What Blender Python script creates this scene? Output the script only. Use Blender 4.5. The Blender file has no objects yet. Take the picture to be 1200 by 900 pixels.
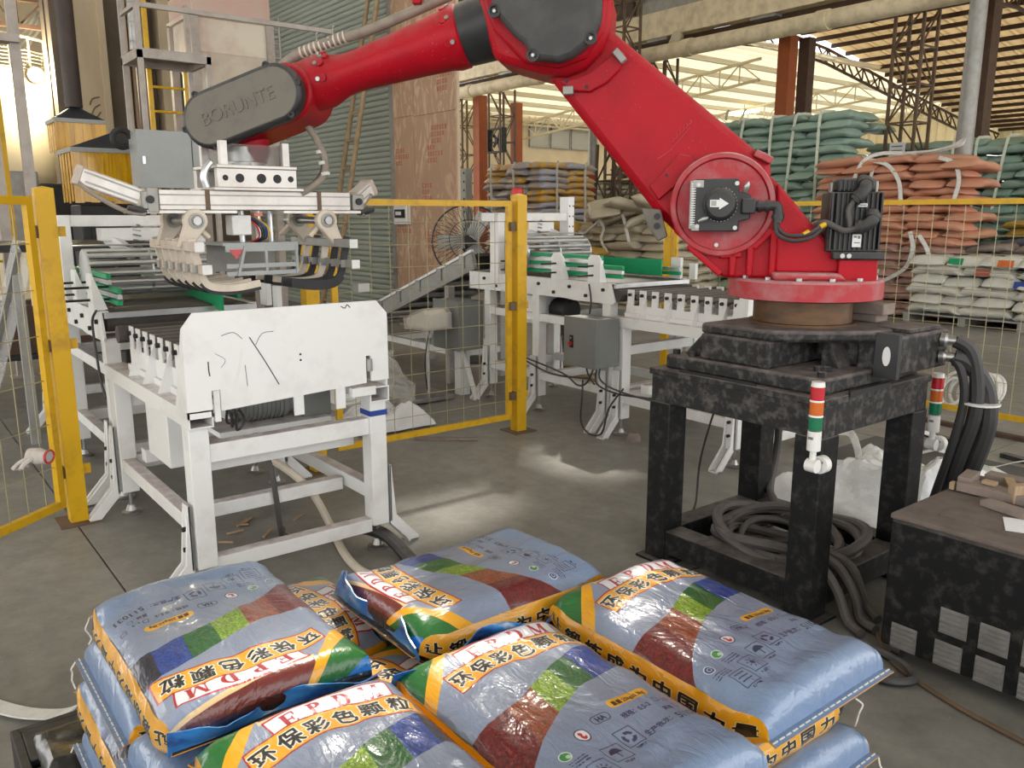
import bpy, bmesh, math, random
import numpy as np
from mathutils import Vector, Matrix, noise as mnoise
R = math.radians
PI = math.pi
SC = bpy.context.scene
COL = SC.collection

# ------------------------------------------------------------------ camera, world, light, exposure
cam_data = bpy.data.cameras.new('camera')
cam_data.sensor_width = 36.0
cam_data.lens = 36.0 * 970 / 1200
cam_data.clip_end = 300
cam = bpy.data.objects.new('camera', cam_data)
COL.objects.link(cam)
cam.location = (0, 0, 1.6)
cam.rotation_euler = (R(90 - 11.53), 0, R(52))
SC.camera = cam

world = bpy.data.worlds.new('world')
SC.world = world
world.use_nodes = True
wn = world.node_tree
wn.nodes['Background'].inputs[0].default_value = (1.0, 0.985, 0.96, 1)
wn.nodes['Background'].inputs[1].default_value = 2.4
try:
    world.cycles.sampling_method = 'AUTOMATIC'
except Exception:
    pass

def add_light(name, kind, loc, rot, energy, color=(1, 1, 1), size=1.0, size_y=None, angle=None):
    d = bpy.data.lights.new(name, kind)
    d.energy = energy
    d.color = color
    if kind == 'AREA':
        d.shape = 'RECTANGLE'
        d.size = size
        d.size_y = size_y or size
    if angle is not None:
        d.angle = angle
    o = bpy.data.objects.new(name, d)
    COL.objects.link(o)
    o.location = loc
    o.rotation_euler = rot
    return o

# sunlight through the holes added in the roof, from behind the cell
sun = add_light('sun', 'SUN', (0, 0, 20), (R(40), 0, R(-132)), 5.0, (1.0, 0.93, 0.80), angle=R(3))

SC.view_settings.view_transform = 'Standard'
SC.view_settings.look = 'None'
SC.view_settings.gamma = 1.0
SC.view_settings.use_curve_mapping = False
SC.view_settings.exposure = 0.22
SC.cycles.max_bounces = 6
SC.cycles.diffuse_bounces = 4
SC.cycles.transparent_max_bounces = 8
SC.cycles.caustics_reflective = False
SC.cycles.caustics_refractive = False
SC.cycles.sample_clamp_indirect = 6.0

# ------------------------------------------------------------------ geometry helpers
class MB:
    """collects shapes in one coordinate frame; part() links them as ONE mesh object"""
    def __init__(s):
        s.v = []; s.f = []; s.uv = None
    def add(s, verts, faces):
        k = len(s.v)
        s.v += [tuple(v) for v in verts]
        s.f += [tuple(k + i for i in f) for f in faces]
        return s
    def box(s, x0, x1, y0, y1, z0, z1):
        v = [(x, y, z) for z in (z0, z1) for y in (y0, y1) for x in (x0, x1)]
        return s.add(v, [(0, 2, 3, 1), (4, 5, 7, 6), (0, 1, 5, 4), (2, 6, 7, 3), (0, 4, 6, 2), (1, 3, 7, 5)])
    def bar(s, p, q, w, h, up=(0, 0, 1)):
        p = Vector(p); q = Vector(q); d = (q - p).normalized()
        up = Vector(up)
        if abs(d.dot(up)) > .95: up = Vector((1, 0, 0))
        a = d.cross(up).normalized(); b = a.cross(d).normalized()
        v = [c + a * (sx * w / 2) + b * (sz * h / 2) for c in (p, q) for sz in (-1, 1) for sx in (-1, 1)]
        return s.add(v, [(0, 2, 3, 1), (4, 5, 7, 6), (0, 1, 5, 4), (2, 6, 7, 3), (0, 4, 6, 2), (1, 3, 7, 5)])
    def cyl(s, p, q, r, n=14, r2=None, caps=True):
        p = Vector(p); q = Vector(q); d = (q - p).normalized()
        up = Vector((0, 0, 1)) if abs(d.z) < .9 else Vector((1, 0, 0))
        a = d.cross(up).normalized(); b = a.cross(d).normalized()
        r2 = r if r2 is None else r2
        v = []
        for c, rr in ((p, r), (q, r2)):
            for i in range(n):
                t = 2 * PI * i / n
                v.append(c + a * (rr * math.cos(t)) + b * (rr * math.sin(t)))
        f = [(i, (i + 1) % n, n + (i + 1) % n, n + i) for i in range(n)]
        if caps:
            f += [tuple(range(n - 1, -1, -1)), tuple(range(n, 2 * n))]
        return s.add(v, f)
    def lathe(s, p, axis, prof, n=24):
        """prof = [(distance along axis, radius)]"""
        p = Vector(p); d = Vector(axis).normalized()
        up = Vector((0, 0, 1)) if abs(d.z) < .9 else Vector((1, 0, 0))
        a = d.cross(up).normalized(); b = a.cross(d).normalized()
        v = []
        for t, r in prof:
            for i in range(n):
                w = 2 * PI * i / n
                v.append(p + d * t + a * (r * math.cos(w)) + b * (r * math.sin(w)))
        f = []
        for k in range(len(prof) - 1):
            for i in range(n):
                f.append((k * n + i, k * n + (i + 1) % n, (k + 1) * n + (i + 1) % n, (k + 1) * n + i))
        f += [tuple(range(n - 1, -1, -1)), tuple((len(prof) - 1) * n + i for i in range(n))]
        return s.add(v, f)
    def tube(s, pts, r, n=8, sub=5, flat=None, up=(0, 0, 1)):
        """smooth hose through pts; flat=(w,h) makes a ribbon"""
        P = [Vector(p) for p in pts]
        if len(P) > 2 and sub > 1:
            Q = []
            for i in range(len(P) - 1):
                p0 = P[max(i - 1, 0)]; p1 = P[i]; p2 = P[i + 1]; p3 = P[min(i + 2, len(P) - 1)]
                for k in range(sub):
                    t = k / sub
                    Q.append(0.5 * ((2 * p1) + (p2 - p0) * t + (2 * p0 - 5 * p1 + 4 * p2 - p3) * t * t + (3 * p1 - p0 - 3 * p2 + p3) * t ** 3))
            Q.append(P[-1]); P = Q
        m = len(P)
        ref = Vector(up); v = []
        prev = None
        for i in range(m):
            d = (P[min(i + 1, m - 1)] - P[max(i - 1, 0)])
            if d.length < 1e-9: d = Vector((0, 0, 1))
            d.normalize()
            if prev is None:
                if abs(d.dot(ref)) > .95: ref = Vector((1, 0, .1))
                a = d.cross(ref).normalized()
            else:
                a = (prev - d * prev.dot(d))
                a = a.normalized() if a.length > 1e-6 else d.cross(ref).normalized()
            prev = a
            b = a.cross(d)
            if flat:
                for sx, sz in ((-1, -1), (1, -1), (1, 1), (-1, 1)):
                    v.append(P[i] + a * (sx * flat[0] / 2) + b * (sz * flat[1] / 2))
            else:
                for k in range(n):
                    w = 2 * PI * k / n
                    v.append(P[i] + a * (r * math.cos(w)) + b * (r * math.sin(w)))
        if flat: n = 4
        f = []
        for i in range(m - 1):
            for k in range(n):
                f.append((i * n + k, i * n + (k + 1) % n, (i + 1) * n + (k + 1) % n, (i + 1) * n + k))
        f += [tuple(range(n - 1, -1, -1)), tuple((m - 1) * n + i for i in range(n))]
        return s.add(v, f)
    def prism(s, poly, d0, d1, plane='XZ'):
        """extrude a polygon; plane XZ -> thickness along y, YZ -> along x, XY -> along z"""
        def P(u, w, d):
            return {'XZ': (u, d, w), 'YZ': (d, u, w), 'XY': (u, w, d)}[plane]
        n = len(poly)
        v = [P(u, w, d0) for u, w in poly] + [P(u, w, d1) for u, w in poly]
        f = [(i, (i + 1) % n, n + (i + 1) % n, n + i) for i in range(n)]
        f += [tuple(range(n - 1, -1, -1)), tuple(range(n, 2 * n))]
        return s.add(v, f)
    def ball(s, c, r, n=10, m=6, sz=1.0):
        return s.lathe((c[0], c[1], c[2]), (0, 0, 1), [(-r * sz * math.cos(PI * k / m), max(1e-4, r * math.sin(PI * k / m))) for k in range(m + 1)], n)
    def xf(s, M, start=0):
        for i in range(start, len(s.v)):
            s.v[i] = tuple(M @ Vector(s.v[i]))
        return s

FR = {}          # world matrix of each thing
def mesh_from(name, mb, m, smooth=35):
    me = bpy.data.meshes.new(name)
    me.from_pydata(mb.v, [], mb.f)
    bm = bmesh.new(); bm.from_mesh(me)
    bmesh.ops.recalc_face_normals(bm, faces=bm.faces[:])
    bm.to_mesh(me); bm.free()
    if mb.uv is not None:
        lay = me.uv_layers.new(name='UVMap')
        for l in me.loops:
            lay.data[l.index].uv = mb.uv[l.vertex_index]
    if smooth:
        me.polygons.foreach_set('use_smooth', [True] * len(me.polygons))
        try: me.set_sharp_from_angle(angle=R(smooth))
        except Exception: pass
    me.materials.append(m)
    return me

def link(name, me, parent=None):
    o = bpy.data.objects.new(name, me)
    COL.objects.link(o)
    if parent is not None:
        o.parent = parent
    return o

def bevel(o, w, seg=1):
    b = o.modifiers.new('bevel', 'BEVEL'); b.width = w; b.segments = seg; b.limit_method = 'ANGLE'; b.angle_limit = R(40)
    return o

def part(name, mb, m, parent, local=False, smooth=35, bev=0, label=None, stuff=False):
    """a part: mb in world coordinates (or in the thing's own frame with local=True)"""
    root = parent
    while root.parent is not None: root = root.parent
    if not local:
        mb.xf(FR[root.name].inverted())
    o = link(name, mesh_from(name, mb, m, smooth), parent)
    if bev: bevel(o, bev, 2)
    if label: o['label'] = label
    if stuff: o['kind'] = 'stuff'
    return o

def tag(o, label, cat, group=None):
    o['label'] = label; o['category'] = cat
    if group: o['group'] = group
    return o

def thing(name, label, cat, loc=(0, 0, 0), rotz=0, group=None):
    o = bpy.data.objects.new(name, None); COL.objects.link(o)
    o.empty_display_size = .1
    o.location = loc; o.rotation_euler = (0, 0, rotz)
    FR[o.name] = Matrix.Translation(Vector(loc)) @ Matrix.Rotation(rotz, 4, 'Z')
    return tag(o, label, cat, group)

def solo(name, mb, m, label, cat, group=None, loc=None, smooth=35, bev=0):
    """a thing that is a single mesh; its origin goes to loc"""
    if loc is not None:
        mb.xf(Matrix.Translation(-Vector(loc)))
    o = link(name, mesh_from(name, mb, m, smooth))
    if loc is not None: o.location = loc
    FR[o.name] = Matrix.Translation(Vector(loc or (0, 0, 0)))
    if bev: bevel(o, bev, 2)
    return tag(o, label, cat, group)

def struct(name, mb, m, parent=None, smooth=35):
    o = link(name, mesh_from(name, mb, m, smooth), parent)
    if parent is None:
        o['kind'] = 'structure'
        FR[o.name] = Matrix.Identity(4)
    return o

# ------------------------------------------------------------------ materials
def mat(name, col, rough=.5, metal=0.0, dirt=None, dirt_amt=.5, dirt_scale=6.0, detail=6, bump=0.0, bump_scale=60, dust=None, dust_amt=0.0,
        coat=0.0, spec=.5, streak=None, col2=None, col2_scale=30, sheen=0, trans=0, alpha=1.0, emis=None, contrast=(.42, .68), ior=1.45, speck=None):
    m = bpy.data.materials.new(name); m.use_nodes = True
    nt = m.node_tree; N = nt.nodes; L = nt.links
    b = N['Principled BSDF']
    tc = N.new('ShaderNodeTexCoord')
    mp = N.new('ShaderNodeMapping'); L.new(tc.outputs['Object'], mp.inputs[0])
    if streak: mp.inputs['Scale'].default_value = streak
    rgb = N.new('ShaderNodeRGB'); rgb.outputs[0].default_value = (*col, 1)
    cur = rgb.outputs[0]
    def mix(fac, c2):
        nonlocal cur
        mx = N.new('ShaderNodeMixRGB'); L.new(cur, mx.inputs[1]); mx.inputs[2].default_value = (*c2, 1)
        if isinstance(fac, float): mx.inputs[0].default_value = fac
        else: L.new(fac, mx.inputs[0])
        cur = mx.outputs[0]
    def nz(scale, lo, hi, amt, seed=0.0):
        t = N.new('ShaderNodeTexNoise'); t.inputs['Scale'].default_value = scale; t.inputs['Detail'].default_value = detail
        t.inputs['Roughness'].default_value = .62
        L.new(mp.outputs[0], t.inputs['Vector'])
        r = N.new('ShaderNodeMapRange'); r.inputs[1].default_value = lo; r.inputs[2].default_value = hi
        r.inputs[3].default_value = 0; r.inputs[4].default_value = amt; r.clamp = True
        L.new(t.outputs[0], r.inputs[0])
        return r.outputs[0]
    if col2 is not None: mix(nz(col2_scale, .35, .65, 1.0), col2)
    if dirt is not None: mix(nz(dirt_scale, contrast[0], contrast[1], dirt_amt), dirt)
    if speck is not None: mix(nz(130, .66, .70, .8), speck)
    if dust is not None:
        g = N.new('ShaderNodeNewGeometry'); sp = N.new('ShaderNodeSeparateXYZ'); L.new(g.outputs['Normal'], sp.inputs[0])
        r = N.new('ShaderNodeMapRange'); r.inputs[1].default_value = .15; r.inputs[2].default_value = .95; r.inputs[4].default_value = dust_amt
        L.new(sp.outputs['Z'], r.inputs[0])
        t = nz(14, .2, .6, 1.0)
        mu = N.new('ShaderNodeMath'); mu.operation = 'MULTIPLY'; L.new(r.outputs[0], mu.inputs[0]); L.new(t, mu.inputs[1])
        mix(mu.outputs[0], dust)
    L.new(cur, b.inputs['Base Color'])
    b.inputs['Roughness'].default_value = rough
    b.inputs['Metallic'].default_value = metal
    b.inputs['Coat Weight'].default_value = coat
    b.inputs['Coat Roughness'].default_value = .12
    b.inputs['Specular IOR Level'].default_value = spec
    b.inputs['IOR'].default_value = ior
    b.inputs['Transmission Weight'].default_value = trans
    b.inputs['Alpha'].default_value = alpha
    if emis:
        b.inputs['Emission Color'].default_value = (*emis[0], 1); b.inputs['Emission Strength'].default_value = emis[1]
    if bump:
        t = N.new('ShaderNodeTexNoise'); t.inputs['Scale'].default_value = bump_scale; t.inputs['Detail'].default_value = 4
        L.new(tc.outputs['Object'], t.inputs['Vector'])
        bp = N.new('ShaderNodeBump'); bp.inputs['Strength'].default_value = bump; bp.inputs['Distance'].default_value = .01
        L.new(t.outputs[0], bp.inputs['Height']); L.new(bp.outputs[0], b.inputs['Normal'])
    return m

M = {}
DUST = (.40, .33, .31)
M['white'] = mat('white_paint', (.80, .81, .80), .38, dirt=(.50, .44, .42), dirt_amt=.5, dirt_scale=5, contrast=(.5, .8), dust=(.36, .28, .29), dust_amt=.75, bump=.03)
M['white_clean'] = mat('white_plate_paint', (.83, .84, .83), .35, dirt=(.60, .57, .55), dirt_amt=.5, dirt_scale=4, contrast=(.52, .75), bump=.02)
M['red'] = mat('red_robot_paint', (.43, .004, .014), .42, dirt=(.27, .004, .011), dirt_amt=.6, dirt_scale=3, dust=(.38, .16, .16), dust_amt=.6, coat=.0, spec=.25, speck=(.55, .26, .26), bump=.05, bump_scale=220)
M['red_dusty'] = mat('dusty_red_paint', (.42, .03, .04), .55, dirt=(.40, .17, .175), dirt_amt=.75, dirt_scale=9, dust=(.50, .38, .38), dust_amt=.9, bump=.05, bump_scale=150)
M['black_plastic'] = mat('black_plastic', (.022, .023, .025), .42, dust=(.19, .18, .175), dust_amt=.8, dirt=(.05, .05, .05), dirt_amt=.6)
M['cover_grey'] = mat('dust_covered_plastic', (.175, .160, .135), .75, dirt=(.10, .095, .085), dirt_amt=.6, dirt_scale=16, contrast=(.5, .8), bump=.1, bump_scale=120)
M['cover_black'] = mat('dusty_black_cover', (.048, .048, .048), .6, dirt=(.12, .118, .112), dirt_amt=.5, dirt_scale=5, bump=.05)
M['stand'] = mat('dusty_black_steel', (.020, .020, .021), .55, dirt=(.115, .105, .098), dirt_amt=.8, dirt_scale=26, detail=12, contrast=(.47, .66), dust=(.22, .185, .18), dust_amt=.9, spec=.3, bump=.08, bump_scale=40)
M['stand_dark'] = mat('black_steel_paint', (.011, .011, .012), .5, dirt=(.06, .056, .053), dirt_amt=.7, dirt_scale=22, detail=12, contrast=(.5, .68), dust=(.17, .15, .14), dust_amt=.9, spec=.25)
M['brown_ring'] = mat('greasy_bearing_ring', (.14, .075, .035), .45, metal=.3, dirt=(.05, .03, .02), dirt_amt=.7, dirt_scale=9, streak=(1, 1, 3))
M['yellow'] = mat('yellow_paint', (.70, .41, .008), .4, dirt=(.36, .20, .03), dirt_amt=.6, dirt_scale=9, contrast=(.5, .72))
M['wire'] = mat('fence_wire_paint', (.40, .36, .22), .45, metal=.3)
M['steel'] = mat('steel', (.42, .42, .41), .35, metal=.85, dirt=(.2, .18, .16), dirt_amt=.5, dirt_scale=9)
M['chrome'] = mat('bright_tube', (.68, .69, .70), .3, metal=.75, dirt=(.45, .45, .45), dirt_amt=.4)
M['roller'] = mat('roller_steel', (.16, .15, .145), .38, metal=.6, dirt=(.08, .07, .07), dirt_amt=.6, dust=(.25, .22, .21), dust_amt=.4)
M['galv'] = mat('galvanised_steel', (.36, .36, .34), .5, metal=.4, dirt=(.24, .22, .19), dirt_amt=.6)
M['alu'] = mat('aluminium_profile', (.70, .68, .65), .42, metal=.35, dirt=(.48, .42, .38), dirt_amt=.5, dirt_scale=8, dust=(.60, .54, .49), dust_amt=.6)
M['alu_dusty'] = mat('dusty_gripper_aluminium', (.56, .48, .41), .6, metal=.1, dirt=(.36, .29, .25), dirt_amt=.5, dirt_scale=15)
M['cream_part'] = mat('cream_painted_casting', (.66, .59, .49), .5, dirt=(.40, .33, .27), dirt_amt=.5)
M['rubber'] = mat('black_rubber', (.03, .03, .031), .5, dust=(.17, .155, .15), dust_amt=.7)
M['hose'] = mat('grey_hose', (.085, .078, .075), .6, dust=(.17, .15, .145), dust_amt=.9, bump=.05, bump_scale=90)
M['hose_tan'] = mat('dusty_cable_conduit', (.30, .26, .21), .6, dirt=(.18, .15, .13), dirt_amt=.6, dirt_scale=20)
M['grey_box'] = mat('grey_cabinet_paint', (.19, .20, .19), .5, dirt=(.14, .145, .14), dirt_amt=.5, dirt_scale=4)
M['grey_light'] = mat('light_grey_cabinet_paint', (.38, .40, .40), .45, dirt=(.30, .31, .30), dirt_amt=.5, dirt_scale=3)
M['green'] = mat('green_belt', (.005, .33, .13), .45, dirt=(.01, .22, .09), dirt_amt=.5)
M['belt_dark'] = mat('dark_conveyor_belt', (.05, .045, .04), .6, dirt=(.10, .085, .08), dirt_amt=.6)
M['dark'] = mat('dark_machine_paint', (.02, .02, .022), .6, dirt=(.05, .05, .05), dirt_amt=.5)
M['bolt'] = mat('black_bolt', (.03, .03, .03), .4, metal=.5)
M['bolt_light'] = mat('zinc_bolt', (.42, .42, .40), .35, metal=.7)
M['plastic_clear'] = mat('clear_plastic_film', (.86, .87, .88), .18, alpha=.30, coat=.6, spec=.7)
M['plastic_white'] = mat('white_plastic_sheet', (.74, .76, .78), .22, coat=.6, dirt=(.50, .52, .54), dirt_amt=.5, dirt_scale=7, bump=.9, bump_scale=20)
M['acrylic'] = mat('clear_acrylic', (.80, .82, .80), .08, trans=.85, alpha=.55, ior=1.2)
M['strap'] = mat('white_woven_strap', (.72, .72, .69), .7, dirt=(.48, .47, .44), dirt_amt=.6, dirt_scale=20)
M['strap_green'] = mat('pale_green_sling', (.60, .65, .53), .7, dirt=(.45, .48, .40), dirt_amt=.5, dirt_scale=20)
M['wood'] = mat('pale_wood', (.42, .30, .19), .75, dirt=(.26, .18, .12), dirt_amt=.6, dirt_scale=12, streak=(1, 8, 1))
M['wood_dusty'] = mat('dusty_wood', (.27, .215, .185), .8, dirt=(.17, .14, .125), dirt_amt=.6, dirt_scale=12)
M['bamboo'] = mat('bamboo', (.40, .29, .16), .55, dirt=(.22, .15, .09), dirt_amt=.7, dirt_scale=10)
M['paper'] = mat('white_paper', (.80, .82, .85), .7)
M['rust'] = mat('rusty_brown_steel', (.13, .085, .055), .65, dirt=(.22, .15, .09), dirt_amt=.6, dirt_scale=5)
M['rust_dark'] = mat('dark_brown_steel', (.075, .042, .028), .65, dirt=(.13, .08, .05), dirt_amt=.5, dirt_scale=5)
M['orange_steel'] = mat('orange_red_steel', (.38, .095, .025), .55, dirt=(.22, .06, .02), dirt_amt=.5, dirt_scale=4)
M['cream_pipe'] = mat('cream_pvc', (.82, .71, .50), .5, dirt=(.42, .34, .22), dirt_amt=.6, dirt_scale=4)
M['cream_wall'] = mat('cream_wall_render', (.70, .60, .42), .8, dirt=(.52, .43, .29), dirt_amt=.6, dirt_scale=.8)
M['truss_light'] = mat('cream_truss_paint', (.62, .57, .42), .5)
M['led_red'] = mat('red_lamp_lens', (.50, .02, .03), .25, dust=(.4, .2, .2), dust_amt=.4, coat=.3)
M['led_orange'] = mat('orange_lamp_lens', (.62, .14, .02), .25, dust=(.4, .25, .2), dust_amt=.4, coat=.3)
M['led_green'] = mat('green_lamp_lens', (.01, .17, .08), .25, dust=(.2, .25, .2), dust_amt=.3, coat=.3)
M['lens_white'] = mat('white_lamp_plastic', (.78, .78, .76), .35, dust=(.55, .5, .48), dust_amt=.4)
M['blue_tape'] = mat('blue_tape', (.02, .06, .30), .4)
M['red_plain'] = mat('red_plastic', (.55, .02, .02), .35)
M['hopper'] = mat('dusty_cream_hopper', (.76, .70, .58), .55, dirt=(.54, .36, .30), dirt_amt=.6, dirt_scale=1.3, contrast=(.45, .65))
M['hopper_red'] = mat('red_dust_hopper_rim', (.60, .40, .34), .6, dirt=(.55, .46, .38), dirt_amt=.7, dirt_scale=3)
M['platform'] = mat('platform_grey_paint', (.46, .41, .37), .55, dirt=(.30, .25, .22), dirt_amt=.6)
M['hood_blue'] = mat('dark_blue_hood', (.018, .024, .035), .45, dirt=(.05, .055, .065), dirt_amt=.5)
M['strip_yellow'] = mat('yellow_pvc_strip', (.80, .44, .010), .2, trans=.0, coat=.6, dirt=(.34, .15, .005), dirt_amt=.6, dirt_scale=3, streak=(9, 9, .6))
M['tank'] = mat('cream_tank_paint', (.78, .70, .52), .5, dirt=(.60, .52, .38), dirt_amt=.5, dirt_scale=1)
M['pillar_cream'] = mat('cream_pillar_paint', (.60, .49, .34), .75, dirt=(.40, .32, .22), dirt_amt=.6, dirt_scale=2, streak=(1, 1, .3))
M['pillar_brown'] = mat('brown_pillar_concrete', (.18, .145, .11), .8, dirt=(.11, .085, .065), dirt_amt=.7, dirt_scale=3, streak=(1, 1, .4))
M['pillar_pink'] = mat('pinkish_pillar_paint', (.44, .30, .21), .8, dirt=(.24, .17, .13), dirt_amt=.6, dirt_scale=2, streak=(1, 1, .3))
M['pipe_dark'] = mat('dark_duct', (.05, .035, .03), .5, dirt=(.09, .06, .05), dirt_amt=.5)
M['shutter'] = mat('grey_green_shutter', (.37, .405, .355), .5, dirt=(.31, .34, .30), dirt_amt=.5, dirt_scale=1)
M['shed_white'] = mat('cream_roof_sheet', (.72, .66, .50), .6, dirt=(.58, .52, .38), dirt_amt=.5, dirt_scale=.7)
M['vault_sheet'] = mat('tan_roof_sheet', (.56, .48, .35), .6, dirt=(.42, .33, .20), dirt_amt=.5, dirt_scale=1)
M['purlin'] = mat('dark_purlin', (.06, .035, .022), .6)
M['soffit'] = mat('roof_underside', (.32, .30, .26), .8)
M['sheet_blue'] = mat('pale_blue_grey_board', (.42, .45, .45), .6)
M['mesh_black'] = mat('fan_wire', (.04, .04, .045), .4, metal=.4)
M['glass_win'] = mat('window_glass', (.42, .42, .36), .25, coat=.5, dirt=(.34, .34, .29), dirt_amt=.5, dirt_scale=1)
M['label_white'] = mat('white_sticker', (.75, .75, .74), .5, dirt=(.6, .6, .58), dirt_amt=.4, dirt_scale=30)
M['ink'] = mat('black_ink', (.012, .012, .014), .5)
M['ink_red'] = mat('faded_red_stamp', (.40, .11, .075), .8)
M['glove_cloth'] = mat('white_cotton_glove', (.62, .58, .54), .9, dirt=(.40, .36, .34), dirt_amt=.5, dirt_scale=30)
M['pallet_black'] = mat('black_plastic_pallet', (.018, .018, .019), .5, dust=(.08, .075, .07), dust_amt=.6)
M['mat_dark'] = mat('dark_rubber_sheet', (.085, .09, .092), .6, dirt=(.13, .13, .13), dirt_amt=.6, dirt_scale=2)
M['film_black'] = mat('black_stretch_film', (.03, .03, .03), .2, coat=.5, bump=.3, bump_scale=25)
M['thread'] = mat('white_sewing_thread', (.75, .74, .70), .9)

def floor_material():
    m = bpy.data.materials.new('concrete'); m.use_nodes = True
    nt = m.node_tree; N = nt.nodes; L = nt.links; b = N['Principled BSDF']
    tc = N.new('ShaderNodeTexCoord')
    def noise(scale, det=8, ro=.6):
        t = N.new('ShaderNodeTexNoise'); t.inputs['Scale'].default_value = scale; t.inputs['Detail'].default_value = det; t.inputs['Roughness'].default_value = ro
        L.new(tc.outputs['Object'], t.inputs['Vector']); return t.outputs[0]
    def ramp(src, a, b_, ca, cb):
        r = N.new('ShaderNodeValToRGB'); r.color_ramp.elements[0].position = a; r.color_ramp.elements[1].position = b_
        r.color_ramp.elements[0].color = (*ca, 1); r.color_ramp.elements[1].color = (*cb, 1)
        L.new(src, r.inputs[0]); return r.outputs[0]
    base = ramp(noise(.55), .35, .68, (.195, .190, .176), (.315, .305, .284))
    fine = ramp(noise(7, 12, .75), .32, .70, (.70, .70, .70), (1.16, 1.15, 1.13))
    mx = N.new('ShaderNodeMixRGB'); mx.blend_type = 'MULTIPLY'; mx.inputs[0].default_value = 1
    L.new(base, mx.inputs[1]); L.new(fine, mx.inputs[2])
    sp = ramp(noise(45, 2), .70, .76, (0, 0, 0), (1, 1, 1))
    m2 = N.new('ShaderNodeMixRGB'); L.new(sp, m2.inputs[0]); L.new(mx.outputs[0], m2.inputs[1]); m2.inputs[2].default_value = (.36, .335, .31, 1)
    st = ramp(noise(1.3, 6), .58, .72, (0, 0, 0), (.6, .6, .6))
    m3 = N.new('ShaderNodeMixRGB'); L.new(st, m3.inputs[0]); L.new(m2.outputs[0], m3.inputs[1]); m3.inputs[2].default_value = (.13, .12, .11, 1)
    L.new(m3.outputs[0], b.inputs['Base Color'])
    rr = N.new('ShaderNodeMapRange'); rr.inputs[3].default_value = .34; rr.inputs[4].default_value = .62
    L.new(noise(2.2), rr.inputs[0]); L.new(rr.outputs[0], b.inputs['Roughness'])
    bp = N.new('ShaderNodeBump'); bp.inputs['Strength'].default_value = .12; bp.inputs['Distance'].default_value = .006
    L.new(noise(30, 5), bp.inputs['Height']); L.new(bp.outputs[0], b.inputs['Normal'])
    return m
M['floor'] = floor_material()

def translucent(m, amt, col):
    nt = m.node_tree; N = nt.nodes; L = nt.links; b = N['Principled BSDF']; out = N['Material Output']
    t = N.new('ShaderNodeBsdfTranslucent'); t.inputs[0].default_value = (*col, 1)
    mx = N.new('ShaderNodeMixShader'); mx.inputs[0].default_value = amt
    L.new(b.outputs[0], mx.inputs[1]); L.new(t.outputs[0], mx.inputs[2]); L.new(mx.outputs[0], out.inputs[0])
# the roof sheets of the far halls are daylight sheets
translucent(M['shed_white'], .30, (.95, .86, .62))
translucent(M['vault_sheet'], .42, (.84, .72, .52))
M['lid_dust'] = mat('cabinet_lid_dust', (.165, .135, .118), .85, dirt=(.10, .082, .072), dirt_amt=.7, dirt_scale=9)
M['louvre'] = mat('dusty_louvre_grey', (.21, .205, .195), .6, dirt=(.10, .097, .092), dirt_amt=.6, dirt_scale=14)
M['added_rooflight'] = mat('added_light_sheet', (.8, .8, .76), .4)  # translucent sheet for the unseen roof rows added to brighten from above
translucent(M['added_rooflight'], .6, (.95, .93, .86))

def plywood_material():
    m = bpy.data.materials.new('plywood'); m.use_nodes = True
    nt = m.node_tree; N = nt.nodes; L = nt.links; b = N['Principled BSDF']
    tc = N.new('ShaderNodeTexCoord'); mp = N.new('ShaderNodeMapping'); mp.inputs['Scale'].default_value = (2.2, 2.2, .8)
    L.new(tc.outputs['Object'], mp.inputs[0])
    t = N.new('ShaderNodeTexNoise'); t.inputs['Scale'].default_value = 1.6; t.inputs['Detail'].default_value = 2; t.inputs['Distortion'].default_value = 2.2
    L.new(mp.outputs[0], t.inputs['Vector'])
    w = N.new('ShaderNodeMath'); w.operation = 'MULTIPLY'; w.inputs[1].default_value = 22; L.new(t.outputs[0], w.inputs[0])
    sn = N.new('ShaderNodeMath'); sn.operation = 'SINE'; L.new(w.outputs[0], sn.inputs[0])
    r = N.new('ShaderNodeValToRGB'); L.new(sn.outputs[0], r.inputs[0])
    r.color_ramp.elements[0].color = (.44, .29, .185, 1); r.color_ramp.elements[1].color = (.60, .43, .285, 1)
    t2 = N.new('ShaderNodeTexNoise'); t2.inputs['Scale'].default_value = 1.1; t2.inputs['Detail'].default_value = 6; L.new(tc.outputs['Object'], t2.inputs['Vector'])
    r2 = N.new('ShaderNodeValToRGB'); r2.color_ramp.elements[0].position = .4; r2.color_ramp.elements[1].position = .65
    r2.color_ramp.elements[0].color = (0, 0, 0, 1); r2.color_ramp.elements[1].color = (.75, .75, .75, 1); L.new(t2.outputs[0], r2.inputs[0])
    mx = N.new('ShaderNodeMixRGB'); L.new(r2.outputs[0], mx.inputs[0]); L.new(r.outputs[0], mx.inputs[1]); mx.inputs[2].default_value = (.42, .245, .17, 1)
    L.new(mx.outputs[0], b.inputs['Base Color']); b.inputs['Roughness'].default_value = .75
    return m
M['plywood'] = plywood_material()
# ------------------------------------------------------------------ the hall
fl = struct('floor', MB().box(-48, 9, -14, 60, -.14, -.02), M['floor'])
xs = [-48, -28, -18, -12.6, -7.6, -2.3, 2.2, 9]
ys = [-14, -9, -4.3, .735, 5.75, 10.8, 16, 24, 36, 60]
for i in range(len(xs) - 1):
    for j in range(len(ys) - 1):
        g = .004
        struct('slab', MB().box(xs[i] + g, xs[i + 1] - g, ys[j] + g, ys[j + 1] - g, -.02, 0), M['floor'], fl)

# near roof: corrugated sheets on purlins, with unseen roof-light strips added along X
ce = struct('ceiling', MB().box(-24, 8.2, 14.8, 15.2, 7.3, 7.6), M['soffit'])
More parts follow.
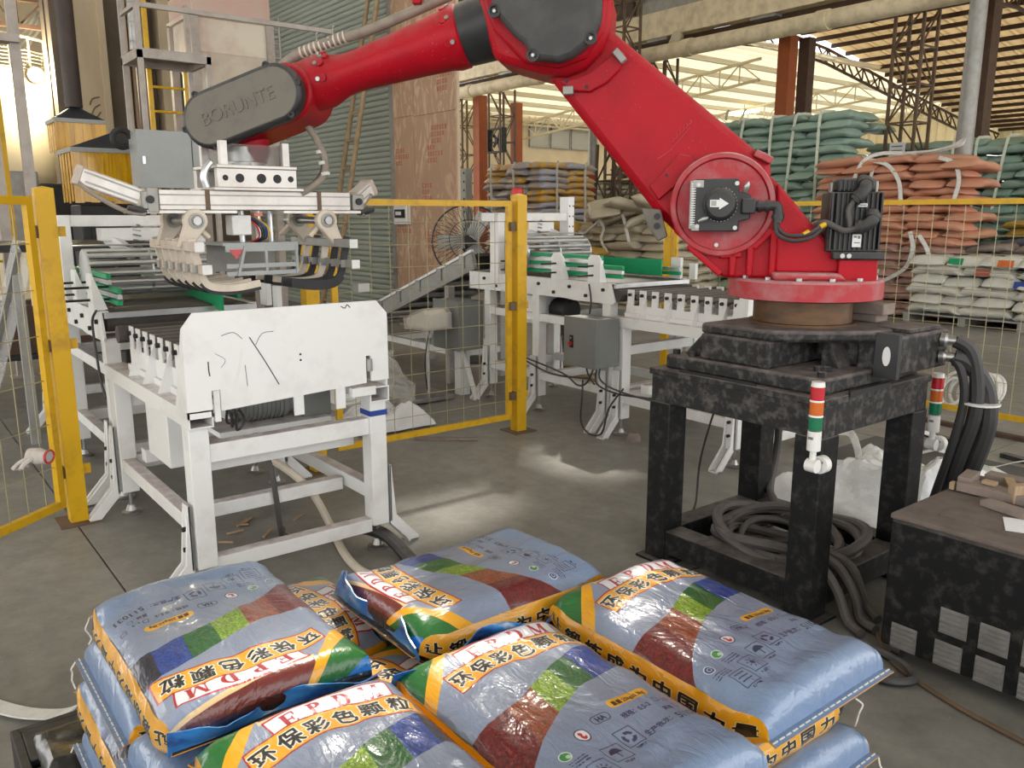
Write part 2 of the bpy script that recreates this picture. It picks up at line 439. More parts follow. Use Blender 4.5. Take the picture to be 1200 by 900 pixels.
# rows of sheets along X: plain ones, rows added to brighten from above, holes aimed to throw sun patches
SD = Vector((.478, -.430, -.766))
HOLES = []
for (tx, ty, tz, w) in ((-3.5, 2.5, 0, .55), (-3.9, 3.75, 0, .6), (-1.9, 1.55, .6, .7), (-1.55, .95, .6, .45)):
    k = (tz - 7.65) / SD.z
    HOLES.append((tx - SD.x * k, ty - SD.y * k, w))
rw = .725
for r in range(40):
    y0 = -14 + r * rw; yc = y0 + rw / 2
    light = r % 4 == 2
    cuts = sorted((hx - w / 2, hx + w / 2) for hx, hy, w in HOLES if abs(hy - yc) < rw / 2 + .12)
    x = -24.0
    for c0_, c1_ in cuts + [(8.0, 8.0)]:
        if c0_ > x:
            struct('added_roof_light' if light else 'roof_sheet', MB().box(x, c0_, y0, y0 + rw + .01, 7.62, 7.68), M['added_rooflight' if light else 'soffit'], ce)
        x = max(x, c1_)
for x in range(-23, 9, 3):
    struct('rafter', MB().box(x - .06, x + .06, -14, 15, 7.35, 7.6), M['rust_dark'], ce)

# shutter wall
wl = struct('wall_left', MB().box(-16.4, -10.9, 6.44, 6.6, 0, 7.6).box(-10.9, -9.24, 6.31, 6.36, 0, 7.6), M['pillar_cream'])
dr = struct('door_1', MB().box(-16.35, -10.85, 6.40, 6.44, 0, 6.9), M['shutter'])
z = .05
me_slat = None
while z < 5.6:
    mb = MB().prism([(6.402, z), (6.372, z + .010), (6.364, z + .030), (6.364, z + .060), (6.374, z + .074), (6.402, z + .078)], -16.3, -10.86, 'YZ')
    if me_slat is None:
        mb.xf(Matrix.Translation((0, 0, -z))); me_slat = mesh_from('slat', mb, M['shutter'], 60)
    o = link('slat', me_slat, dr); o.location = (0, 0, z)
    z += .0826
struct('trim_1', MB().box(-10.96, -10.84, 6.30, 6.42, 0, 6.9).box(-16.45, -16.3, 6.24, 6.42, 0, 6.9), M['galv'])

# back wall with pillars, left of the shutter
wb = struct('wall_back', MB().box(-16.6, -16.3, 2.9, 6.6, 0, 7.6), M['pillar_brown'])
def pillar(y0, y1, m, x=-16, name='pillar'):
    return struct(name, MB().box(-16.3, x, y0, y1, 0, 7.6), M[m], wb)
pillar(2.92, 3.12, 'pillar_brown', -15.95)
pillar(3.28, 3.62, 'pillar_cream', -15.9)
pillar(3.62, 3.72, 'pillar_cream', -15.82)
pillar(3.74, 4.0, 'pillar_brown', -16.05)
pillar(4.02, 4.08, 'pillar_cream', -15.9)
pillar(4.12, 4.32, 'pillar_pink', -15.9)
pillar(4.62, 4.82, 'pillar_cream', -15.95)
for k in range(4):
    struct('wall_crack', MB().tube([(-15.895, 3.45 - .02 * k, 3.0 + .14 * k), (-15.895, 3.52 - .03 * k, 3.1 + .14 * k), (-15.895, 3.55, 3.2 + .12 * k)], .012, 4, 2), M['pillar_brown'], wb)
struct('wall_far', MB().box(-24.2, -24, -8, 6.6, 0, 9), M['cream_wall'])
struct('wall_side', MB().box(-24, -16.6, 6.4, 6.6, 0, 9), M['cream_wall'])

# ------------------------------------------------------------------ hall beyond the gutter: vaulted roof
AR = [(15, 5.3), (17, 5.92), (19, 6.27), (21, 6.38), (23, 6.2), (25, 5.88), (28, 5.4), (31.6, 4.85), (35, 4.5)]
def arch_z(y):
    for (a, b), (c, d) in zip(AR, AR[1:]):
        if a <= y <= c:
            t = (y - a) / (c - a); return b + (d - b) * t
    return AR[-1][1]
cv = struct('ceiling_vault', MB().box(-14.6, 8, 15.22, 15.3, 6.2, 6.5), M['purlin'])
n = 20
for i in range(n):
    y0 = 15 + i; y1 = y0 + 1
    z0 = arch_z(y0) + .34; z1 = arch_z(y1) + .34
    mb = MB(); k = 46
    for j in range(k):           # corrugated sheet, ribs running up the slope
        x0 = -14.5 + j * .5
        mb.prism([(y0, z0), (y1, z1), (y1, z1 + .03), (y0, z0 + .03)], x0, x0 + .36, 'YZ')
        mb.prism([(y0, z0 + .04), (y1, z1 + .04), (y1, z1 + .07), (y0, z0 + .07)], x0 + .34, x0 + .52, 'YZ')
    struct('roof_sheet', mb, M['vault_sheet'], cv)
y = 15.4
while y < 35:
    zz = arch_z(y)
    struct('purlin', MB().box(-14.5, 6, y - .035, y + .035, zz + .22, zz + .33), M['purlin'], cv)
    y += .78
def arch_truss(x, m):
    mb = MB(); Y0 = np.linspace(15, 35, 41)
    top = [(x, y, arch_z(y) + .14) for y in Y0]; bot = [(x, y, arch_z(y) - .26) for y in Y0]
    for i in range(len(Y0) - 1):
        mb.bar(top[i], top[i + 1], .07, .06); mb.bar(bot[i], bot[i + 1], .07, .06)
        mb.bar(bot[i], top[i + 1] if i % 2 else top[i], .035, .035)
        mb.bar(top[i], bot[i + 1], .035, .035)
    return struct('truss', mb, m, cv)
for x in (-14.5, -8.6, -2.6):
    arch_truss(x, M['rust_dark'])
# wall at the far side of the vault: sheeted gable above an open side
wr = struct('wall_right', MB().box(-14.5, -9.0, 35.0, 35.1, 4.05, 4.2), M['rust'])
for j in range(44):
    x0 = -14.5 - 6 + j * .36
    struct('cladding_sheet', MB().prism([(x0, 35.02), (x0 + .08, 34.94), (x0 + .28, 34.94), (x0 + .36, 35.02), (x0 + .36, 35.06), (x0, 35.06)], 4.15 if x0 < -5.4 else 3.4, 7.2 if x0 < -14.5 else 4.9, 'XY'), M['shed_white'], wr)
struct('wall_right_low', MB().box(-5.0, 9, 35.2, 35.4, 0, 4.4), M['cream_wall'])
for k, x in enumerate((-4.7, -3.6, -2.5)):
    w = struct('window_%d' % (k + 4), MB().box(x, x + .06, 35.1, 35.2, 2.6, 3.9).box(x + .94, x + 1.0, 35.1, 35.2, 2.6, 3.9).box(x, x + 1, 35.1, 35.2, 3.84, 3.9).box(x, x + 1, 35.1, 35.2, 2.6, 2.66), M['truss_light'])
    struct('pane', MB().box(x + .06, x + .94, 35.14, 35.16, 2.66, 3.84), M['glass_win'], w)

# ------------------------------------------------------------------ light shed further left: sloped sheets, purlins, trusses
cs = struct('ceiling_shed', MB().box(-30, -14.6, 15.0, 15.1, 6.2, 6.5), M['purlin'])
def shed_z(x): return 5.86 + .083 * (x + 13.6)
for j in range(48):
    x0 = -30 + j * .33
    struct('roof_sheet', MB().add([(x0, 15.1, shed_z(x0) + .22), (x0 + .24, 15.1, shed_z(x0) + .22), (x0 + .24, 36, shed_z(x0) + .22), (x0, 36, shed_z(x0) + .22),
                                   (x0 + .33, 15.1, shed_z(x0) + .30), (x0 + .33, 36, shed_z(x0) + .30)], [(0, 1, 2, 3), (1, 4, 5, 2)]), M['shed_white'], cs, smooth=0)
x = -29.5
while x < -14.7:
    struct('purlin', MB().box(x - .04, x + .04, 15.1, 36, shed_z(x) + .06, shed_z(x) + .2), M['truss_light'], cs)
    x += 1.15
for yy in (20, 26, 32):
    mb = MB(); X0 = np.linspace(-29, -14.6, 22)
    for i in range(len(X0) - 1):
        a, b = X0[i], X0[i + 1]
        mb.bar((a, yy, shed_z(a)), (b, yy, shed_z(b)), .06, .07); mb.bar((a, yy, shed_z(a) - .55), (b, yy, shed_z(b) - .55), .06, .07)
        mb.bar((a, yy, shed_z(a) - .55), (a, yy, shed_z(a)), .03, .03)
        if i % 2: mb.bar((a, yy, shed_z(a) - .55), (b, yy, shed_z(b)), .03, .03)
        else: mb.bar((a, yy, shed_z(a)), (b, yy, shed_z(b) - .55), .03, .03)
    struct('truss', mb, M['truss_light'], cs)
ws = struct('wall_shed', MB().box(-25.3, -25.1, 15, 36, 0, 6), M['cream_wall'])
mb = MB(); Y0 = np.linspace(15.5, 35.5, 30)
for i in range(len(Y0) - 1):
    a, b = Y0[i], Y0[i + 1]
    mb.bar((-24.6, a, 4.85), (-24.6, b, 4.85), .06, .06); mb.bar((-24.6, a, 5.5), (-24.6, b, 5.5), .06, .06)
    mb.bar((-24.6, a, 4.85), (-24.6, a, 5.5), .03, .03)
    mb.bar((-24.6, a, 4.85 if i % 2 else 5.5), (-24.6, b, 5.5 if i % 2 else 4.85), .03, .03)
struct('truss', mb, M['shed_white'], cs)
for k, y0 in enumerate((20.4, 21.45, 22.5)):
    w = struct('window_%d' % (k + 1), MB().box(-25.1, -25.02, y0, y0 + .05, 4.15, 4.85).box(-25.1, -25.02, y0 + .97, y0 + 1.02, 4.15, 4.85).box(-25.1, -25.02, y0, y0 + 1.02, 4.8, 4.86).box(-25.1, -25.02, y0, y0 + 1.02, 4.12, 4.17), M['galv'])
    struct('pane', MB().box(-25.07, -25.05, y0 + .05, y0 + .97, 4.17, 4.8), M['glass_win'], w)
struct('trim_2', MB().box(-25.1, -24.9, 15, 36, 5.0, 5.06), M['shed_white'])
for k in range(2):           # strip lamps hanging in the shed
    yy, xx = ((21.6, -20.8), (25.5, -19.2))[k]
    t = thing('strip_lamp', ('lit strip lamp under the pale shed roof beside the lattice column', 'lit strip lamp under the pale shed roof seen past the red arm')[k], 'lamp', (xx, yy, 5.2))
    part('housing', MB().box(xx - .6, xx + .6, yy - .1, yy + .1, 5.2, 5.26), M['shed_white'], t)
    part('tube', MB().box(xx - .58, xx + .58, yy - .08, yy + .08, 5.15, 5.2), mat('lamp_glow_%d' % k, (1, 1, .95), emis=((1, .97, .85), 9)), t)
    part('hanger', MB().bar((xx, yy, 5.26), (xx, yy, shed_z(xx) + .3), .02, .02), M['galv'], t)

# ------------------------------------------------------------------ gutter line and columns
gt = thing('box_gutter', 'long cream box gutter running above the row of lattice columns', 'gutter', (-15, 15, 5.5))
part('trough', MB().box(-25, 2, 14.72, 15.0, 5.50, 6.05), M['cream_pipe'], gt, bev=.01)
for x in (-19.2, -16.4, -13.6, -10.8, -8.0, -5.2):
    part('bracket', MB().box(x - .3, x + .3, 14.76, 14.98, 5.44, 5.5), M['galv'], gt)
dp = thing('drain_pipe', 'thick cream drain pipe hung below the box gutter', 'pipe', (-15, 14.6, 5.1))
part('pipe', MB().cyl((-24.5, 14.56, 5.12), (2, 14.56, 5.12), .165, 20), M['cream_pipe'], dp)
for x in (-20.6, -17.5, -12.5, -9.3, -5.4):
    part('coupling', MB().cyl((x - .12, 14.56, 5.12), (x + .12, 14.56, 5.12), .185, 20), M['cream_pipe'], dp)
part('riser', MB().cyl((-13.0, 14.66, 5.25), (-13.0, 14.8, 5.48), .13, 14), M['shed_white'], dp)
bm_ = thing('eaves_beam', 'dark brown steel beam between box gutter and drain pipe', 'beam', (-15, 15.1, 5.3))
part('flange', MB().box(-25, 2, 15.0, 15.14, 5.22, 5.5), M['rust_dark'], bm_)
part('upper_rail', MB().bar((-16, 15.1, 6.6), (2, 15.1, 6.6), .1, .12), M['rust'], bm_)
part('cladding', MB().box(-25, 2, 15.16, 15.2, 6.05, 7.4), M['galv'], bm_)

def lattice(x, y, z1, w, label, m='rust', sign=False, base=0.0, foot=0.0):
    t = thing('lattice_column', label, 'column', (x, y, base))
    h = w / 2
    for sx in (-1, 1):
        for sy in (-1, 1):
            mb = MB().bar((x + sx * (h + foot), y + sy * h, base), (x + sx * h, y + sy * h, z1), .05, .05, (1, 0, 0))
            part('chord', mb, M[m], t)
    nb = int((z1 - base) / (w * 1.25)); dz = (z1 - base) / nb
    for i in range(nb):
        z0 = base + i * dz
        mb = MB()
        for sy in (-1, 1):
            mb.bar((x - h, y + sy * h, z0), (x + h, y + sy * h, z0), .03, .03)
            s = 1 if i % 2 else -1
            mb.bar((x - s * h, y + sy * h, z0), (x + s * h, y + sy * h, z0 + dz), .025, .025)
        for sx in (-1, 1):
            mb.bar((x + sx * h, y - h, z0), (x + sx * h, y + h, z0), .03, .03)
            s = 1 if i % 2 else -1
            mb.bar((x + sx * h, y - s * h, z0), (x + sx * h, y + s * h, z0 + dz), .025, .025)
        part('lacing', mb, M[m], t)
    if sign:
        part('notice_plate', MB().box(x - .14, x + .14, y - h - .06, y - h - .03, 2.55, 2.9), M['label_white'], t, label='small white notice plate')
        part('notice_print', MB().box(x - .1, x + .1, y - h - .064, y - h - .06, 2.82, 2.84).box(x - .1, x + .1, y - h - .064, y - h - .06, 2.75, 2.765).box(x - .1, x + .06, y - h - .064, y - h - .06, 2.68, 2.695), M['grey_box'], t)
    return t
lattice(-8.02, 15.5, 5.2, .52, 'brown lattice steel column with a white notice plate behind the orange bags', sign=True)
lattice(-13.9, 14.02, 6.9, .50, 'brown lattice steel column standing between the red arm and the cream pipe end')
lattice(-20.33, 15.5, 5.2, .55, 'brown lattice steel column nearest the wall fan')
lattice(-22.4, 15.6, 5.2, .62, 'brown lattice steel column right beside the plywood boards')
lattice(-13.3, 13.2, 3.1, .5, 'short dark lattice tower among the khaki bag stacks', m='rust_dark', foot=.12)
def plain_post(name, x, y, z0, z1, w, m, label, r=None):
    mb = MB().cyl((x, y, z0), (x, y, z1), r, 16) if r else MB().box(x - w / 2, x + w / 2, y - w / 2, y + w / 2, z0, z1)
    t = thing(name, label, 'column', (x, y, z0))
    part('shaft', mb, M[m], t)
    part('base_plate', MB().box(x - .2, x + .2, y - .2, y + .2, 0, .02), M['galv'], t)
    return t
plain_post('steel_post', -6.40, 14.22, 0, 6.2, .2, 'galv', 'round galvanised steel post right of the brown lattice column', r=.13)
plain_post('steel_post', -7.55, 17.2, 0, 5.7, .34, 'rust_dark', 'dark brown square post just behind the galvanised round post')
plain_post('steel_post', -10.74, 15.6, 0, 5.2, .28, 'orange_steel', 'orange red square post rising behind the green bags')
plain_post('steel_post', -10.62, 16.1, 0, 5.2, .24, 'rust_dark', 'dark brown square post beside the orange red post')
plain_post('steel_post', -21.7, 15.7, 0, 5.2, .32, 'orange_steel', 'rust orange post between the two far lattice columns')
plain_post('steel_post', -20.45, 16.15, 0, 4.9, .26, 'orange_steel', 'bright orange post at the corner of the far windows')
lattice(-14.0, 15.5, 5.2, .42, 'slim brown lattice column under the drain pipe, just right of the taller one')
t = plain_post('striped_post', -15.45, 14.6, 0, 4.6, .2, 'galv', 'grey round post with red bands in front of khaki bags', r=.11)
for k in range(3):
    part('red_band', MB().cyl((-15.45, 14.6, 1.75 + .34 * k), (-15.45, 14.6, 1.9 + .34 * k), .113, 16), M['red_plain'], t)
# wall fan
t = thing('wall_fan', 'square black extractor fan beside the far orange post', 'fan', (-20.2, 15.2, 3.6))
part('frame', MB().box(-20.56, -20.52, 15.12, 15.3, 3.4, 4.1).box(-19.88, -19.84, 15.12, 15.3, 3.4, 4.1).box(-20.52, -19.88, 15.12, 15.3, 3.4, 3.44).box(-20.52, -19.88, 15.12, 15.3, 4.06, 4.1), M['dark'], t)
part('fan_bracket', MB().bar((-20.2, 15.2, 3.42), (-20.33, 15.24, 3.3), .05, .05), M['rust'], t)
part('hub', MB().cyl((-20.2, 15.18, 3.75), (-20.2, 15.3, 3.75), .07, 12), M['dark'], t)
for k in range(5):
    a = 2 * PI * k / 5
    part('blade', MB().bar((-20.2 + .06 * math.cos(a), 15.25, 3.75 + .06 * math.sin(a)), (-20.2 + .29 * math.cos(a), 15.27, 3.75 + .29 * math.sin(a)), .1, .01, (0, 1, 0)), M['dark'], t)
# ------------------------------------------------------------------ roller pick-up tables and feed conveyors
def foot(t, x, y, m=None):
    mb = MB().cyl((x, y, .012), (x, y, .14), .011, 8).lathe((x, y, 0), (0, 0, 1), [(0, .05), (.012, .052), (.02, .03), (.05, .018), (.052, .012)], 16)
    part('levelling_foot', mb, M['steel'], t)
def splay(t, x, y, sy, top=.40):
    """folded plate bracket bolted to the outer side of a leg, splayed to the floor"""
    o = y + sy * .055
    mb = MB().prism([(o, .12), (o, top), (o + sy * .012, top), (o + sy * .035, .16), (o + sy * .16, .02), (o + sy * .16, .0), (o + sy * .11, .0)], x - .035, x - .022, 'YZ')
    mb.prism([(o, .12), (o, top), (o + sy * .012, top), (o + sy * .035, .16), (o + sy * .16, .02), (o + sy * .16, .0), (o + sy * .11, .0)], x + .022, x + .035, 'YZ')
    mb.box(x - .035, x + .035, min(o, o + sy * .012), max(o, o + sy * .012), .13, top)
    mb.box(x - .035, x + .035, min(o + sy * .10, o + sy * .16), max(o + sy * .10, o + sy * .16), 0, .012)
    f = part('splayed_foot', mb, M['white'], t, bev=.003)
    for z in (.22, .31):
        part('bolt', MB().cyl((x, o, z), (x, o + sy * .03, z), .011, 8), M['bolt'], f)

def pickup(label, x0, x1, y0, y1, zr, nt, tx0, tx1, ztop, plate=None, floor_z=0):
    t = thing('roller_table', label, 'roller table', (x1, (y0 + y1) / 2, 0))
    # hollow rails along x
    for yc in (y0 + .050, y1 - .050):
        a = .050; w = .006
        mb = MB().box(x0, x1, yc - a, yc + a, zr - w, zr).box(x0, x1, yc - a, yc + a, zr - .072, zr - .072 + w)
        mb.box(x0, x1, yc - a, yc - a + w, zr - .072 + w, zr - w).box(x0, x1, yc + a - w, yc + a, zr - .072 + w, zr - w)
        part('rail', mb, M['white'], t)
    lx = (x1 - .075, x0 + .10)
    for i, x in enumerate(lx):
        for yc, sy in ((y0 + .045, -1), (y1 - .045, 1)):
            part('leg', MB().box(x - .045, x + .045, yc - .042, yc + .042, .13, zr - .073), M['white'], t, bev=.004)
            splay(t, x, yc, sy, .42 if i == 0 else .50)
            foot(t, x, yc)
    ya, yb = y0 + .087, y1 - .087
    for (x, z0, z1) in ((lx[0] - .0, .585, .665), (lx[0] - .16, .50, .575), (lx[0] - .30, .235, .30), (lx[0], .10, .165), (lx[1], .25, .33), (lx[1], .60, .67)):
        part('cross_bar', MB().box(x - .03, x + .03, ya, yb, z0, z1), M['white'], t, bev=.003)
    for yc in (y0 + .045, y1 - .045):
        part('side_bar', MB().box(lx[1] + .045, lx[0] - .045, yc - .03, yc + .03, .25, .32), M['white'], t, bev=.003)
    part('motor_beam', MB().box(x0 + .25, x0 + .33, ya, yb, .33, .40), M['white'], t, bev=.003)
    # combs and rollers
    pitch = (tx1 - tx0) / (nt - 1)
    for yc, sy in ((y0 + .085, -1), (y1 - .085, 1)):
        mb = MB()
        mb.box(tx0 - .04, tx1 + .06, yc - .004, yc + .004, zr + .03, ztop - .11)
        for k in range(nt):
            x = tx0 + k * pitch
            mb.box(x - .030, x + .030, yc - .004, yc + .004, ztop - .11, ztop)
        mb.box(tx0 - .04, tx1 + .06, min(yc, yc + sy * .02), max(yc, yc + sy * .02), zr, zr + .03)
        c = part('comb_plate', mb, M['white'], t)
        for k in range(nt):
            x = tx0 + k * pitch
            part('roller_bolt', MB().cyl((x, yc + sy * .004, ztop - .035), (x, yc + sy * .022, ztop - .035), .012, 8), M['bolt'], c)
        for k in range(1, nt, 2):
            x = tx0 + (k + .3) * pitch
            part('gusset', MB().prism([(yc, zr), (yc, ztop - .05), (yc + sy * .010, ztop - .05), (yc + sy * .07, zr)], x - .004, x + .004, 'YZ'), M['white'], c)
    for k in range(nt):
        x = tx0 + k * pitch
        part('roller', MB().cyl((x, y0 + .09, ztop - .035), (x, y1 - .09, ztop - .035), .021, 12), M['roller'], t)
    for k in range(nt - 1):
        x = tx0 + (k + .5) * pitch
        part('roller', MB().cyl((x, y0 + .09, ztop - .05), (x, y1 - .09, ztop - .05), .016, 10), M['roller'], t)
    part('end_roller', MB().cyl((tx0 - .10, y0 + .04, ztop - .05), (tx0 - .10, y1 - .04, ztop - .05), .045, 14), M['belt_dark'], t)
    # end plate with cut corners and two bottom slots
    zt = zr + .40; zb = zr + .01; c = .06
    P = [(y0 + .0, zb - .04), (y0 + .0, zt - c), (y0 + c * .8, zt), (y1 - c * .9, zt), (y1, zt - c), (y1, zb + .02), (y1 - .09, zb + .02), (y1 - .09, zb + .14), (y1 - .115, zb + .14), (y1 - .115, zb + .015),
         (y0 + .135, zb - .02), (y0 + .135, zb + .07), (y0 + .10, zb + .07), (y0 + .10, zb - .04)]
    pl = part('end_plate', MB().prism(P, x1 - .012, x1, 'YZ'), M['white_clean'], t, label='scratched white end plate')
    part('side_return', MB().prism([(x1 - .012, zt - c), (x1 - .012, zr), (x1 - .16, zr)], y0 - .0, y0 + .008, 'XZ'), M['white'], t)
    part('side_return', MB().prism([(x1 - .012, zt - c), (x1 - .012, zr), (x1 - .16, zr)], y1 - .008, y1, 'XZ'), M['white'], t)
    return t, pl

# the near left pick-up table in front of the gripper
LX0, LX1, LY0, LY1 = -4.78, -3.35, .965, 1.885
lt, plate = pickup('white roller table with scratched end plate, nearest the camera under the gripper', LX0, LX1, LY0, LY1, .82, 8, -4.50, -3.60, 1.045)
# scratches and pen marks on the end plate
def mark(pts, w=.003, m='grey_box'):
    part('scratch', MB().tube([(-3.3495, y, z) for y, z in pts], 0, sub=3, flat=(w, .001), up=(1, 0, 0)), M[m], plate)
mark([(1.235, 1.105), (1.30, .99), (1.352, .89)], .004, 'ink')
mark([(1.12, 1.12), (1.17, 1.13), (1.205, 1.10)], .003)
mark([(1.26, 1.07), (1.29, 1.115), (1.34, 1.12)], .003)
mark([(1.21, .99), (1.215, .90)], .003)
mark([(1.06, 1.02), (1.06, .985), (1.063, .96)], .005, 'rust_dark')
mark([(1.09, 1.05), (1.13, 1.02), (1.11, .99)], .002)
mark([(1.655, 1.205), (1.675, 1.195), (1.685, 1.21), (1.70, 1.196)], .004, 'ink')
mark([(1.16, .9), (1.19, 1.0), (1.20, 1.06)], .012, 'white')
for z in (.985, 1.01):
    part('pin_hole', MB().cyl((-3.3502, 1.455, z), (-3.349, 1.455, z), .005, 8), M['ink'], plate)
part('latch_pin', MB().cyl((-3.345, LY1 - .10, .90), (-3.345, LY1 - .10, .955), .013, 10), M['steel'], lt)
part('latch_plate', MB().box(-3.36, -3.33, LY1 - .2, LY1 - .08, .79, .83), M['white'], lt)
part('latch_tongue', MB().box(-3.348, -3.338, LY0 + .105, LY0 + .128, .77, .90), M['white'], lt)
part('tape_wrap', MB().box(-3.475, -3.374, LY1 - .09, LY1 + .0, .675, .70), M['blue_tape'], lt, label='band of blue tape')
part('switch_box', MB().box(-4.40, -4.03, 1.06, 1.24, .40, .735), M['white_clean'], lt, bev=.006, label='plain white box hung under the rail')
mo = part('drive_motor', MB().lathe((-3.85, 1.30, .70), (0, 1, 0), [(0, .035), (.01, .06), (.05, .062), (.06, .075), (.27, .075), (.28, .06), (.33, .058)], 18), M['grey_box'], lt)
for k in range(9):
    part('motor_fin', MB().lathe((-3.85, 1.37 + .022 * k, .70), (0, 1, 0), [(0, .081), (.008, .081)], 18), M['grey_box'], mo)
part('gearbox', MB().box(-3.95, -3.75, 1.63, 1.78, .62, .80), M['grey_box'], lt, bev=.01)
part('motor_mount', MB().box(-3.95, -3.70, 1.2, 1.75, .60, .625), M['white'], lt)
part('chain_guard', MB().box(-4.0, -3.9, 1.78, 1.80, .58, .95), M['dark'], lt)
for k, (ya, yb) in enumerate(((1.14, 1.30), (1.16, 1.28), (1.18, 1.33))):
    part('motor_wire', MB().tube([(-3.4, ya, .80 - .01 * k), (-3.5, ya + .03, .72 - .02 * k), (-3.62, yb - .04, .69), (-3.8, yb, .70)], .006, 6), M['rubber'], lt)
for y0_, zz in ((1.42, .95), (1.62, .95)):
    part('plate_bracket', MB().box(-3.37, -3.36, y0_, y0_ + .045, .74, .84), M['white'], lt)

# the right pick-up table
RX0, RX1, RY0, RY1 = -4.30, -3.10, 4.26, 5.14
rt, rplate = pickup('white roller table behind the robot stand, with nine comb teeth in view', RX0, RX1, RY0, RY1, .88, 9, -4.17, -3.24, 1.075)

def feed(label, x0, x1, y0, y1, z0, z1, zd, drum_x, side):
    t = thing('feed_conveyor', label, 'conveyor', (x1, (y0 + y1) / 2, 0))
    for yc, sy in ((y0, -1), (y1, 1)):
        P = [(x0, z0), (x0, z1), (x1 - .05, z1), (x1, z0 + .02), (x1 - .02, z0), (x1 - .45, z0), (x1 - .55, z0 + .01)]
        sp = part('side_plate', MB().prism(P, yc - .006, yc + .006, 'XZ'), M['white'], t)
        part('side_flange', MB().box(x0, x1 - .05, min(yc, yc - sy * .04), max(yc, yc - sy * .04), z1 - .006, z1), M['white'], t)
        k = 0; x = x1 - .12
        while x > x0 + .1:
            zz = z0 + (.045 if k % 2 else .10)
            part('bolt', MB().cyl((x, yc + sy * .006, zz), (x, yc + sy * .022, zz), .013, 8), M['bolt'], sp)
            x -= .185; k += 1
    mb = MB()
    P = []
    L = x1 - .06; r = (z1 - z0) * .36; zc = z1 - r - .004
    for k in range(9):
        a = -PI / 2 + PI * k / 8; P.append((L - r + r * math.cos(a), zc + r * math.sin(a)))
    for k in range(9):
        a = PI / 2 + PI * k / 8; P.append((x0 + r + r * math.cos(a), zc + r * math.sin(a)))
    part('belt', MB().prism(P, y0 + .03, y1 - .03, 'XZ'), M['belt_dark'], t)
    part('nose_bar', MB().box(x1 - .03, x1 - .01, y0 + .01, y1 - .01, z1 - .035, z1 - .005), M['chrome'], t)
    for x in (x1 - .10, (x0 + x1) / 2, x0 + .25):
        for yc, sy in ((y0 + .045, -1), (y1 - .045, 1)):
            part('leg', MB().box(x - .042, x + .042, yc - .04, yc + .04, .13, z0 + .01), M['white'], t, bev=.004)
            splay(t, x, yc, sy, .47); foot(t, x, yc)
        part('cross_bar', MB().box(x - .03, x + .03, y0 + .085, y1 - .085, .25, .32), M['white'], t, bev=.003)
        part('cross_bar', MB().box(x - .03, x + .03, y0 + .085, y1 - .085, z0 - .22, z0 - .15), M['white'], t, bev=.003)
    for yc in (y0 + .045, y1 - .045):
        for zz in (.27, z0 - .21):
            part('long_bar', MB().box(x0 + .29, x1 - .14, yc - .03, yc + .03, zz, zz + .065), M['white'], t, bev=.003)
    # side guides: sandwich of green and grey strips carried by paddles
    for yc, sy in ((y0 + .10, -1), (y1 - .10, 1)):
        for k, mm in enumerate(('green', 'chrome', 'green', 'chrome', 'green')):
            zz = z1 + .03 + k * .033
            if sy == 1 and k > 1: continue
            part('guide_strip', MB().box(x0 + .5, x1 - (.03 if k < 3 else .25), yc - .012, yc + .012, zz, zz + .026), M[mm], t)
        if sy == -1:
            for x, w in ((x1 - .22, .13), (x1 - .64, .13), (x1 - 1.15, .11)):
                Pd = [(x - w / 2, z1), (x - w / 2, z1 + .17), (x - w / 2 + .025, z1 + .2), (x + w / 2 - .025, z1 + .2), (x + w / 2, z1 + .17), (x + w / 2, z1)]
                pd = part('paddle_plate', MB().prism(Pd, y0 - .012, y0 + .0, 'XZ'), M['white_clean'], t)
                part('paddle_web', MB().prism([(y0, z1), (y0, z1 + .18), (y0 + .06, z1)], x + w / 2 - .006, x + w / 2, 'YZ'), M['white_clean'], t)
                for zz in (z1 + .05, z1 + .12):
                    part('adjuster_rod', MB().cyl((x - .01, y0 - .16, zz), (x - .01, y0 + .09, zz), .007, 8), M['bolt'], pd)
    # the flared green guide at the far side
    ga, gb = side
    mb = MB().bar((ga[0], ga[1], ga[2]), (gb[0], gb[1], gb[2]), .012, .125)
    part('flared_guide', mb, M['green'], t, label='bright green flared guide panel')
    part('guide_bracket', MB().box(gb[0] - .05, gb[0] + .05, y1 - .02, y1 + .01, z1, z1 + .16), M['white'], t)
    part('guide_bracket', MB().box(gb[0] + .14, gb[0] + .2, y1 - .02, y1 + .01, z1, z1 + .12), M['white'], t)
    # press cage drum
    dz = z1 + .17
    d0, d1 = y0 + .08, y1 - .05
    dr_ = part('press_drum', MB().cyl((drum_x, d0, dz), (drum_x, d1, dz), .025, 10), M['steel'], t)
    for y in (d0, (d0 + d1) / 2, d1):
        part('drum_disc', MB().lathe((drum_x, y - .006, dz), (0, 1, 0), [(0, .14), (.012, .14)], 26), M['chrome'], dr_)
    for k in range(14):
        a = 2 * PI * k / 14
        part('drum_rod', MB().cyl((drum_x + .132 * math.cos(a), d0, dz + .132 * math.sin(a)), (drum_x + .132 * math.cos(a), d1, dz + .132 * math.sin(a)), .015, 8), M['chrome'], dr_)
    part('drum_cover', MB().bar((drum_x - .06, (d0 + d1) / 2, dz + .165), (drum_x - .02, (d0 + d1) / 2, dz + .16), d1 - d0 + .1, .006), M['steel'], t)
    # frame over the belt
    zt = zd
    px = drum_x - .22
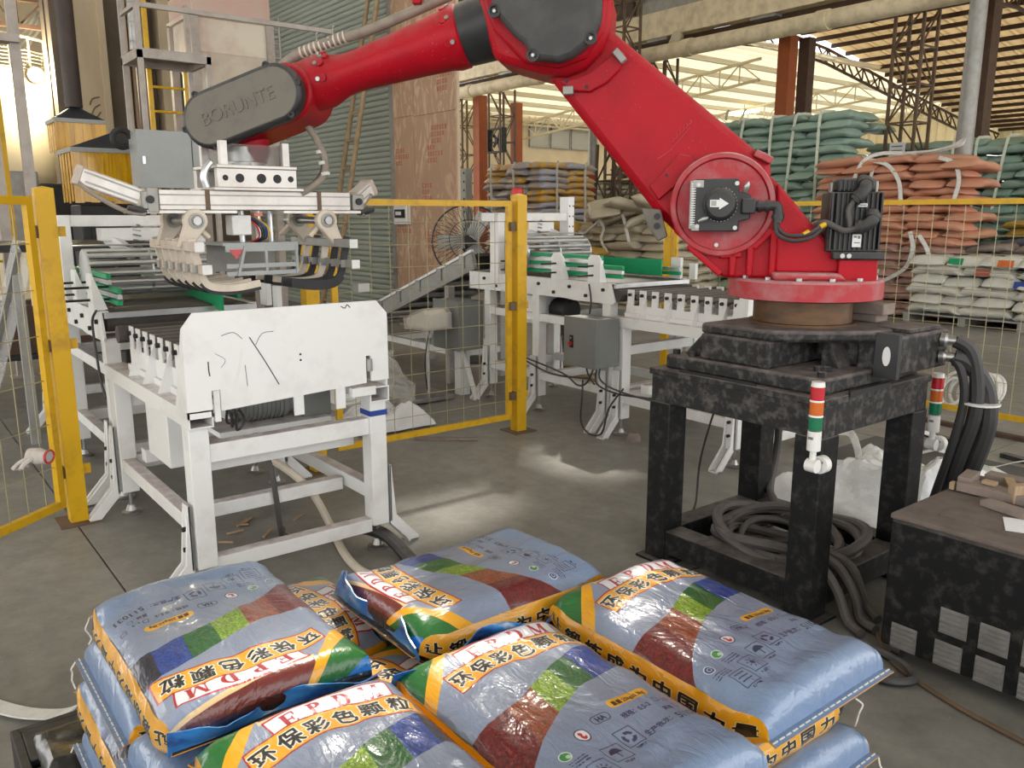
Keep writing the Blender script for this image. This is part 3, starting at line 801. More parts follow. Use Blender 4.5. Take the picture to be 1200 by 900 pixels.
    for yc in (y0 + .02, y1 - .02):
        pt = part('mast', MB().box(px - .06, px + .06, yc - .035, yc + .035, z1 - .12, zt + (.14 if yc > y0 + .1 else .0)), M['white_clean'], t, bev=.004)
        if yc > y0 + .1:
            for r_ in range(5):
                for c_ in (-.03, .03):
                    part('bolt_hole', MB().cyl((px + .0602, yc + c_ * .7, zt - .30 + r_ * .09), (px + .0612, yc + c_ * .7, zt - .30 + r_ * .09), .008, 8), M['ink'], pt)
    part('mast_beam', MB().box(px - .035, px + .035, y0 - .12, y1, zt - .07, zt), M['white'], t, bev=.004)
    part('arm_plate', MB().box(px - .05, px + .09, y0 + .22, y1 - .25, zt - .16, zt - .08), M['white'], t, bev=.004)
    for yy in (y0 + .27, y1 - .3):
        part('swing_arm', MB().bar((px + .02, yy, zt - .14), (drum_x - .02, yy + .10, dz + .10), .05, .07), M['white'], t)
    sp = MB(); pts = []
    yy = (y0 + y1) / 2
    for k in range(49):
        a = 2 * PI * k / 8; pts.append((px + .07 + .03 * math.cos(a), yy + .03 * math.sin(a), zt - .06 - .2 * k / 48))
    part('spring', sp.tube(pts, .006, 5, 1), M['steel'], t)
    return t

lf = feed('white feed conveyor leading into the near left roller table past the yellow post', -7.2, -4.86, 1.0, 1.86, .925, 1.085, 1.60, -5.62, ((-6.0, 1.74, 1.15), (-4.72, 1.60, 1.12)))
rf = feed('white feed conveyor with a grey control cabinet on its legs', -6.1, -4.27, 4.29, 5.12, .962, 1.112, 1.62, -5.50, ((-5.15, 5.0, 1.19), (-4.42, 4.94, 1.20)))
part('motor_hood', MB().box(-5.60, -5.17, 4.34, 4.70, .72, .955), M['white_clean'], rf, bev=.006)
part('belt_motor', MB().lathe((-4.95, 4.5, .84), (-1, 0, 0), [(0, .07), (.02, .095), (.20, .095), (.22, .08)], 16), M['dark'], rf)
cable_black = lambda pts, r=.007: MB().tube(pts, r, 7)
part('limit_cable', cable_black([(-4.94, .985, 1.09), (-4.99, .97, 1.03), (-4.98, .97, .90), (-4.93, .97, .72), (-4.85, .97, .62)]), M['rubber'], lf)

# grey control cabinet fixed to the right feed conveyor
gx0, gx1, gy0, gy1, gz0, gz1 = -4.50, -4.17, 4.0, 4.18, .53, .88
t = thing('control_cabinet', 'grey control cabinet with a red rotary switch on the right conveyor legs', 'cabinet', (-4.33, 4.18, .53))
part('body', MB().box(gx0, gx1, gy0 + .02, gy1 + .055, gz0, gz1), M['grey_box'], t, bev=.005)
d_ = part('door', MB().box(gx0 - .004, gx1 + .004, gy0, gy0 + .018, gz0 - .004, gz1 + .004), M['grey_box'], t, bev=.004)
part('switch_plate', MB().box(gx0 + .065, gx0 + .10, gy0 - .006, gy0, gz0 + .13, gz0 + .22), M['ink'], d_)
part('switch_knob', MB().cyl((gx0 + .082, gy0 - .025, gz0 + .158), (gx0 + .082, gy0 - .006, gz0 + .158), .014, 12), M['red_plain'], d_)
part('key_lock', MB().cyl((gx0 + .082, gy0 - .012, gz0 + .20), (gx0 + .082, gy0 - .006, gz0 + .20), .008, 10), M['steel'], d_)
for k, pts in enumerate(([(-4.28, 4.1, .53), (-4.30, 4.06, .42), (-4.45, 4.1, .36), (-4.75, 4.2, .40), (-5.3, 4.2, .47)],
                         [(-4.25, 4.1, .53), (-4.20, 4.05, .42), (-4.08, 4.12, .36), (-3.95, 4.22, .34), (-3.7, 4.3, .34)],
                         [(-4.22, 4.1, .53), (-4.16, 4.05, .45), (-4.05, 4.12, .38), (-3.8, 4.24, .33), (-3.6, 4.32, .33)],
                         [(-4.42, 4.12, .40), (-4.36, 4.06, .30), (-4.36, 4.05, .12), (-4.30, 4.07, .03), (-4.15, 4.06, .06), (-4.10, 4.08, .25), (-4.02, 4.14, .40)],
                         [(-4.50, 4.24, 1.1), (-4.47, 4.235, .95), (-4.52, 4.23, .7), (-4.50, 4.235, .45), (-4.40, 4.22, .36)],
                         [(-5.3, 4.2, .46), (-4.9, 4.19, .38), (-4.6, 4.2, .385), (-4.45, 4.22, .40)])):
    part('cable', cable_black(pts), M['rubber'], t)
mb = MB().lathe((-4.02, 4.26, .0), (0, 0, 1), [(0, .055), (.03, .05), (.06, .03)], 10)
solo('crumpled_rag', mb, M['wood_dusty'], 'crumpled pale rag on the floor by the right roller table foot', 'rag', loc=(-4.02, 4.26, 0))

# inclined belt feeding the right line
t = thing('incline_conveyor', 'sloping grey belt conveyor rising behind the wire fence panel', 'conveyor', (-7.2, 4.7, 0))
A = Vector((-8.4, 0, .42)); B = Vector((-6.13, 0, 1.20))
for y in (4.36, 5.06):
    part('side_rail', MB().bar((A.x, y, A.z), (B.x, y, B.z), .04, .16, (0, 0, 1)), M['galv'], t)
    part('edge_rail', MB().bar((A.x, y - .02, A.z + .09), (B.x, y - .02, B.z + .09), .03, .025), M['white'], t)
part('belt', MB().bar((A.x, 4.71, A.z + .05), (B.x, 4.71, B.z + .05), .62, .03), M['belt_dark'], t)
for k in range(6):
    p = A.lerp(B, .08 + k * .17)
    part('return_roller', MB().cyl((p.x, 4.38, p.z - .06), (p.x, 5.04, p.z - .06), .03, 10), M['steel'], t)
    part('clamp', MB().box(p.x - .04, p.x + .04, 4.325, 4.34, p.z - .02, p.z + .09), M['steel'], t)
for x, zt in ((-7.9, .55), (-6.6, .95)):
    for y in (4.40, 5.02):
        part('leg', MB().box(x - .035, x + .035, y - .035, y + .035, 0, zt), M['galv'], t)
    part('cross_bar', MB().box(x - .03, x + .03, 4.43, 4.99, .25, .31), M['white'], t)
part('long_bar', MB().box(-7.87, -6.63, 4.37, 4.43, .28, .34), M['white'], t)
part('long_bar', MB().box(-7.87, -6.63, 4.99, 5.05, .28, .34), M['white'], t)

# second grey cabinet, scale column, things on the floor behind the fence
t = thing('control_cabinet', 'dark grey cabinet on a white leg behind the fence, under the sloping belt', 'cabinet', (-6.1, 4.2, .4))
part('body', MB().box(-6.33, -5.93, 4.06, 4.31, .43, .86), M['grey_box'], t, bev=.005)
part('door', MB().box(-6.335, -5.925, 4.04, 4.058, .425, .865), M['grey_box'], t, bev=.004)
part('lock', MB().cyl((-6.27, 4.03, .66), (-6.27, 4.04, .66), .012, 10), M['steel'], t)
part('leg', MB().box(-6.16, -6.06, 4.15, 4.25, 0, .43), M['white'], t)
part('leg_brace', MB().bar((-6.06, 4.18, .40), (-5.75, 4.10, .02), .05, .02, (0, 1, 0)), M['white'], t)
t = thing('scale_readout', 'weighing scale display head wrapped in clear film on a thin pole', 'scale', (-6.15, 3.86, 0))
part('pole', MB().cyl((-6.15, 3.86, .03), (-6.15, 3.86, .62), .017, 12), M['chrome'], t)
part('collar', MB().box(-6.18, -6.12, 3.83, 3.89, .54, .62), M['alu'], t, bev=.005)
hd = part('head', MB().prism([(-6.33, .62), (-6.35, .70), (-6.05, .80), (-5.98, .76), (-5.98, .64)], 3.76, 3.98, 'XZ'), M['cream_part'], t, bev=.015)
part('film_wrap', MB().prism([(-6.345, .61), (-6.365, .705), (-6.05, .815), (-5.965, .77), (-5.965, .63)], 3.745, 3.995, 'XZ'), M['plastic_clear'], t)
part('cable', MB().tube([(-6.0, 3.80, .66), (-6.05, 3.79, .5), (-6.12, 3.81, .3), (-6.15, 3.85, .06)], .006, 6), M['rubber'], t)
part('platform', MB().box(-6.5, -5.95, 3.5, 4.0, .01, .05), M['steel'], t, bev=.006)

def crumple(x0, x1, y0, y1, h, seed, n=44, edge=.15, base=.012):
    """a crumpled sheet lying on the floor"""
    mb = MB(); V = []
    for j in range(n + 1):
        for i in range(n + 1):
            u, w = i / n, j / n
            x = x0 + (x1 - x0) * u; y = y0 + (y1 - y0) * w
            e = min(1, min(u, 1 - u, w, 1 - w) / edge)
            p = Vector((x * 2.3 + seed, y * 2.3, seed * .7))
            a = .35 + .55 * mnoise.noise(p) + .30 * mnoise.noise(p * 2.1) + .16 * abs(mnoise.noise(p * 4.3)) + .07 * abs(mnoise.noise(p * 9.7)); a = max(a, 0)
            wob = .12 * mnoise.noise(Vector((x * 3, y * 3, seed)))
            V.append((x + wob * (y1 - y0) * .6, y + wob * (x1 - x0) * .6, base + h * a * (e ** .6)))
    F = [(j * (n + 1) + i, j * (n + 1) + i + 1, (j + 1) * (n + 1) + i + 1, (j + 1) * (n + 1) + i) for j in range(n) for i in range(n)]
    return mb.add(V, F)
solo('plastic_bag_heap', crumple(-5.95, -5.25, 2.75, 3.35, .22, 3.1, base=.02), M['plastic_white'], 'heap of crumpled white plastic film on the floor behind the fence', 'plastic sheet', loc=(-5.6, 3.05, 0), smooth=25)
# reel with film
t = thing('wrapped_reel', 'round white tub wrapped in film behind the fence panel', 'tub', (-6.35, 3.15, 0))
part('rim', MB().lathe((-6.30, 3.15, .02), (.35, -.15, .9), [(0, .15), (.05, .21), (.14, .23), (.15, .20), (.10, .18)], 24), M['label_white'], t)
part('core', MB().lathe((-6.30, 3.15, .02), (.35, -.15, .9), [(.0, .10), (.12, .11)], 16), M['plastic_white'], t)
# tilted seat-like clear sheet standing on edge
mb = MB(); V = []; n = 16
for j in range(n + 1):
    for i in range(n + 1):
        u = i / n; w = j / n
        x = -5.75 - .50 * u * (1 - .3 * w) - .30 * w; y = 3.32 + .30 * w + .12 * math.sin(3 * u + 4 * w) + .05 * mnoise.noise(Vector((u * 6, w * 6, 2)))
        V.append((x + .04 * mnoise.noise(Vector((u * 7, w * 7, 9))), y, .02 + .44 * w * (1 - .35 * (2 * u - 1) ** 2)))
mb.add(V, [(j * (n + 1) + i, j * (n + 1) + i + 1, (j + 1) * (n + 1) + i + 1, (j + 1) * (n + 1) + i) for j in range(n) for i in range(n)])
solo('clear_film_sheet', mb, M['plastic_clear'], 'stiff clear film standing folded upright beside the white film heap', 'plastic sheet', loc=(-5.9, 3.4, 0), smooth=25)
solo('thin_batten', MB().bar((-5.02, 3.02, .012), (-4.72, 3.37, .012), .025, .02), M['wood_dusty'], 'thin brown batten on the floor at the fence panel foot', 'stick', loc=(-4.9, 3.2, 0))

# ------------------------------------------------------------------ safety fence
def fence_post(x, y, label, h=1.73, hinge=-1, w=.085):
    t = thing('fence_post', label, 'post', (x, y, 0))
    part('post', MB().box(x - w / 2, x + w / 2, y - w / 2, y + w / 2, .008, h).add([(x - w / 2, y - w / 2, h), (x + w / 2, y - w / 2, h), (x + w / 2, y + w / 2, h), (x - w / 2, y + w / 2, h), (x, y, h + .012)], [(0, 1, 4), (1, 2, 4), (2, 3, 4), (3, 0, 4)]), M['yellow'], t, smooth=0)
    part('base_plate', MB().box(x - .10, x + .10, y - .10, y + .10, 0, .008), M['rust'], t)
    for z in (.28, .95, 1.52):
        part('hinge_lug', MB().box(x - .03, x + .03, y + hinge * w / 2 + (-.05 if hinge < 0 else 0), y + hinge * w / 2 + (0 if hinge < 0 else .05), z - .03, z + .03), M['rust'], t, bev=.003)
        part('lug', MB().box(x - .012, x + .012, y - hinge * w / 2 - (0 if hinge < 0 else .04), y - hinge * w / 2 + (.04 if hinge < 0 else 0), z - .025, z + .025), M['yellow'], t)
    return t
def fence_panel(p, q, z0, z1, label, nv, nh, name='wire_fence', fw=.04):
    p = Vector((*p, 0)); q = Vector((*q, 0))
    t = thing(name, label, 'fence', ((p + q) / 2))
    d = (q - p).normalized()
    for c, nm in ((p + d * fw / 2, 'upright'), (q - d * fw / 2, 'upright')):
        part(nm, MB().bar((c.x, c.y, z0), (c.x, c.y, z1), fw, .03, d.cross(Vector((0, 0, 1)))), M['yellow'], t)
    for z in (z0 + fw / 2, z1 - fw / 2):
        part('rail', MB().bar((*(p + d * fw).xy, z), (*(q - d * fw).xy, z), .03, fw), M['yellow'], t)
    mb = MB()
    for k in range(1, nv):
        c = p.lerp(q, k / nv); mb.cyl((c.x, c.y, z0 + fw), (c.x, c.y, z1 - fw), .0027, 4)
    for k in range(1, nh):
        z = z0 + (z1 - z0) * k / nh
        mb.cyl((*(p + d * fw).xy, z), (*(q - d * fw).xy, z), .0027, 4)
    part('wire_mesh', mb, M['wire'], t, stuff=True)
    return t
fence_post(-4.73, .755, 'yellow square post nearest the camera, between open gate and left conveyor')
fence_post(-4.76, 3.78, 'yellow square post at the middle of the picture beside the fan', h=1.74)
fence_panel((-4.78, 2.30), (-4.77, 3.715), .10, 1.70, 'yellow framed wire panel in front of the bamboo ladder and scale', 10, 11)
fence_panel((-4.40, .33), (-4.70, .69), .10, 1.69, 'yellow framed wire gate swung open with a glove stuck in it', 4, 7, 'fence_gate')
fence_panel((-5.76, 6.62), (-1.5, 6.62), .10, 1.72, 'long yellow framed wire panel in front of the orange and white bags', 36, 12)
fence_post(-5.83, 6.62, 'yellow square post seen between the green guide and the red robot hub', hinge=1)
fence_post(-4.05, 6.66, 'slim yellow post right behind the robot turntable edge', w=.05, hinge=1)
fence_post(-4.76, 2.15, 'yellow post behind the gripper fingers at the wire panel edge', hinge=1)
# red beacon on the middle post
t = thing('red_beacon', 'small red beacon just behind the middle yellow post top', 'beacon', (-5.15, 4.1, 1.6))
part('lens', MB().lathe((-5.36, 4.24, 1.68), (0, 0, 1), [(0, .05), (.12, .048), (.135, .03)], 16), M['red_plain'], t)
part('stem', MB().cyl((-5.36, 4.24, 1.1), (-5.36, 4.24, 1.68), .02, 10), M['white'], t)
t = thing('red_beacon', 'flat red beacon behind the gripper beam under the grey cabinet', 'beacon', (-5.9, 1.86, 1.6))
part('lens', MB().lathe((-5.9, 1.86, 1.66), (0, 0, 1), [(0, .06), (.05, .058), (.06, .04)], 16), M['red_plain'], t)
part('stem', MB().cyl((-5.9, 1.86, 1.08), (-5.9, 1.86, 1.66), .02, 10), M['white'], t)

# work glove caught on the gate
def glove(loc, rot):
    t = thing('work_glove', 'white cotton work glove with red cuff stuck on the open gate', 'glove', loc)
    mb = MB()
    mb.lathe((0, 0, 0), (1, 0, -.1), [(-.055, .02), (-.05, .036), (0, .042), (.03, .034), (.05, .032)], 14)
    for k in range(4):
        a = .35 * (k - 1.5)
        d = Vector((-math.cos(a), math.sin(a) * .8, -.5 - .1 * k))
        mb.tube([(-.045, -.03 + .02 * k, -.005), Vector((-.045, -.03 + .02 * k, -.005)) + d * .035, Vector((-.05, -.03 + .02 * k, -.02)) + d * (.06 + .008 * (k % 3))], .0105, 7, 3)
    mb.tube([(-.01, -.035, 0), (-.03, -.06, -.015), (-.05, -.068, -.04)], .012, 7, 3)
    Mx = Matrix.Rotation(rot, 4, 'Z')
    mb.xf(Mx); part('palm', mb, M['glove_cloth'], t, local=True)
    cm = MB(); pts = [(.05, .036 * math.cos(2 * PI * k / 12), .030 * math.sin(2 * PI * k / 12)) for k in range(13)]
    part('cuff', cm.tube(pts, .006, 6, 2).xf(Mx), M['led_red'], t, local=True)
    return t
glove((-4.43, .568, .46), R(48))
# ------------------------------------------------------------------ robot stand
SX0, SX1, SY0, SY1, SZ = -2.55, -1.66, 2.79, 3.62, .92
st = thing('robot_stand', 'heavy black welded steel stand under the red robot', 'stand', (-2.1, 3.2, 0))
part('top_plate', MB().box(SX0, SX1, SY0, SY1, SZ - .03, SZ), M['stand'], st, bev=.004)
mb = MB()
for (a, b, c, d) in ((SX0 + .01, SX1 - .01, SY0 + .01, SY0 + .10), (SX0 + .01, SX1 - .01, SY1 - .10, SY1 - .01), (SX0 + .01, SX0 + .1, SY0 + .1, SY1 - .1), (SX1 - .1, SX1 - .01, SY0 + .1, SY1 - .1)):
    part('top_beam', MB().box(a, b, c, d, SZ - .155, SZ - .03), M['stand'], st, bev=.004)
for x in (SX0 + .065, SX1 - .065):
    for y in (SY0 + .065, SY1 - .065):
        part('leg', MB().box(x - .06, x + .06, y - .06, y + .06, .012, SZ - .155 + .001), M['stand_dark'], st, bev=.005)
        part('foot_plate', MB().box(x - .09, x + .09, y - .09, y + .09, 0, .012), M['stand_dark'], st)
for (a, b, c, d) in ((SX0 + .125, SX1 - .125, SY0 + .01, SY0 + .12), (SX0 + .125, SX1 - .125, SY1 - .12, SY1 - .01), (SX0 + .01, SX0 + .12, SY0 + .125, SY1 - .125), (SX1 - .12, SX1 - .01, SY0 + .125, SY1 - .125)):
    part('lower_beam', MB().box(a, b, c, d, .05, .16), M['stand_dark'], st, bev=.004)

# ------------------------------------------------------------------ the robot: local x along the arm, y towards the camera side, z up
RC = (-2.05, 3.2, 0)
ra = math.atan2(-.664, -.748)
rb = thing('palletising_robot', 'big red palletising robot arm with dusty grey covers on a black stand', 'robot', (RC[0], RC[1], SZ), ra)
FR[rb.name] = Matrix.Translation((RC[0], RC[1], 0)) @ Matrix.Rotation(ra, 4, 'Z')
RZ = Matrix.Translation((0, 0, -SZ))
def rp(name, mb, m, parent=rb, world=False, **k):
    if world: mb.xf(FR[rb.name].inverted())
    mb.xf(RZ)
    return part(name, mb, M[m], parent, local=True, **k)

# base casting (world aligned with the stand)
zc = 1.145
bc = rp('base_casting', MB().box(-2.49, -1.70, 2.83, 3.57, SZ, .985), 'stand', world=True, bev=.012)
rp('base_block', MB().prism([(-2.31, 2.845), (-1.96, 2.845), (-1.96, 3.2), (-1.70, 3.2), (-1.70, 3.5), (-2.31, 3.5)], .985, 1.10, 'XY'), 'stand', bc, world=True, bev=.012)
rp('base_roof', MB().prism([(-2.31, 2.845), (-1.955, 2.845), (-1.85, 2.96), (-1.69, 3.17), (-1.69, 3.50), (-2.31, 3.50)], 1.098, zc, 'XY'), 'stand', bc, world=True, bev=.014)
rp('base_skirt', MB().prism([(-2.31, SZ + .03), (-2.31, zc - .02), (-2.44, .99), (-2.44, SZ + .03)], 2.9, 3.5, 'XZ'), 'stand', bc, world=True, bev=.01)
rp('base_rib', MB().prism([(-1.88, .98), (-1.80, .98), (-1.855, 1.10), (-1.88, 1.10)], 3.10, 3.2, 'XZ'), 'stand', bc, world=True)
for (x, y) in ((-2.46, 2.87), (-2.37, 2.87), (-1.74, 2.88), (-2.45, 3.5), (-1.79, 3.0), (-1.82, 2.98)):
    rp('anchor_bolt', MB().cyl((x, y, .985), (x, y, 1.005), .017, 6), 'stand', bc, world=True)
# black strips painted for the shade of slots between the casting and the plate
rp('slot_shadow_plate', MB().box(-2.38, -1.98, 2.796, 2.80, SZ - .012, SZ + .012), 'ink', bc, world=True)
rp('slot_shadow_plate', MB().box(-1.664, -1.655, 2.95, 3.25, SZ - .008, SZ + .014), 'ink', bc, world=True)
cb = rp('connector_box', MB().box(-1.78, -1.60, 3.19, 3.60, .97, 1.13), 'stand', bc, world=True, bev=.012)
rp('connector_lid', MB().box(-1.76, -1.62, 3.30, 3.56, 1.13, 1.15), 'stand', cb, world=True, bev=.004)
rp('connector_strap', MB().box(-1.690, -1.595, 3.17, 3.195, .96, 1.14), 'black_plastic', cb, world=True)
mb = MB().lathe((0, 0, 0), (0, -1, 0), [(0, .03), (.002, .03)], 20)
mb.xf(Matrix.Translation((-1.64, 3.169, 1.05)) @ Matrix.Diagonal((.55, 1, 1.3, 1)))
rp('oval_label', mb, 'label_white', cb, world=True, label='small pale blue oval sticker')
for z in (1.09, 1.02):
    rp('cable_gland', MB().lathe((-1.60, 3.53, z), (1, .25, 0), [(0, .028), (.02, .03), (.03, .022), (.06, .022)], 14), 'steel', cb, world=True)
rp('mechanical_stop', MB().box(-1.97, -1.83, 3.42, 3.52, zc, zc + .035).box(-1.97, -1.79, 3.40, 3.50, zc + .035, zc + .085), 'wood_dusty', bc, world=True, bev=.006)
# swivel
rp('bearing_ring', MB().lathe((0, 0, zc - .01), (0, 0, 1), [(0, .225), (.02, .225), (.022, .205), (.115, .205), (.125, .24)], 44), 'brown_ring')
tt = rp('turntable', MB().lathe((0, 0, 1.255), (0, 0, 1), [(0, .30), (.006, .318), (.075, .318), (.085, .31), (.086, .0001)], 48), 'red_dusty', bev=.0)
for k in range(14):
    a = 2 * PI * k / 14
    rp('flange_bolt', MB().cyl((.285 * math.cos(a), .285 * math.sin(a), 1.34), (.285 * math.cos(a), .285 * math.sin(a), 1.352), .012, 6), 'steel', tt)
# turret: solid lower body, front cheek carrying the hub
ZT = 1.34
body = [(-.14, ZT), (.35, ZT), (.55, 1.53), (.50, 1.56), (.10, 1.56), (-.10, 1.43), (-.135, 1.39)]
col_ = rp('turret', MB().prism(body, -.15, .10, 'XZ'), 'red', bev=.012)
def rounded(pts): return pts
cheek = [(-.14, ZT), (.35, ZT), (.47, 1.45), (.56, 1.53), (.55, 1.75), (.36, 1.845), (.20, 1.77), (.165, 1.745), (-.095, 1.455), (-.13, 1.41)]
rp('front_cheek', MB().prism(cheek, .085, .125, 'XZ'), 'red', col_, bev=.012)
rp('rear_cheek', MB().prism(cheek, -.17, -.145, 'XZ'), 'red', col_, bev=.01)
# raised ribs which leave the pockets
def rib(p, q, w=.026): return MB().bar((p[0], .140, p[1]), (q[0], .140, q[1]), .034, w, (1, 0, .01))
for p, q in (((.36, 1.355), (.50, 1.475)), ((.315, 1.35), (.315, 1.46)), ((.245, 1.35), (.245, 1.50)), ((.155, 1.35), (.155, 1.54)), ((.24, 1.425), (.155, 1.425)), ((.235, 1.465), (.165, 1.54)), ((.37, 1.435), (.28, 1.44)), ((.36, 1.355), (-.12, 1.355))):
    rp('web_rib', rib(p, q), 'red', col_, bev=.006)
rp('smooth_panel', MB().prism([(-.125, 1.36), (.15, 1.36), (.15, 1.60), (.155, 1.735), (-.085, 1.46), (-.12, 1.41)], .12, .155, 'XZ'), 'red', col_, bev=.016)
mb = MB().prism([(-.13, ZT), (.16, ZT), (.16, ZT + .03), (-.10, ZT + .03)], .15, .24, 'XZ')
rp('dust_ledge', mb, 'red_dusty', col_, bev=.012)
# hub of the shoulder joint
HC = (.368, 1.642)
hub = rp('shoulder_hub', MB().lathe((HC[0], .06, HC[1]), (0, 1, 0), [(0, .205), (.09, .207), (.10, .203), (.102, .188), (.088, .183), (.085, .0001)], 60), 'red', col_)
rp('hub_rim', MB().lathe((HC[0], .145, HC[1]), (0, 1, 0), [(0, .211), (.012, .211), (.020, .205), (.020, .190), (.004, .186)], 60), 'red_dusty', hub)
rp('hub_screw', MB().cyl((.385, .145, 1.478), (.385, .155, 1.478), .009, 8), 'bolt_light', hub)
rp('hub_bump', MB().prism([(.70, 1.63), (.62, 1.625), (.585, 1.51), (.625, 1.49), (.67, 1.55)], .05, .12, 'XZ'), 'cover_grey', hub, bev=.008)
for z in (1.595, 1.555):
    rp('bump_bolt', MB().cyl((.632, .12, z), (.632, .128, z), .014, 10), 'bolt', hub)
# shoulder motor, seen end on
sm = rp('shoulder_motor', MB().prism([(.497, 1.535), (.497, 1.725), (.48, 1.742), (.315, 1.745), (.31, 1.695), (.262, 1.68), (.262, 1.585), (.305, 1.575), (.305, 1.535)], .145, .235, 'XZ'), 'black_plastic', bev=.004)
rp('motor_edge', MB().box(.487, .502, .15, .236, 1.545, 1.735), 'galv', sm)
for k in range(18):
    z = 1.56 + k * .0095
    rp('cooling_fin', MB().box(.480, .4975, .2352, .2375, z, z + .004), 'label_white', sm)
rp('corner_plate', MB().box(.45, .492, .235, .238, 1.71, 1.738), 'galv', sm)
rp('corner_plate', MB().box(.462, .492, .235, .238, 1.538, 1.562), 'galv', sm)
rp('encoder_cap', MB().lathe((.383, .235, 1.642), (0, 1, 0), [(0, .066), (.02, .066), (.026, .06), (.05, .056), (.055, .05)], 40), 'black_plastic', sm)
for k in range(30):
    a = 2 * PI * k / 30
    rp('cap_rib', MB().bar((.383 + .066 * math.cos(a), .237, 1.642 + .066 * math.sin(a)), (.383 + .066 * math.cos(a), .254, 1.642 + .066 * math.sin(a)), .004, .006), 'galv' if 8 < k < 27 else 'black_plastic', sm)
for (s, z) in ((.47, 1.72), (.32, 1.725), (.47, 1.555), (.32, 1.55)):
    rp('motor_bolt', MB().cyl((s, .23, z), (s, .242, z), .009, 8), 'bolt_light', sm)
rp('lifting_eye', MB().lathe((.465, .24, 1.575), (-.8, .3, .35), [(0, .006), (.02, .012), (.035, .010), (.045, .003)], 10), 'bolt_light', sm)
rp('lifting_eye', MB().lathe((.288, .24, 1.69), (-.2, .3, .8), [(0, .008), (.02, .013), (.035, .010), (.045, .003)], 10), 'bolt_light', sm)
rp('arrow_label', MB().prism([(.425, 1.632), (.425, 1.660), (.388, 1.660), (.388, 1.668), (.352, 1.645), (.388, 1.622), (.388, 1.631)], .290, .2915, 'XZ'), 'label_white', sm, label='white arrow sticker')
rp('arrow_print', MB().prism([(.420, 1.636), (.420, 1.656), (.40, 1.656), (.40, 1.636)], .2915, .292, 'XZ'), 'galv', sm)
rp('plug_body', MB().box(.245, .30, .20, .265, 1.605, 1.665), 'black_plastic', sm, bev=.006)
rp('plug_elbow', MB().tube([(.25, .235, 1.635), (.21, .24, 1.635), (.165, .24, 1.635), (.155, .24, 1.61), (.155, .24, 1.57)], .020, 12), 'black_plastic', sm)
for s in (.235, .205): rp('plug_ring', MB().cyl((s, .238, 1.635), (s - .014, .238, 1.635), .025, 14), 'black_plastic', sm)
rp('plug_ring', MB().cyl((.155, .24, 1.605), (.155, .24, 1.585), .025, 14), 'black_plastic', sm)
rp('motor_cable', MB().tube([(.16, .24, 1.59), (.15, .245, 1.545), (.11, .25, 1.52), (.04, .25, 1.525), (-.02, .22, 1.56), (-.05, .19, 1.575)], .008, 8), 'rubber', sm)
rp('motor_cable', MB().tube([(.165, .245, 1.58), (.155, .26, 1.525), (.10, .26, 1.50), (.03, .25, 1.51), (-.02, .22, 1.545), (-.05, .2, 1.57)], .008, 8), 'rubber', sm)
for c in ((.055, .25, 1.523), (-.01, .225, 1.553)):
    rp('yellow_tag', MB().cyl((c[0], c[1], c[2]), (c[0] - .022, c[1] - .008, c[2] + .012), .0105, 10), 'yellow', sm)

# swivel motor standing upright behind the turret
mz0, mz1 = 1.455, 1.69
vm = rp('swivel_motor', MB().prism([(-.045, .18), (-.045, .02), (-.075, -.05), (-.21, -.05), (-.25, .0), (-.25, .18), (-.23, .20), (-.07, .20)], mz0, mz1, 'XY'), 'black_plastic', bev=.005)
for k in range(11):
    s = -.055 - k * .0185
    rp('cooling_fin', MB().box(s - .0035, s + .0035, .19, .215, mz0 + .01, mz1 - .004), 'black_plastic', vm)
rp('motor_head', MB().prism([(-.075, .17), (-.075, .02), (-.22, .02), (-.22, .17)], mz1, 1.745, 'XY'), 'black_plastic', vm, bev=.012)
for k in range(5):
    s = -.085 - k * .016
    rp('head_rib', MB().box(s - .003, s + .003, .165, .178, mz1 + .005, 1.738), 'black_plastic', vm)
rp('lifting_lug', MB().box(-.055, -.065, .09, .14, mz1, 1.73).box(-.225, -.238, .09, .14, mz1, 1.735), 'galv', vm, bev=.004)
rp('motor_plinth', MB().box(-.265, -.07, -.06, .215, 1.425, mz0), 'black_plastic', vm, bev=.005)
for s in (-.105, -.13): rp('plinth_bolt', MB().cyl((s, .21, 1.44), (s, .222, 1.44), .0095, 10), 'bolt_light', vm)
rp('red_pedestal', MB().box(-.25, -.10, -.05, .19, 1.335, 1.425), 'red', vm, bev=.006)
rp('type_plate', MB().box(-.172, -.138, .2155, .217, 1.475, 1.525), 'label_white', vm, label='white type plate')
rp('type_print', MB().box(-.168, -.158, .217, .2175, 1.508, 1.519).box(-.155, -.143, .217, .2175, 1.512, 1.519).box(-.167, -.145, .217, .2175, 1.490, 1.494), 'grey_box', vm)
rp('small_plate', MB().box(-.185, -.150, .2155, .217, 1.632, 1.646), 'label_white', vm)
rp('small_print', MB().box(-.181, -.154, .217, .2175, 1.637, 1.641), 'grey_box', vm)
for (z0_, h) in ((1.60, 0), (1.72, 1)):
    if h: P = [(-.17, .16, 1.735), (-.175, .19, 1.73), (-.17, .225, 1.705), (-.15, .24, 1.675), (-.13, .24, 1.655)]
    else: P = [(-.20, .21, 1.605), (-.205, .245, 1.60), (-.195, .26, 1.575), (-.165, .26, 1.555), (-.14, .255, 1.548)]
    pe = rp('power_plug', MB().tube(P, .024, 12), 'rubber', vm)
    for q in (1, 3): rp('plug_ring', MB().cyl(P[q], Vector(P[q]).lerp(Vector(P[q + 1]), .5), .029, 12), 'rubber', pe)
rp('power_cable', MB().tube([(-.14, .255, 1.548), (-.10, .25, 1.54), (-.07, .23, 1.553), (-.03, .21, 1.572), (.0, .17, 1.56)], .012, 8), 'hose', vm)
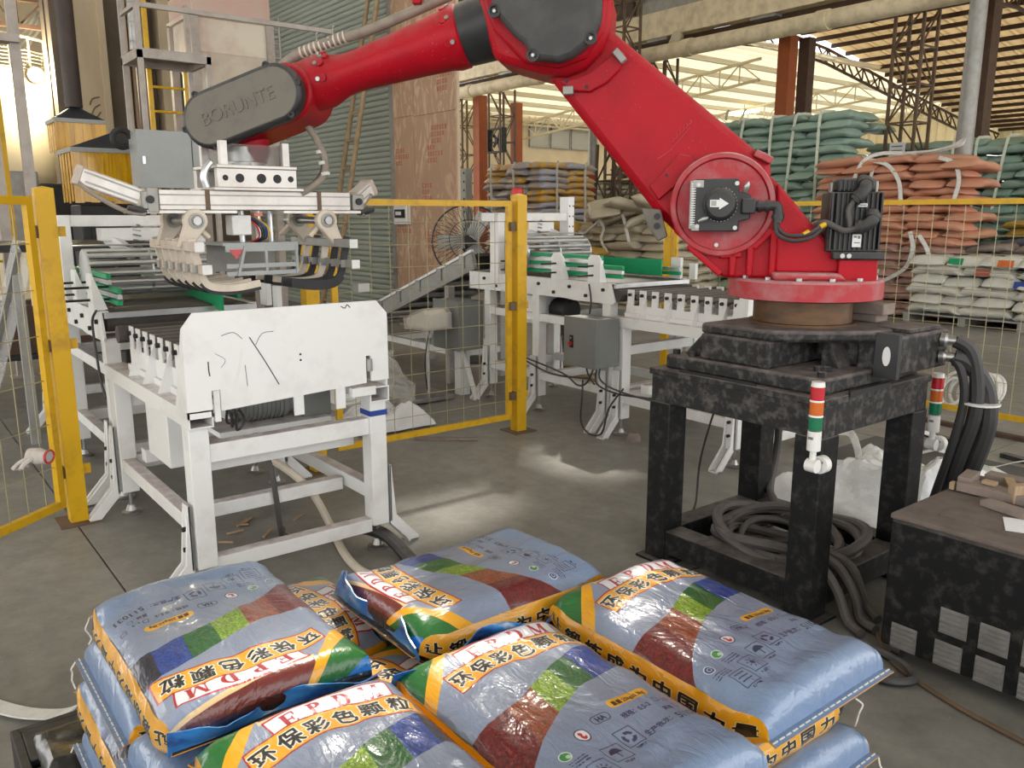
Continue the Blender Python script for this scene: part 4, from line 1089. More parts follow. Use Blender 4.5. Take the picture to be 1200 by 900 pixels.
rp('power_cable', MB().tube([(-.13, .24, 1.655), (-.11, .24, 1.62), (-.115, .245, 1.58), (-.12, .25, 1.553)], .010, 8), 'hose', vm)

# lower arm: tapered box between shoulder and elbow
EC = (1.10, 2.42)
la = rp('lower_arm', MB().prism([(.63, 1.60), (1.125, 2.195), (1.15, 2.45), (1.0, 2.52), (.852, 2.362), (.168, 1.812), (.17, 1.6), (.30, 1.45), (.50, 1.48)], -.135, .062, 'XZ'), 'red', bev=.034)
0 and rp('arm_web', MB().prism([(.60, 1.69), (1.05, 2.22), (.90, 2.33), (.30, 1.85)], .05, .066, 'XZ'), 'red', la, bev=.006)
rp('arm_block', MB().prism([(.67, 1.72), (.62, 1.77), (.55, 1.855), (.50, 1.845), (.47, 1.80), (.585, 1.70), (.63, 1.66)], .06, .085, 'XZ'), 'red', la, bev=.006)
for (s, z) in ((.60, 1.765),): rp('arm_hole', MB().cyl((s, .084, z), (s, .086, z), .007, 8), 'ink', la)
rp('arm_step', MB().bar((.24, .05, 1.855), (.17, .05, 1.82), .06, .03), 'red_dusty', la, bev=.005)
# scratches on the arm
for k in range(6):
    s = .585 - k * .014; z = 1.90 + k * .014
    rp('paint_scratch', MB().tube([(s, .0665, z), (s - .01, .0665, z + .012), (s - .004, .0665, z + .022)], 0, sub=2, flat=(.0025, .0008), up=(0, 1, 0)), 'red_dusty', la)
rp('paint_scratch', MB().tube([(.64, .0635, 1.835), (.60, .0665, 1.86), (.57, .0665, 1.89), (.51, .0665, 1.96)], 0, sub=3, flat=(.003, .0008), up=(0, 1, 0)), 'red_dusty', la)

# elbow
el = rp('elbow_housing', MB().prism([(1.43, 2.62), (1.395, 2.47), (1.335, 2.245), (1.25, 2.215), (1.12, 2.178), (1.03, 2.172), (.95, 2.20), (.885, 2.265), (.845, 2.36), (.84, 2.46), (.90, 2.60), (1.05, 2.70), (1.25, 2.72), (1.40, 2.69)], -.17, .15, 'XZ'), 'red', bev=.03)
rp('elbow_flare', MB().prism([(1.385, 2.62), (1.365, 2.45), (1.325, 2.35), (1.20, 2.22), (1.05, 2.195), (.94, 2.23), (.87, 2.33), (.858, 2.45), (.92, 2.59), (1.06, 2.68), (1.26, 2.69)], .14, .185, 'XZ'), 'red', el, bev=.014)
ec = rp('elbow_cover', MB().prism([(1.30, 2.62), (1.325, 2.47), (1.305, 2.40), (1.285, 2.375), (1.23, 2.315), (1.18, 2.275), (1.165, 2.235), (1.14, 2.215), (1.10, 2.215), (1.045, 2.205), (.985, 2.225), (.935, 2.262), (.90, 2.30), (.878, 2.36), (.875, 2.43), (.90, 2.54), (.98, 2.63), (1.10, 2.66), (1.22, 2.655)], .18, .265, 'XZ'), 'cover_black', el, bev=.02)
for (s, z) in ((1.305, 2.405), (1.147, 2.232), (.915, 2.288)):
    rp('cover_socket', MB().lathe((s, .255, z), (0, 1, 0), [(0, .026), (.012, .026), (.013, .018), (.004, .016)], 16), 'black_plastic', ec)
    rp('cover_bolt', MB().cyl((s, .255, z), (s, .267, z), .007, 8), 'bolt_light', ec)
arc = []
for k in range(9):
    a = R(-75 + 8.5 * k); arc.append((1.02 - .235 * math.sin(a) * -1 * 0 + .0, 0))
outer = [(1.06, 2.155), (1.0, 2.115), (.93, 2.11), (.86, 2.145), (.805, 2.20), (.79, 2.26), (.82, 2.275), (.87, 2.235), (.94, 2.185), (1.0, 2.165)]
sh = rp('elbow_stop_arc', MB().prism(outer, .04, .085, 'XZ'), 'red', la, bev=.006)
rp('stop_block', MB().box(1.0, 1.045, .07, .10, 2.10, 2.135), 'galv', sh, bev=.004)
rp('stop_block', MB().bar((.79, .085, 2.225), (.83, .085, 2.27), .03, .05, (0, 1, 0)), 'galv', sh, bev=.004)
for s, z in ((1.03, 2.155), (.945, 2.13)): rp('stop_hole', MB().cyl((s, .085, z), (s, .087, z), .008, 8), 'ink', sh)

# forearm: sleeve, tapered tube, collar
fa = Vector((1.36, 0, 2.405)); fb = Vector((2.115, 0, 2.205)); fd = (fb - fa).normalized()
fl_ = (fb - fa).length
rp('black_sleeve', MB().lathe(fa - fd * .02, fd, [(0, .146), (.01, .142), (.145, .132), (.16, .128)], 40), 'black_plastic', bev=0)
rp('sleeve_collar', MB().lathe(fa - fd * .10, fd, [(0, .15), (.06, .150), (.075, .148)], 40), 'red')
fo = rp('forearm', MB().lathe(fa, fd, [(.135, .125), (.145, .136), (.185, .136), (.225, .125), (.35, .112), (.62, .090), (.69, .088), (.735, .096), (.80, .116), (.86, .12), (.90, .114)], 40), 'red')
for (t_, r_, a) in ((.17, .136, 62), (.17, .136, 25), (.17, .136, -18), (.80, .118, 75), (.80, .118, 30), (.78, .112, 52), (.80, .118, -5)):
    ar = R(a)
    up = fd.cross(Vector((0, 1, 0))).normalized()
    if up.z < 0: up = -up
    nrm = Vector((0, 1, 0)) * math.cos(ar) + up * math.sin(ar)
    c = fa + fd * t_ + nrm * r_
    rp('forearm_bolt', MB().cyl(c - nrm * .006, c + nrm * .008, .010, 8), 'bolt_light', fo)
    rp('bolt_pocket', MB().cyl(c - nrm * .012 + fd * .02 * (1 if t_ < .5 else -1), c + nrm * .002 + fd * .02 * (1 if t_ < .5 else -1), .018, 8), 'red', fo)
# conduit along the forearm
up = Vector((.26, 0, .965))
cd = rp('cable_conduit', MB().tube([(1.42, -.10, 2.62), (1.62, -.09, 2.545), (1.95, -.07, 2.425), (2.10, -.05, 2.385), (2.26, -.05, 2.34), (2.38, -.06, 2.28), (2.42, -.08, 2.21)], .024, 12), 'hose_tan')
for k in range(10):
    p = Vector((2.06, -.055, 2.395)).lerp(Vector((2.27, -.05, 2.335)), k / 9)
    rp('conduit_ring', MB().cyl(p, p + Vector((.008, 0, -.002)), .029, 12), 'cream_part', cd)
for p in ((2.12, -.02, 2.40), (2.20, -.02, 2.375)):
    rp('cable_tie', MB().tube([(p[0], p[1] - .03, p[2]), (p[0] - .02, p[1] + .02, p[2] + .025), (p[0] - .03, p[1] + .03, p[2] + .03)], .003, 5), 'strap', cd)
rp('red_clip', MB().box(1.70, 1.74, -.12, -.04, 2.52, 2.56), 'red', cd, bev=.004)
lp = rp('cable_loop', MB().tube([(2.25, -.10, 2.10), (2.275, -.06, 2.03), (2.235, -.06, 1.96), (2.195, -.07, 1.87), (2.20, -.07, 1.79), (2.25, -.05, 1.735), (2.30, -.02, 1.70)], .016, 10), 'hose_tan')
rp('cable_loop', MB().tube([(2.26, -.13, 2.08), (2.255, -.08, 1.99), (2.215, -.08, 1.91), (2.215, -.09, 1.82), (2.245, -.07, 1.76), (2.30, -.04, 1.71)], .010, 8), 'hose', lp)
for k, t_ in enumerate((.2, .45, .7)):
    rp('loop_tie', MB().cyl((2.215 - .01 * k, -.07, 1.90 - .05 * k), (2.213 - .01 * k, -.07, 1.885 - .05 * k), .021, 10), 'strap', lp)

# wrist
c0 = Vector((2.625, 0, 2.02)); c1 = Vector((2.305, 0, 2.125))
def stadium(a, b, r, n=14):
    d = (b - a); ang = math.atan2(d.z, d.x); out = []
    for k in range(n + 1):
        t = ang - PI / 2 + PI * k / n; out.append((b.x + r * math.cos(t), b.z + r * math.sin(t)))
    for k in range(n + 1):
        t = ang + PI / 2 + PI * k / n; out.append((a.x + r * math.cos(t), a.z + r * math.sin(t)))
    return out
wr_ = rp('wrist_housing', MB().prism(stadium(c0 + Vector((.01, 0, 0)), c1 + Vector((-.02, 0, .01)), .128), -.135, .135, 'XZ'), 'red', bev=.012)
rp('wrist_neck', MB().lathe(fa + fd * .88, fd, [(0, .112), (.04, .118), (.12, .122), (.2, .12)], 32), 'red', wr_)
wc = rp('wrist_cover', MB().prism(stadium(c0, c1, .127, 18), .13, .205, 'XZ'), 'black_plastic', bev=.016)
rp('cover_face', MB().prism(stadium(c0, c1, .109, 18), .20, .2085, 'XZ'), 'cover_grey', wc, bev=.006, label='flat grey dust covered face')
for (a, cc) in ((1, c1), (0, c0)):
    for ang in ((20, 105, -50) if a else (118, 200, -75)):
        s = cc.x + .122 * math.cos(R(180 - ang)) * (1); z = cc.z + .122 * math.sin(R(180 - ang))
        rp('cover_bolt', MB().lathe((s, .19, z), (0, 1, 0), [(0, .015), (.013, .015), (.0135, .008), (.010, .007)], 12), 'bolt', wc)
def text_mesh(body, size, font=None):
    c = bpy.data.curves.new('txt', 'FONT'); c.body = body; c.size = size; c.extrude = 0; c.resolution_u = 3
    o = bpy.data.objects.new('txt', c); COL.objects.link(o)
    dg = bpy.context.evaluated_depsgraph_get()
    ev = o.evaluated_get(dg); me = ev.to_mesh()
    V = [tuple(v.co) for v in me.vertices]; F = [tuple(p.vertices) for p in me.polygons]
    ev.to_mesh_clear()
    bpy.data.objects.remove(o); bpy.data.curves.remove(c)
    return V, F
V, F = text_mesh('BORUNTE', .082)
wid = max(v[0] for v in V)
dirc = (c1 - c0).normalized()     # c1 lies to the right as seen from the camera
ux = Vector((dirc.x, 0, dirc.z)); uz = Vector((dirc.z, 0, -dirc.x))
if uz.z < 0: uz = -uz
mid = (c0 + c1) / 2 + Vector((0.012, 0, 0)) - ux * .0
mb = MB(); n0 = len(V)
P0 = [mid + ux * ((v[0] - wid / 2) * 1.0) + uz * (v[1] - .028) for v in V]
vs = [(p.x, .208, p.z) for p in P0] + [(p.x, .2135, p.z) for p in P0]
fs = [tuple(n0 + i for i in f) for f in F]
from collections import Counter
ec_ = Counter()
for f in F:
    for i in range(len(f)): ec_[frozenset((f[i], f[(i + 1) % len(f)]))] += 1
for f in F:
    for i in range(len(f)):
        a, b = f[i], f[(i + 1) % len(f)]
        if ec_[frozenset((a, b))] == 1: fs.append((a, b, n0 + b, n0 + a))
mb.add(vs, fs)
rp('raised_lettering', mb, 'cover_grey', wc, smooth=0, label='raised capital letters')
# tool flange under the wrist
rp('tool_flange', MB().lathe((2.53, .0, 1.95), (0, 0, -1), [(0, .085), (.06, .085), (.10, .07), (.13, .07)], 28), 'red')

# ------------------------------------------------------------------ cables and hoses at the stand
t = thing('hose_bundle', 'thick black hoses sweeping from the stand corner down to the floor', 'hose', (-1.5, 3.6, 0))
for k, (r, pts) in enumerate(((.030, [(-1.545, 3.545, 1.09), (-1.49, 3.565, 1.05), (-1.46, 3.58, .93), (-1.455, 3.58, .78), (-1.50, 3.60, .60), (-1.56, 3.66, .40), (-1.60, 3.73, .20), (-1.63, 3.80, .05), (-1.72, 3.92, .04)]),
                              (.036, [(-1.545, 3.545, 1.02), (-1.50, 3.57, 1.00), (-1.44, 3.62, .90), (-1.42, 3.63, .75), (-1.46, 3.65, .57), (-1.53, 3.70, .38), (-1.57, 3.78, .2), (-1.60, 3.85, .045), (-1.66, 4.0, .045)]),
                              (.018, [(-1.545, 3.53, 1.02), (-1.51, 3.54, .97), (-1.49, 3.55, .85), (-1.52, 3.56, .65), (-1.60, 3.62, .38), (-1.68, 3.70, .12), (-1.8, 3.78, .03)]))):
    part('hose', MB().tube(pts, r, 10), M['rubber'], t)
part('cable_tie', MB().lathe((-1.445, 3.60, .83), (0, 0, 1), [(0, .075), (.008, .075)], 16), M['strap'], t)
0 and part('red_tag', MB().lathe((-1.475, 3.575, .985), (0, 0, 1), [(0, .033), (.02, .033)], 12), M['led_red'], t)
t = thing('coiled_hose', 'coil of thick grey cables lying inside the stand base frame', 'hose', (-2.08, 3.2, 0))
rnd = random.Random(4)
for k in range(8):
    pts = []; r0 = .20 + .018 * k; cx = -2.07 + rnd.uniform(-.04, .04); cy = 3.22 + rnd.uniform(-.04, .04); zz = .05 + .025 * (k % 5) + .02
    ph = rnd.uniform(0, 6)
    for q in range(15):
        a = ph + 2 * PI * q / 14
        pts.append((cx + r0 * math.cos(a) * 1.02, cy + r0 * math.sin(a) * .98, zz + .03 * math.sin(2 * a + k) + (.06 if k > 4 else 0)))
    part('hose_turn', MB().tube(pts, (.020, .024, .016)[k % 3], 9, 3), M['hose'], t)
for k, pts in enumerate(([(-1.86, 3.05, .20), (-1.80, 2.98, .20), (-1.70, 2.94, .185), (-1.62, 2.92, .12), (-1.56, 2.90, .03), (-1.48, 2.86, .022)],
                         [(-1.85, 3.10, .22), (-1.78, 3.02, .21), (-1.67, 3.0, .19), (-1.58, 2.98, .10), (-1.54, 2.96, .025), (-1.46, 2.93, .022)],
                         [(-1.85, 3.15, .20), (-1.76, 3.07, .205), (-1.65, 3.06, .18), (-1.57, 3.05, .05), (-1.50, 3.02, .022)],
                         [(-2.2, 3.42, .15), (-2.34, 3.52, .18), (-2.42, 3.6, .22), (-2.46, 3.7, .4), (-2.44, 3.66, .62), (-2.42, 3.6, .78)])):
    part('hose_tail', MB().tube(pts, .020, 9), M['hose'], t)
t = thing('floor_cable', 'thin brown cable lying on the floor under the black cabinet', 'cable', (-1.3, 2.75, 0))
part('cable', MB().tube([(-1.48, 2.98, .012), (-1.40, 2.86, .010), (-1.28, 2.76, .010), (-1.05, 2.68, .010), (-.8, 2.64, .010), (-.5, 2.6, .010)], .0085, 7), M['rust'], t)
t = thing('floor_cable', 'dark flat cable snaking on the floor beside the sack pallet', 'cable', (-1.5, 2.7, 0))
part('cable', MB().tube([(-1.62, 2.74, .02), (-1.45, 2.66, .018), (-1.28, 2.62, .018), (-1.2, 2.70, .018), (-1.28, 2.78, .018), (-1.42, 2.80, .018)], .017, 8), M['rubber'], t)
solo('thin_wire', MB().tube([(-2.55, 3.4, .80), (-2.70, 3.5, .65), (-2.8, 3.5, .3), (-2.78, 3.45, .06), (-2.7, 3.3, .012), (-2.55, 3.2, .012)], .006, 6), M['rubber'], 'thin black wire looping to the floor behind the stand left leg', 'cable', loc=(-2.7, 3.4, 0))

# signal towers
def tower(loc, label, nx, ny):
    x, y, z = loc
    t = thing('signal_tower', label, 'signal light', loc)
    for k, (mm, a, b, nm) in enumerate((('lens_white', .0, .075, 'base'), ('led_green', .080, .130, 'green_lens'), ('lens_white', .130, .137, 'ring'), ('led_orange', .137, .187, 'orange_lens'), ('lens_white', .187, .194, 'ring'), ('led_red', .194, .244, 'red_lens'), ('lens_white', .244, .262, 'cap'))):
        part(nm, MB().lathe((x, y, z + .0), (0, 0, 1), [(a, .0255 if nm != 'ring' else .0262), (b, .0255 if nm != 'cap' else .023)], 24), M[mm], t)
    part('print', MB().box(x + nx * .025 - .010, x + nx * .025 + .010, y + ny * .0262 - .0005, y + ny * .0262 + .0005, z + .045, z + .055), M['grey_box'], t)
    part('stem', MB().cyl((x, y, z), (x - .002, y, z - .045), .012, 12), M['lens_white'], t)
    part('knuckle', MB().cyl((x - .02, y, z - .06), (x + .022, y, z - .06), .026, 16), M['lens_white'], t)
    part('foot_disc', MB().cyl((x + .01, y + .03, z - .062), (x + .01, y + .062, z - .062), .034, 20), M['lens_white'], t)
    part('foot_screw', MB().cyl((x + .02, y + .024, z - .05), (x + .02, y + .031, z - .05), .006, 8), M['steel'], t)
    return t
tower((-1.665, 2.738, .735), 'red orange green signal tower on the front corner of the black stand', 0, -1)
tower((-1.655, 3.665, .66), 'signal tower mostly hidden behind the black hoses at the stand back corner', 0, -1)

# ------------------------------------------------------------------ gripper
GX, GY = -3.93, 1.49
g = thing('sack_gripper', 'aluminium sack gripper with finger combs hanging from the robot wrist', 'gripper', (GX, GY, 1.66))
def profile(p, q, w, h, nm='beam', m='alu', par=g):
    b = part(nm, MB().bar(p, q, w, h), M[m], par, bev=.003)
    d = (Vector(q) - Vector(p)).normalized(); a = d.cross(Vector((0, 0, 1))).normalized()
    for s in (-1, 1):
        for zz in (-.25, .25):
            o = a * (s * w / 2) + Vector((0, 0, zz * h))
            part('groove', MB().bar(Vector(p) + o, Vector(q) + o, .003, .006), M['galv'], b)
    return b
for x in (GX + .13, GX - .13):
    profile((x, GY - .45, 1.665), (x, GY + .45, 1.665), .05, .085)
    part('bottom_plate', MB().box(x - .035, x + .035, GY - .52, GY - .12, 1.608, 1.62).box(x - .035, x + .035, GY + .10, GY + .50, 1.608, 1.62), M['alu'], g)
    part('tie_strap', MB().box(x - .029, x + .029, GY - .255, GY - .235, 1.60, 1.712).box(x - .029, x + .029, GY + .275, GY + .295, 1.60, 1.712), M['rust'], g)
for y in (GY - .3, GY + .3):
    profile((GX - .11, y, 1.675), (GX + .11, y, 1.675), .05, .06, 'cross_beam')
part('end_bracket', MB().box(GX + .09, GX + .17, GY - .50, GY - .455, 1.61, 1.715), M['galv'], g, bev=.004)
part('mount_plate', MB().box(GX - .16, GX + .18, GY - .22, GY + .20, 1.708, 1.722), M['alu'], g, bev=.003)
ph = part('pierced_block', MB().box(GX + .13, GX + .17, GY - .20, GY + .17, 1.722, 1.805), M['alu'], g, bev=.003)
for k, y in enumerate((GY - .10, GY + .0, GY + .075, GY - .165, GY + .14)):
    part('block_hole', MB().cyl((GX + .168, y, 1.763), (GX + .1715, y, 1.763), (.020, .022, .020, .013, .014)[k], 16), M['ink'], ph)
part('rear_block', MB().box(GX - .16, GX - .12, GY - .20, GY + .17, 1.722, 1.805), M['alu'], g, bev=.003)
part('adapter_plate', MB().box(GX - .16, GX + .18, GY - .20, GY + .17, 1.805, 1.82), M['alu'], g, bev=.003)
part('guard_box', MB().box(GX + .11, GX + .116, GY - .14, GY + .12, 1.82, 1.915).box(GX - .116, GX - .11, GY - .14, GY + .12, 1.82, 1.915).box(GX - .11, GX + .11, GY - .14, GY - .134, 1.82, 1.915).box(GX - .11, GX + .11, GY + .114, GY + .12, 1.82, 1.915), M['acrylic'], g, label='clear acrylic guard box')
for sx in (-.125, .125):
    for sy in (-.155, .135):
        part('guard_post', MB().box(GX + sx - .016, GX + sx + .016, GY + sy - .016, GY + sy + .016, 1.82, 1.925), M['alu'], g)
part('flange_stub', MB().lathe((GX, GY - .01, 1.82), (0, 0, 1), [(0, .09), (.02, .09), (.025, .06), (.09, .06)], 24), M['steel'], g)
for k in range(6):
    a = 2 * PI * k / 6
    part('flange_nut', MB().cyl((GX + .10 * math.cos(a), GY - .01 + .10 * math.sin(a), 1.82), (GX + .10 * math.cos(a), GY - .01 + .10 * math.sin(a), 1.835), .011, 6), M['steel'], g)
part('air_regulator', MB().tube([(GX + .14, GY - .24, 1.72), (GX + .14, GY - .25, 1.76), (GX + .14, GY - .24, 1.80), (GX + .14, GY - .215, 1.83)], .016, 10), M['chrome'], g)
# pneumatic cylinders, one outward at each end
for sy in (-1, 1):
    a = Vector((GX + .10, GY + sy * .49, 1.665)); b = Vector((GX + .06, GY + sy * (.745 if sy < 0 else .60), 1.765 if sy < 0 else 1.735))
    d = (b - a).normalized()
    cy_ = part('air_cylinder', MB().bar(a, b, .075, .075), M['alu'], g, bev=.008)
    for f_ in (.0, .92):
        p = a.lerp(b, f_); part('cylinder_cap', MB().bar(p, p + d * .03, .082, .082), M['alu_dusty'], cy_, bev=.006)
    for s in (-.02, .02):
        part('cylinder_groove', MB().bar(a.lerp(b, .12) + Vector((.038, 0, s)), a.lerp(b, .9) + Vector((.038, 0, s)), .004, .008), M['galv'], cy_)
    part('pivot_block', MB().box(GX + .06, GX + .165, GY + sy * .49 - .03, GY + sy * .49 + .03, 1.625, 1.70), M['galv'], cy_, bev=.005)
    part('pivot_pin', MB().cyl((GX + .165, GY + sy * .49, 1.665), (GX + .175, GY + sy * .49, 1.665), .017, 14), M['bolt'], cy_)
    hp = [b + Vector((.04, 0, -.035)), b + Vector((.05, -sy * .05, -.08)), a.lerp(b, .4) + Vector((.06, 0, -.085)), a + Vector((.06, sy * .02, -.06))]
    part('air_hose', MB().tube(hp, .010, 8), M['hose_tan'], cy_)
    part('air_fitting', MB().lathe(a + Vector((.05, -sy * .0, -.055)), (0, sy * .9, .2), [(0, .012), (.03, .02), (.06, .018), (.09, .012)], 10), M['rubber'], cy_)

# cranks and finger combs
for sy in (-1, 1):
    yb = GY + sy * .31
    rod = part('pivot_shaft', MB().cyl((GX - .30, yb, 1.575), (GX + .20, yb, 1.575), .018, 12), M['steel'], g)
    for x in (GX + .165, GX - .165):
        # teardrop crank plate
        q = []
        for k in range(13):
            a = R(-20 + 220 * k / 12); q.append((yb + .052 * math.cos(a), 1.575 + .052 * math.sin(a)))
        oy = yb + sy * .055 * (1 if sy > 0 else 1)
        q += [(oy - .028, 1.462), (oy + .028, 1.462)]
        cr = part('crank', MB().prism(q, x - .02, x + .02, 'YZ'), M['cream_part'], g, bev=.005)
        part('bearing', MB().lathe((x + .02, yb, 1.575), (1, 0, 0), [(0, .034), (.006, .034), (.007, .026), (.003, .024)], 20), M['galv'], cr)
        part('bearing_hub', MB().lathe((x + .02, yb, 1.575), (1, 0, 0), [(0, .018), (.01, .018)], 8), M['bolt'], cr)
        part('link_arm', MB().bar((x - .05, yb + sy * .03, 1.60), (x - .05, yb - sy * .07, 1.50), .02, .05, (1, 0, 0)), M['cream_part'], g, bev=.005)
    # comb: two cross bars carrying L-shaped fingers
    for z, o, mm in ((1.468, .048, 'alu_dusty' if sy < 0 else 'galv'), (1.372, .022 if sy < 0 else .055, 'alu_dusty' if sy < 0 else 'galv')):
        part('comb_bar', MB().box(GX - .33, GX + .35, yb + sy * o - .02, yb + sy * o + .02, z - .02, z + .02), M[mm], g, bev=.003)
        part('bar_end_cap', MB().box(GX + .35, GX + .354, yb + sy * o - .02, yb + sy * o + .02, z - .02, z + .02), M['label_white'], g)
    for k in range(6):
        x = GX - .27 + k * .108
        mm = 'cream_part' if sy < 0 else ('dark' if k not in (1, 3) else 'cream_part')
        y1_ = yb + sy * .035
        fg = part('finger', MB().tube([(x, y1_ + sy * .02, 1.50), (x, y1_, 1.40), (x, y1_ - sy * .02, 1.325), (x, y1_ - sy * .06, 1.292), (x, y1_ - sy * .16, 1.285), (x, y1_ - sy * .27, 1.30)], .0, sub=4, flat=(.030, .016), up=(1, 0, 0)), M[mm if sy > 0 else 'cream_part'], g)
        part('finger_sole', MB().tube([(x, y1_ - sy * .015, 1.315), (x, y1_ - sy * .06, 1.278), (x, y1_ - sy * .16, 1.271), (x, y1_ - sy * .27, 1.288)], .0, sub=4, flat=(.034, .012), up=(1, 0, 0)), M['dark'], fg)
        part('finger_clip', MB().box(x - .018, x + .018, y1_ - sy * .002 - .02, y1_ - sy * .002 + .02, 1.355, 1.39), M['galv'], fg)
# centre press plate with valve gear
for y in (GY - .05, GY + .03, GY + .09):
    part('guide_rod', MB().cyl((GX + .02, y, 1.62), (GX + .02, y, 1.47), .014, 10), M['chrome'], g)
part('valve_block', MB().box(GX + .03, GX + .12, GY - .13, GY - .04, 1.51, 1.60), M['label_white'], g, bev=.005)
part('press_plate', MB().box(GX - .15, GX + .12, GY - .18, GY + .18, 1.462, 1.475), M['grey_light'], g)
fr = part('press_frame', MB().bar((GX + .12, GY - .17, 1.45), (GX + .12, GY + .18, 1.45), .012, .03).bar((GX + .12, GY - .17, 1.37), (GX + .12, GY + .18, 1.37), .012, .02).bar((GX + .12, GY - .17, 1.335), (GX + .12, GY + .18, 1.335), .012, .02).bar((GX + .12, GY + .17, 1.465), (GX + .12, GY + .17, 1.325), .012, .02).bar((GX + .12, GY - .08, 1.46), (GX + .12, GY - .12, 1.325), .012, .03).bar((GX + .12, GY + .02, 1.46), (GX + .12, GY + .02, 1.325), .012, .015), M['grey_light'], g)
part('press_back', MB().box(GX - .15, GX - .14, GY - .17, GY + .17, 1.33, 1.46), M['galv'], g)
part('warning_triangle', MB().prism([(GY - .155, 1.445), (GY - .09, 1.445), (GY - .122, 1.40)], GX + .126, GX + .128, 'YZ'), M['led_red'], g)
for k in range(5):
    y = GY - .02 + .012 * k
    part('air_line', MB().tube([(GX + .09, y - .04, 1.59), (GX + .13, y, 1.55), (GX + .10, y + .02, 1.50), (GX + .05, y, 1.475)], .004, 6), M[('red_plain', 'ink', 'rubber', 'blue_tape', 'yellow')[k]], g)
part('sensor', MB().box(GX + .06, GX + .11, GY - .02, GY + .02, 1.595, 1.61), M['led_orange'], g)
part('fork_lug', MB().box(GX + .30, GX + .36, GY + .37, GY + .43, 1.24, 1.28), M['galv'], g)
# ------------------------------------------------------------------ the printed sack artwork, drawn here pixel by pixel
# atlas: front panel 0.45 m | left gusset 0.12 | right gusset 0.12 | plain back 0.06, height 0.72 m (head at the top)
PPM = 2000
FW, GW, BW, FH = .45, .12, .06, .72
AW, AH = int((FW + 2 * GW + BW) * PPM), int(FH * PPM)
rng = np.random.default_rng(5)
art = np.zeros((AH, AW, 3), np.float32)          # row 0 = head edge
def srgb(r, g, b):
    c = np.array([r, g, b], np.float32) / 255
    return np.where(c <= .04045, c / 12.92, ((c + .055) / 1.055) ** 2.4).astype(np.float32)
BLUEGREY = srgb(136, 148, 174); YEL = srgb(236, 168, 22)
fw = int(FW * PPM); gw = int(GW * PPM)
yy, xx = np.mgrid[0:AH, 0:fw]
U = xx / fw; Vv = yy / AH
front = np.empty((AH, fw, 3), np.float32); front[:] = BLUEGREY
def up_noise(h, w, cell):
    a = rng.random((h // cell + 2, w // cell + 2)).astype(np.float32)
    return np.kron(a, np.ones((cell, cell), np.float32))[:h, :w]
weave = (up_noise(AH, fw, 3) - .5)
front *= (1 + .16 * weave)[..., None]
# fade to a lighter, more saturated blue at the tail
tail = np.clip((Vv - .55) / .4, 0, 1)[..., None]
front = front * (1 - tail) + (srgb(124, 150, 188) * (1 + .14 * weave)[..., None]) * tail
def put(mask, col, a=1.0):
    k = (mask.astype(np.float32) * a)[..., None]
    front[:] = front * (1 - k) + np.asarray(col, np.float32) * k
# head: maroon field with an orange curved edge, green corner, sky corner
e1 = .115 - .06 * np.clip((U - .30) / .70, 0, 1) ** 1.6 + .0 * U
put((Vv < e1 + .016) & (U > .27), srgb(232, 200, 150))
put((Vv < e1) & (U > .28), srgb(108, 34, 30) * 1.0)
put((Vv < e1 * .45) & (U > .28), srgb(60, 22, 22))
gcurve = .27 * (1 - U / .34)
put((Vv < gcurve + .05) & (U < .36) & (Vv < .265 - .62 * U + .03), YEL)
put((Vv < .235 - .66 * U) & (U < .33), srgb(24, 104, 40))
put((Vv < .09 - .5 * U) & (U < .16), srgb(30, 120, 200))
put((Vv < .02), srgb(30, 28, 30))
# granule colour band: S-curved top, arched bottom
top = .455 - .15 * U + .018 * np.sin(U * 6.3)
bot = .70 - .30 * np.sin(np.clip(U, 0, 1) * 1.45) ** .75 + .05 * U
gn = up_noise(AH, fw, 7) * .5 + up_noise(AH, fw, 4) * .35 + up_noise(AH, fw, 11) * .3
band = (Vv > top) & (Vv < bot)
stops = [(.0, .21, (104, 16, 20)), (.21, .40, (138, 62, 24)), (.40, .57, (122, 158, 22)), (.57, .73, (12, 92, 34)), (.73, .89, (14, 58, 142)), (.89, 1.01, (26, 26, 50))]
for a, b, c in stops:
    mk = band & (U + .10 * (Vv - .5) >= a - (.2 if a == 0 else 0)) & (U + .10 * (Vv - .5) < b)
    col = srgb(*c)[None, None, :] * (.15 + 1.5 * gn)[..., None]
    front[mk] = col[mk]
# ---- glyph rasteriser
def raster(V, F, h, w, fn):
    """fill the faces of a text mesh; fn maps (x,y) -> (col,row)"""
    m = np.zeros((h, w), bool)
    for f in F:
        P = [fn(*V[i][:2]) for i in f]
        for k in range(1, len(P) - 1):
            (x0, y0), (x1, y1), (x2, y2) = P[0], P[k], P[k + 1]
            ax0 = max(int(min(x0, x1, x2)), 0); ax1 = min(int(max(x0, x1, x2)) + 2, w)
            ay0 = max(int(min(y0, y1, y2)), 0); ay1 = min(int(max(y0, y1, y2)) + 2, h)
            if ax1 <= ax0 or ay1 <= ay0: continue
            gy, gx = np.mgrid[ay0:ay1, ax0:ax1]
            d = (x1 - x0) * (y2 - y0) - (x2 - x0) * (y1 - y0)
            if abs(d) < 1e-9: continue
            a = ((gx - x0) * (y2 - y0) - (x2 - x0) * (gy - y0)) / d
            b = ((x1 - x0) * (gy - y0) - (gx - x0) * (y1 - y0)) / d
            m[ay0:ay1, ax0:ax1] |= (a >= -.02) & (b >= -.02) & (a + b <= 1.02)
    return m
def dilate(m, r):
    o = m.copy()
    for dy in range(-r, r + 1):
        for dx in range(-r, r + 1):
            if dx * dx + dy * dy <= r * r + .5 and (dx or dy):
                o |= np.roll(np.roll(m, dy, 0), dx, 1)
    return o
CACHE = {}
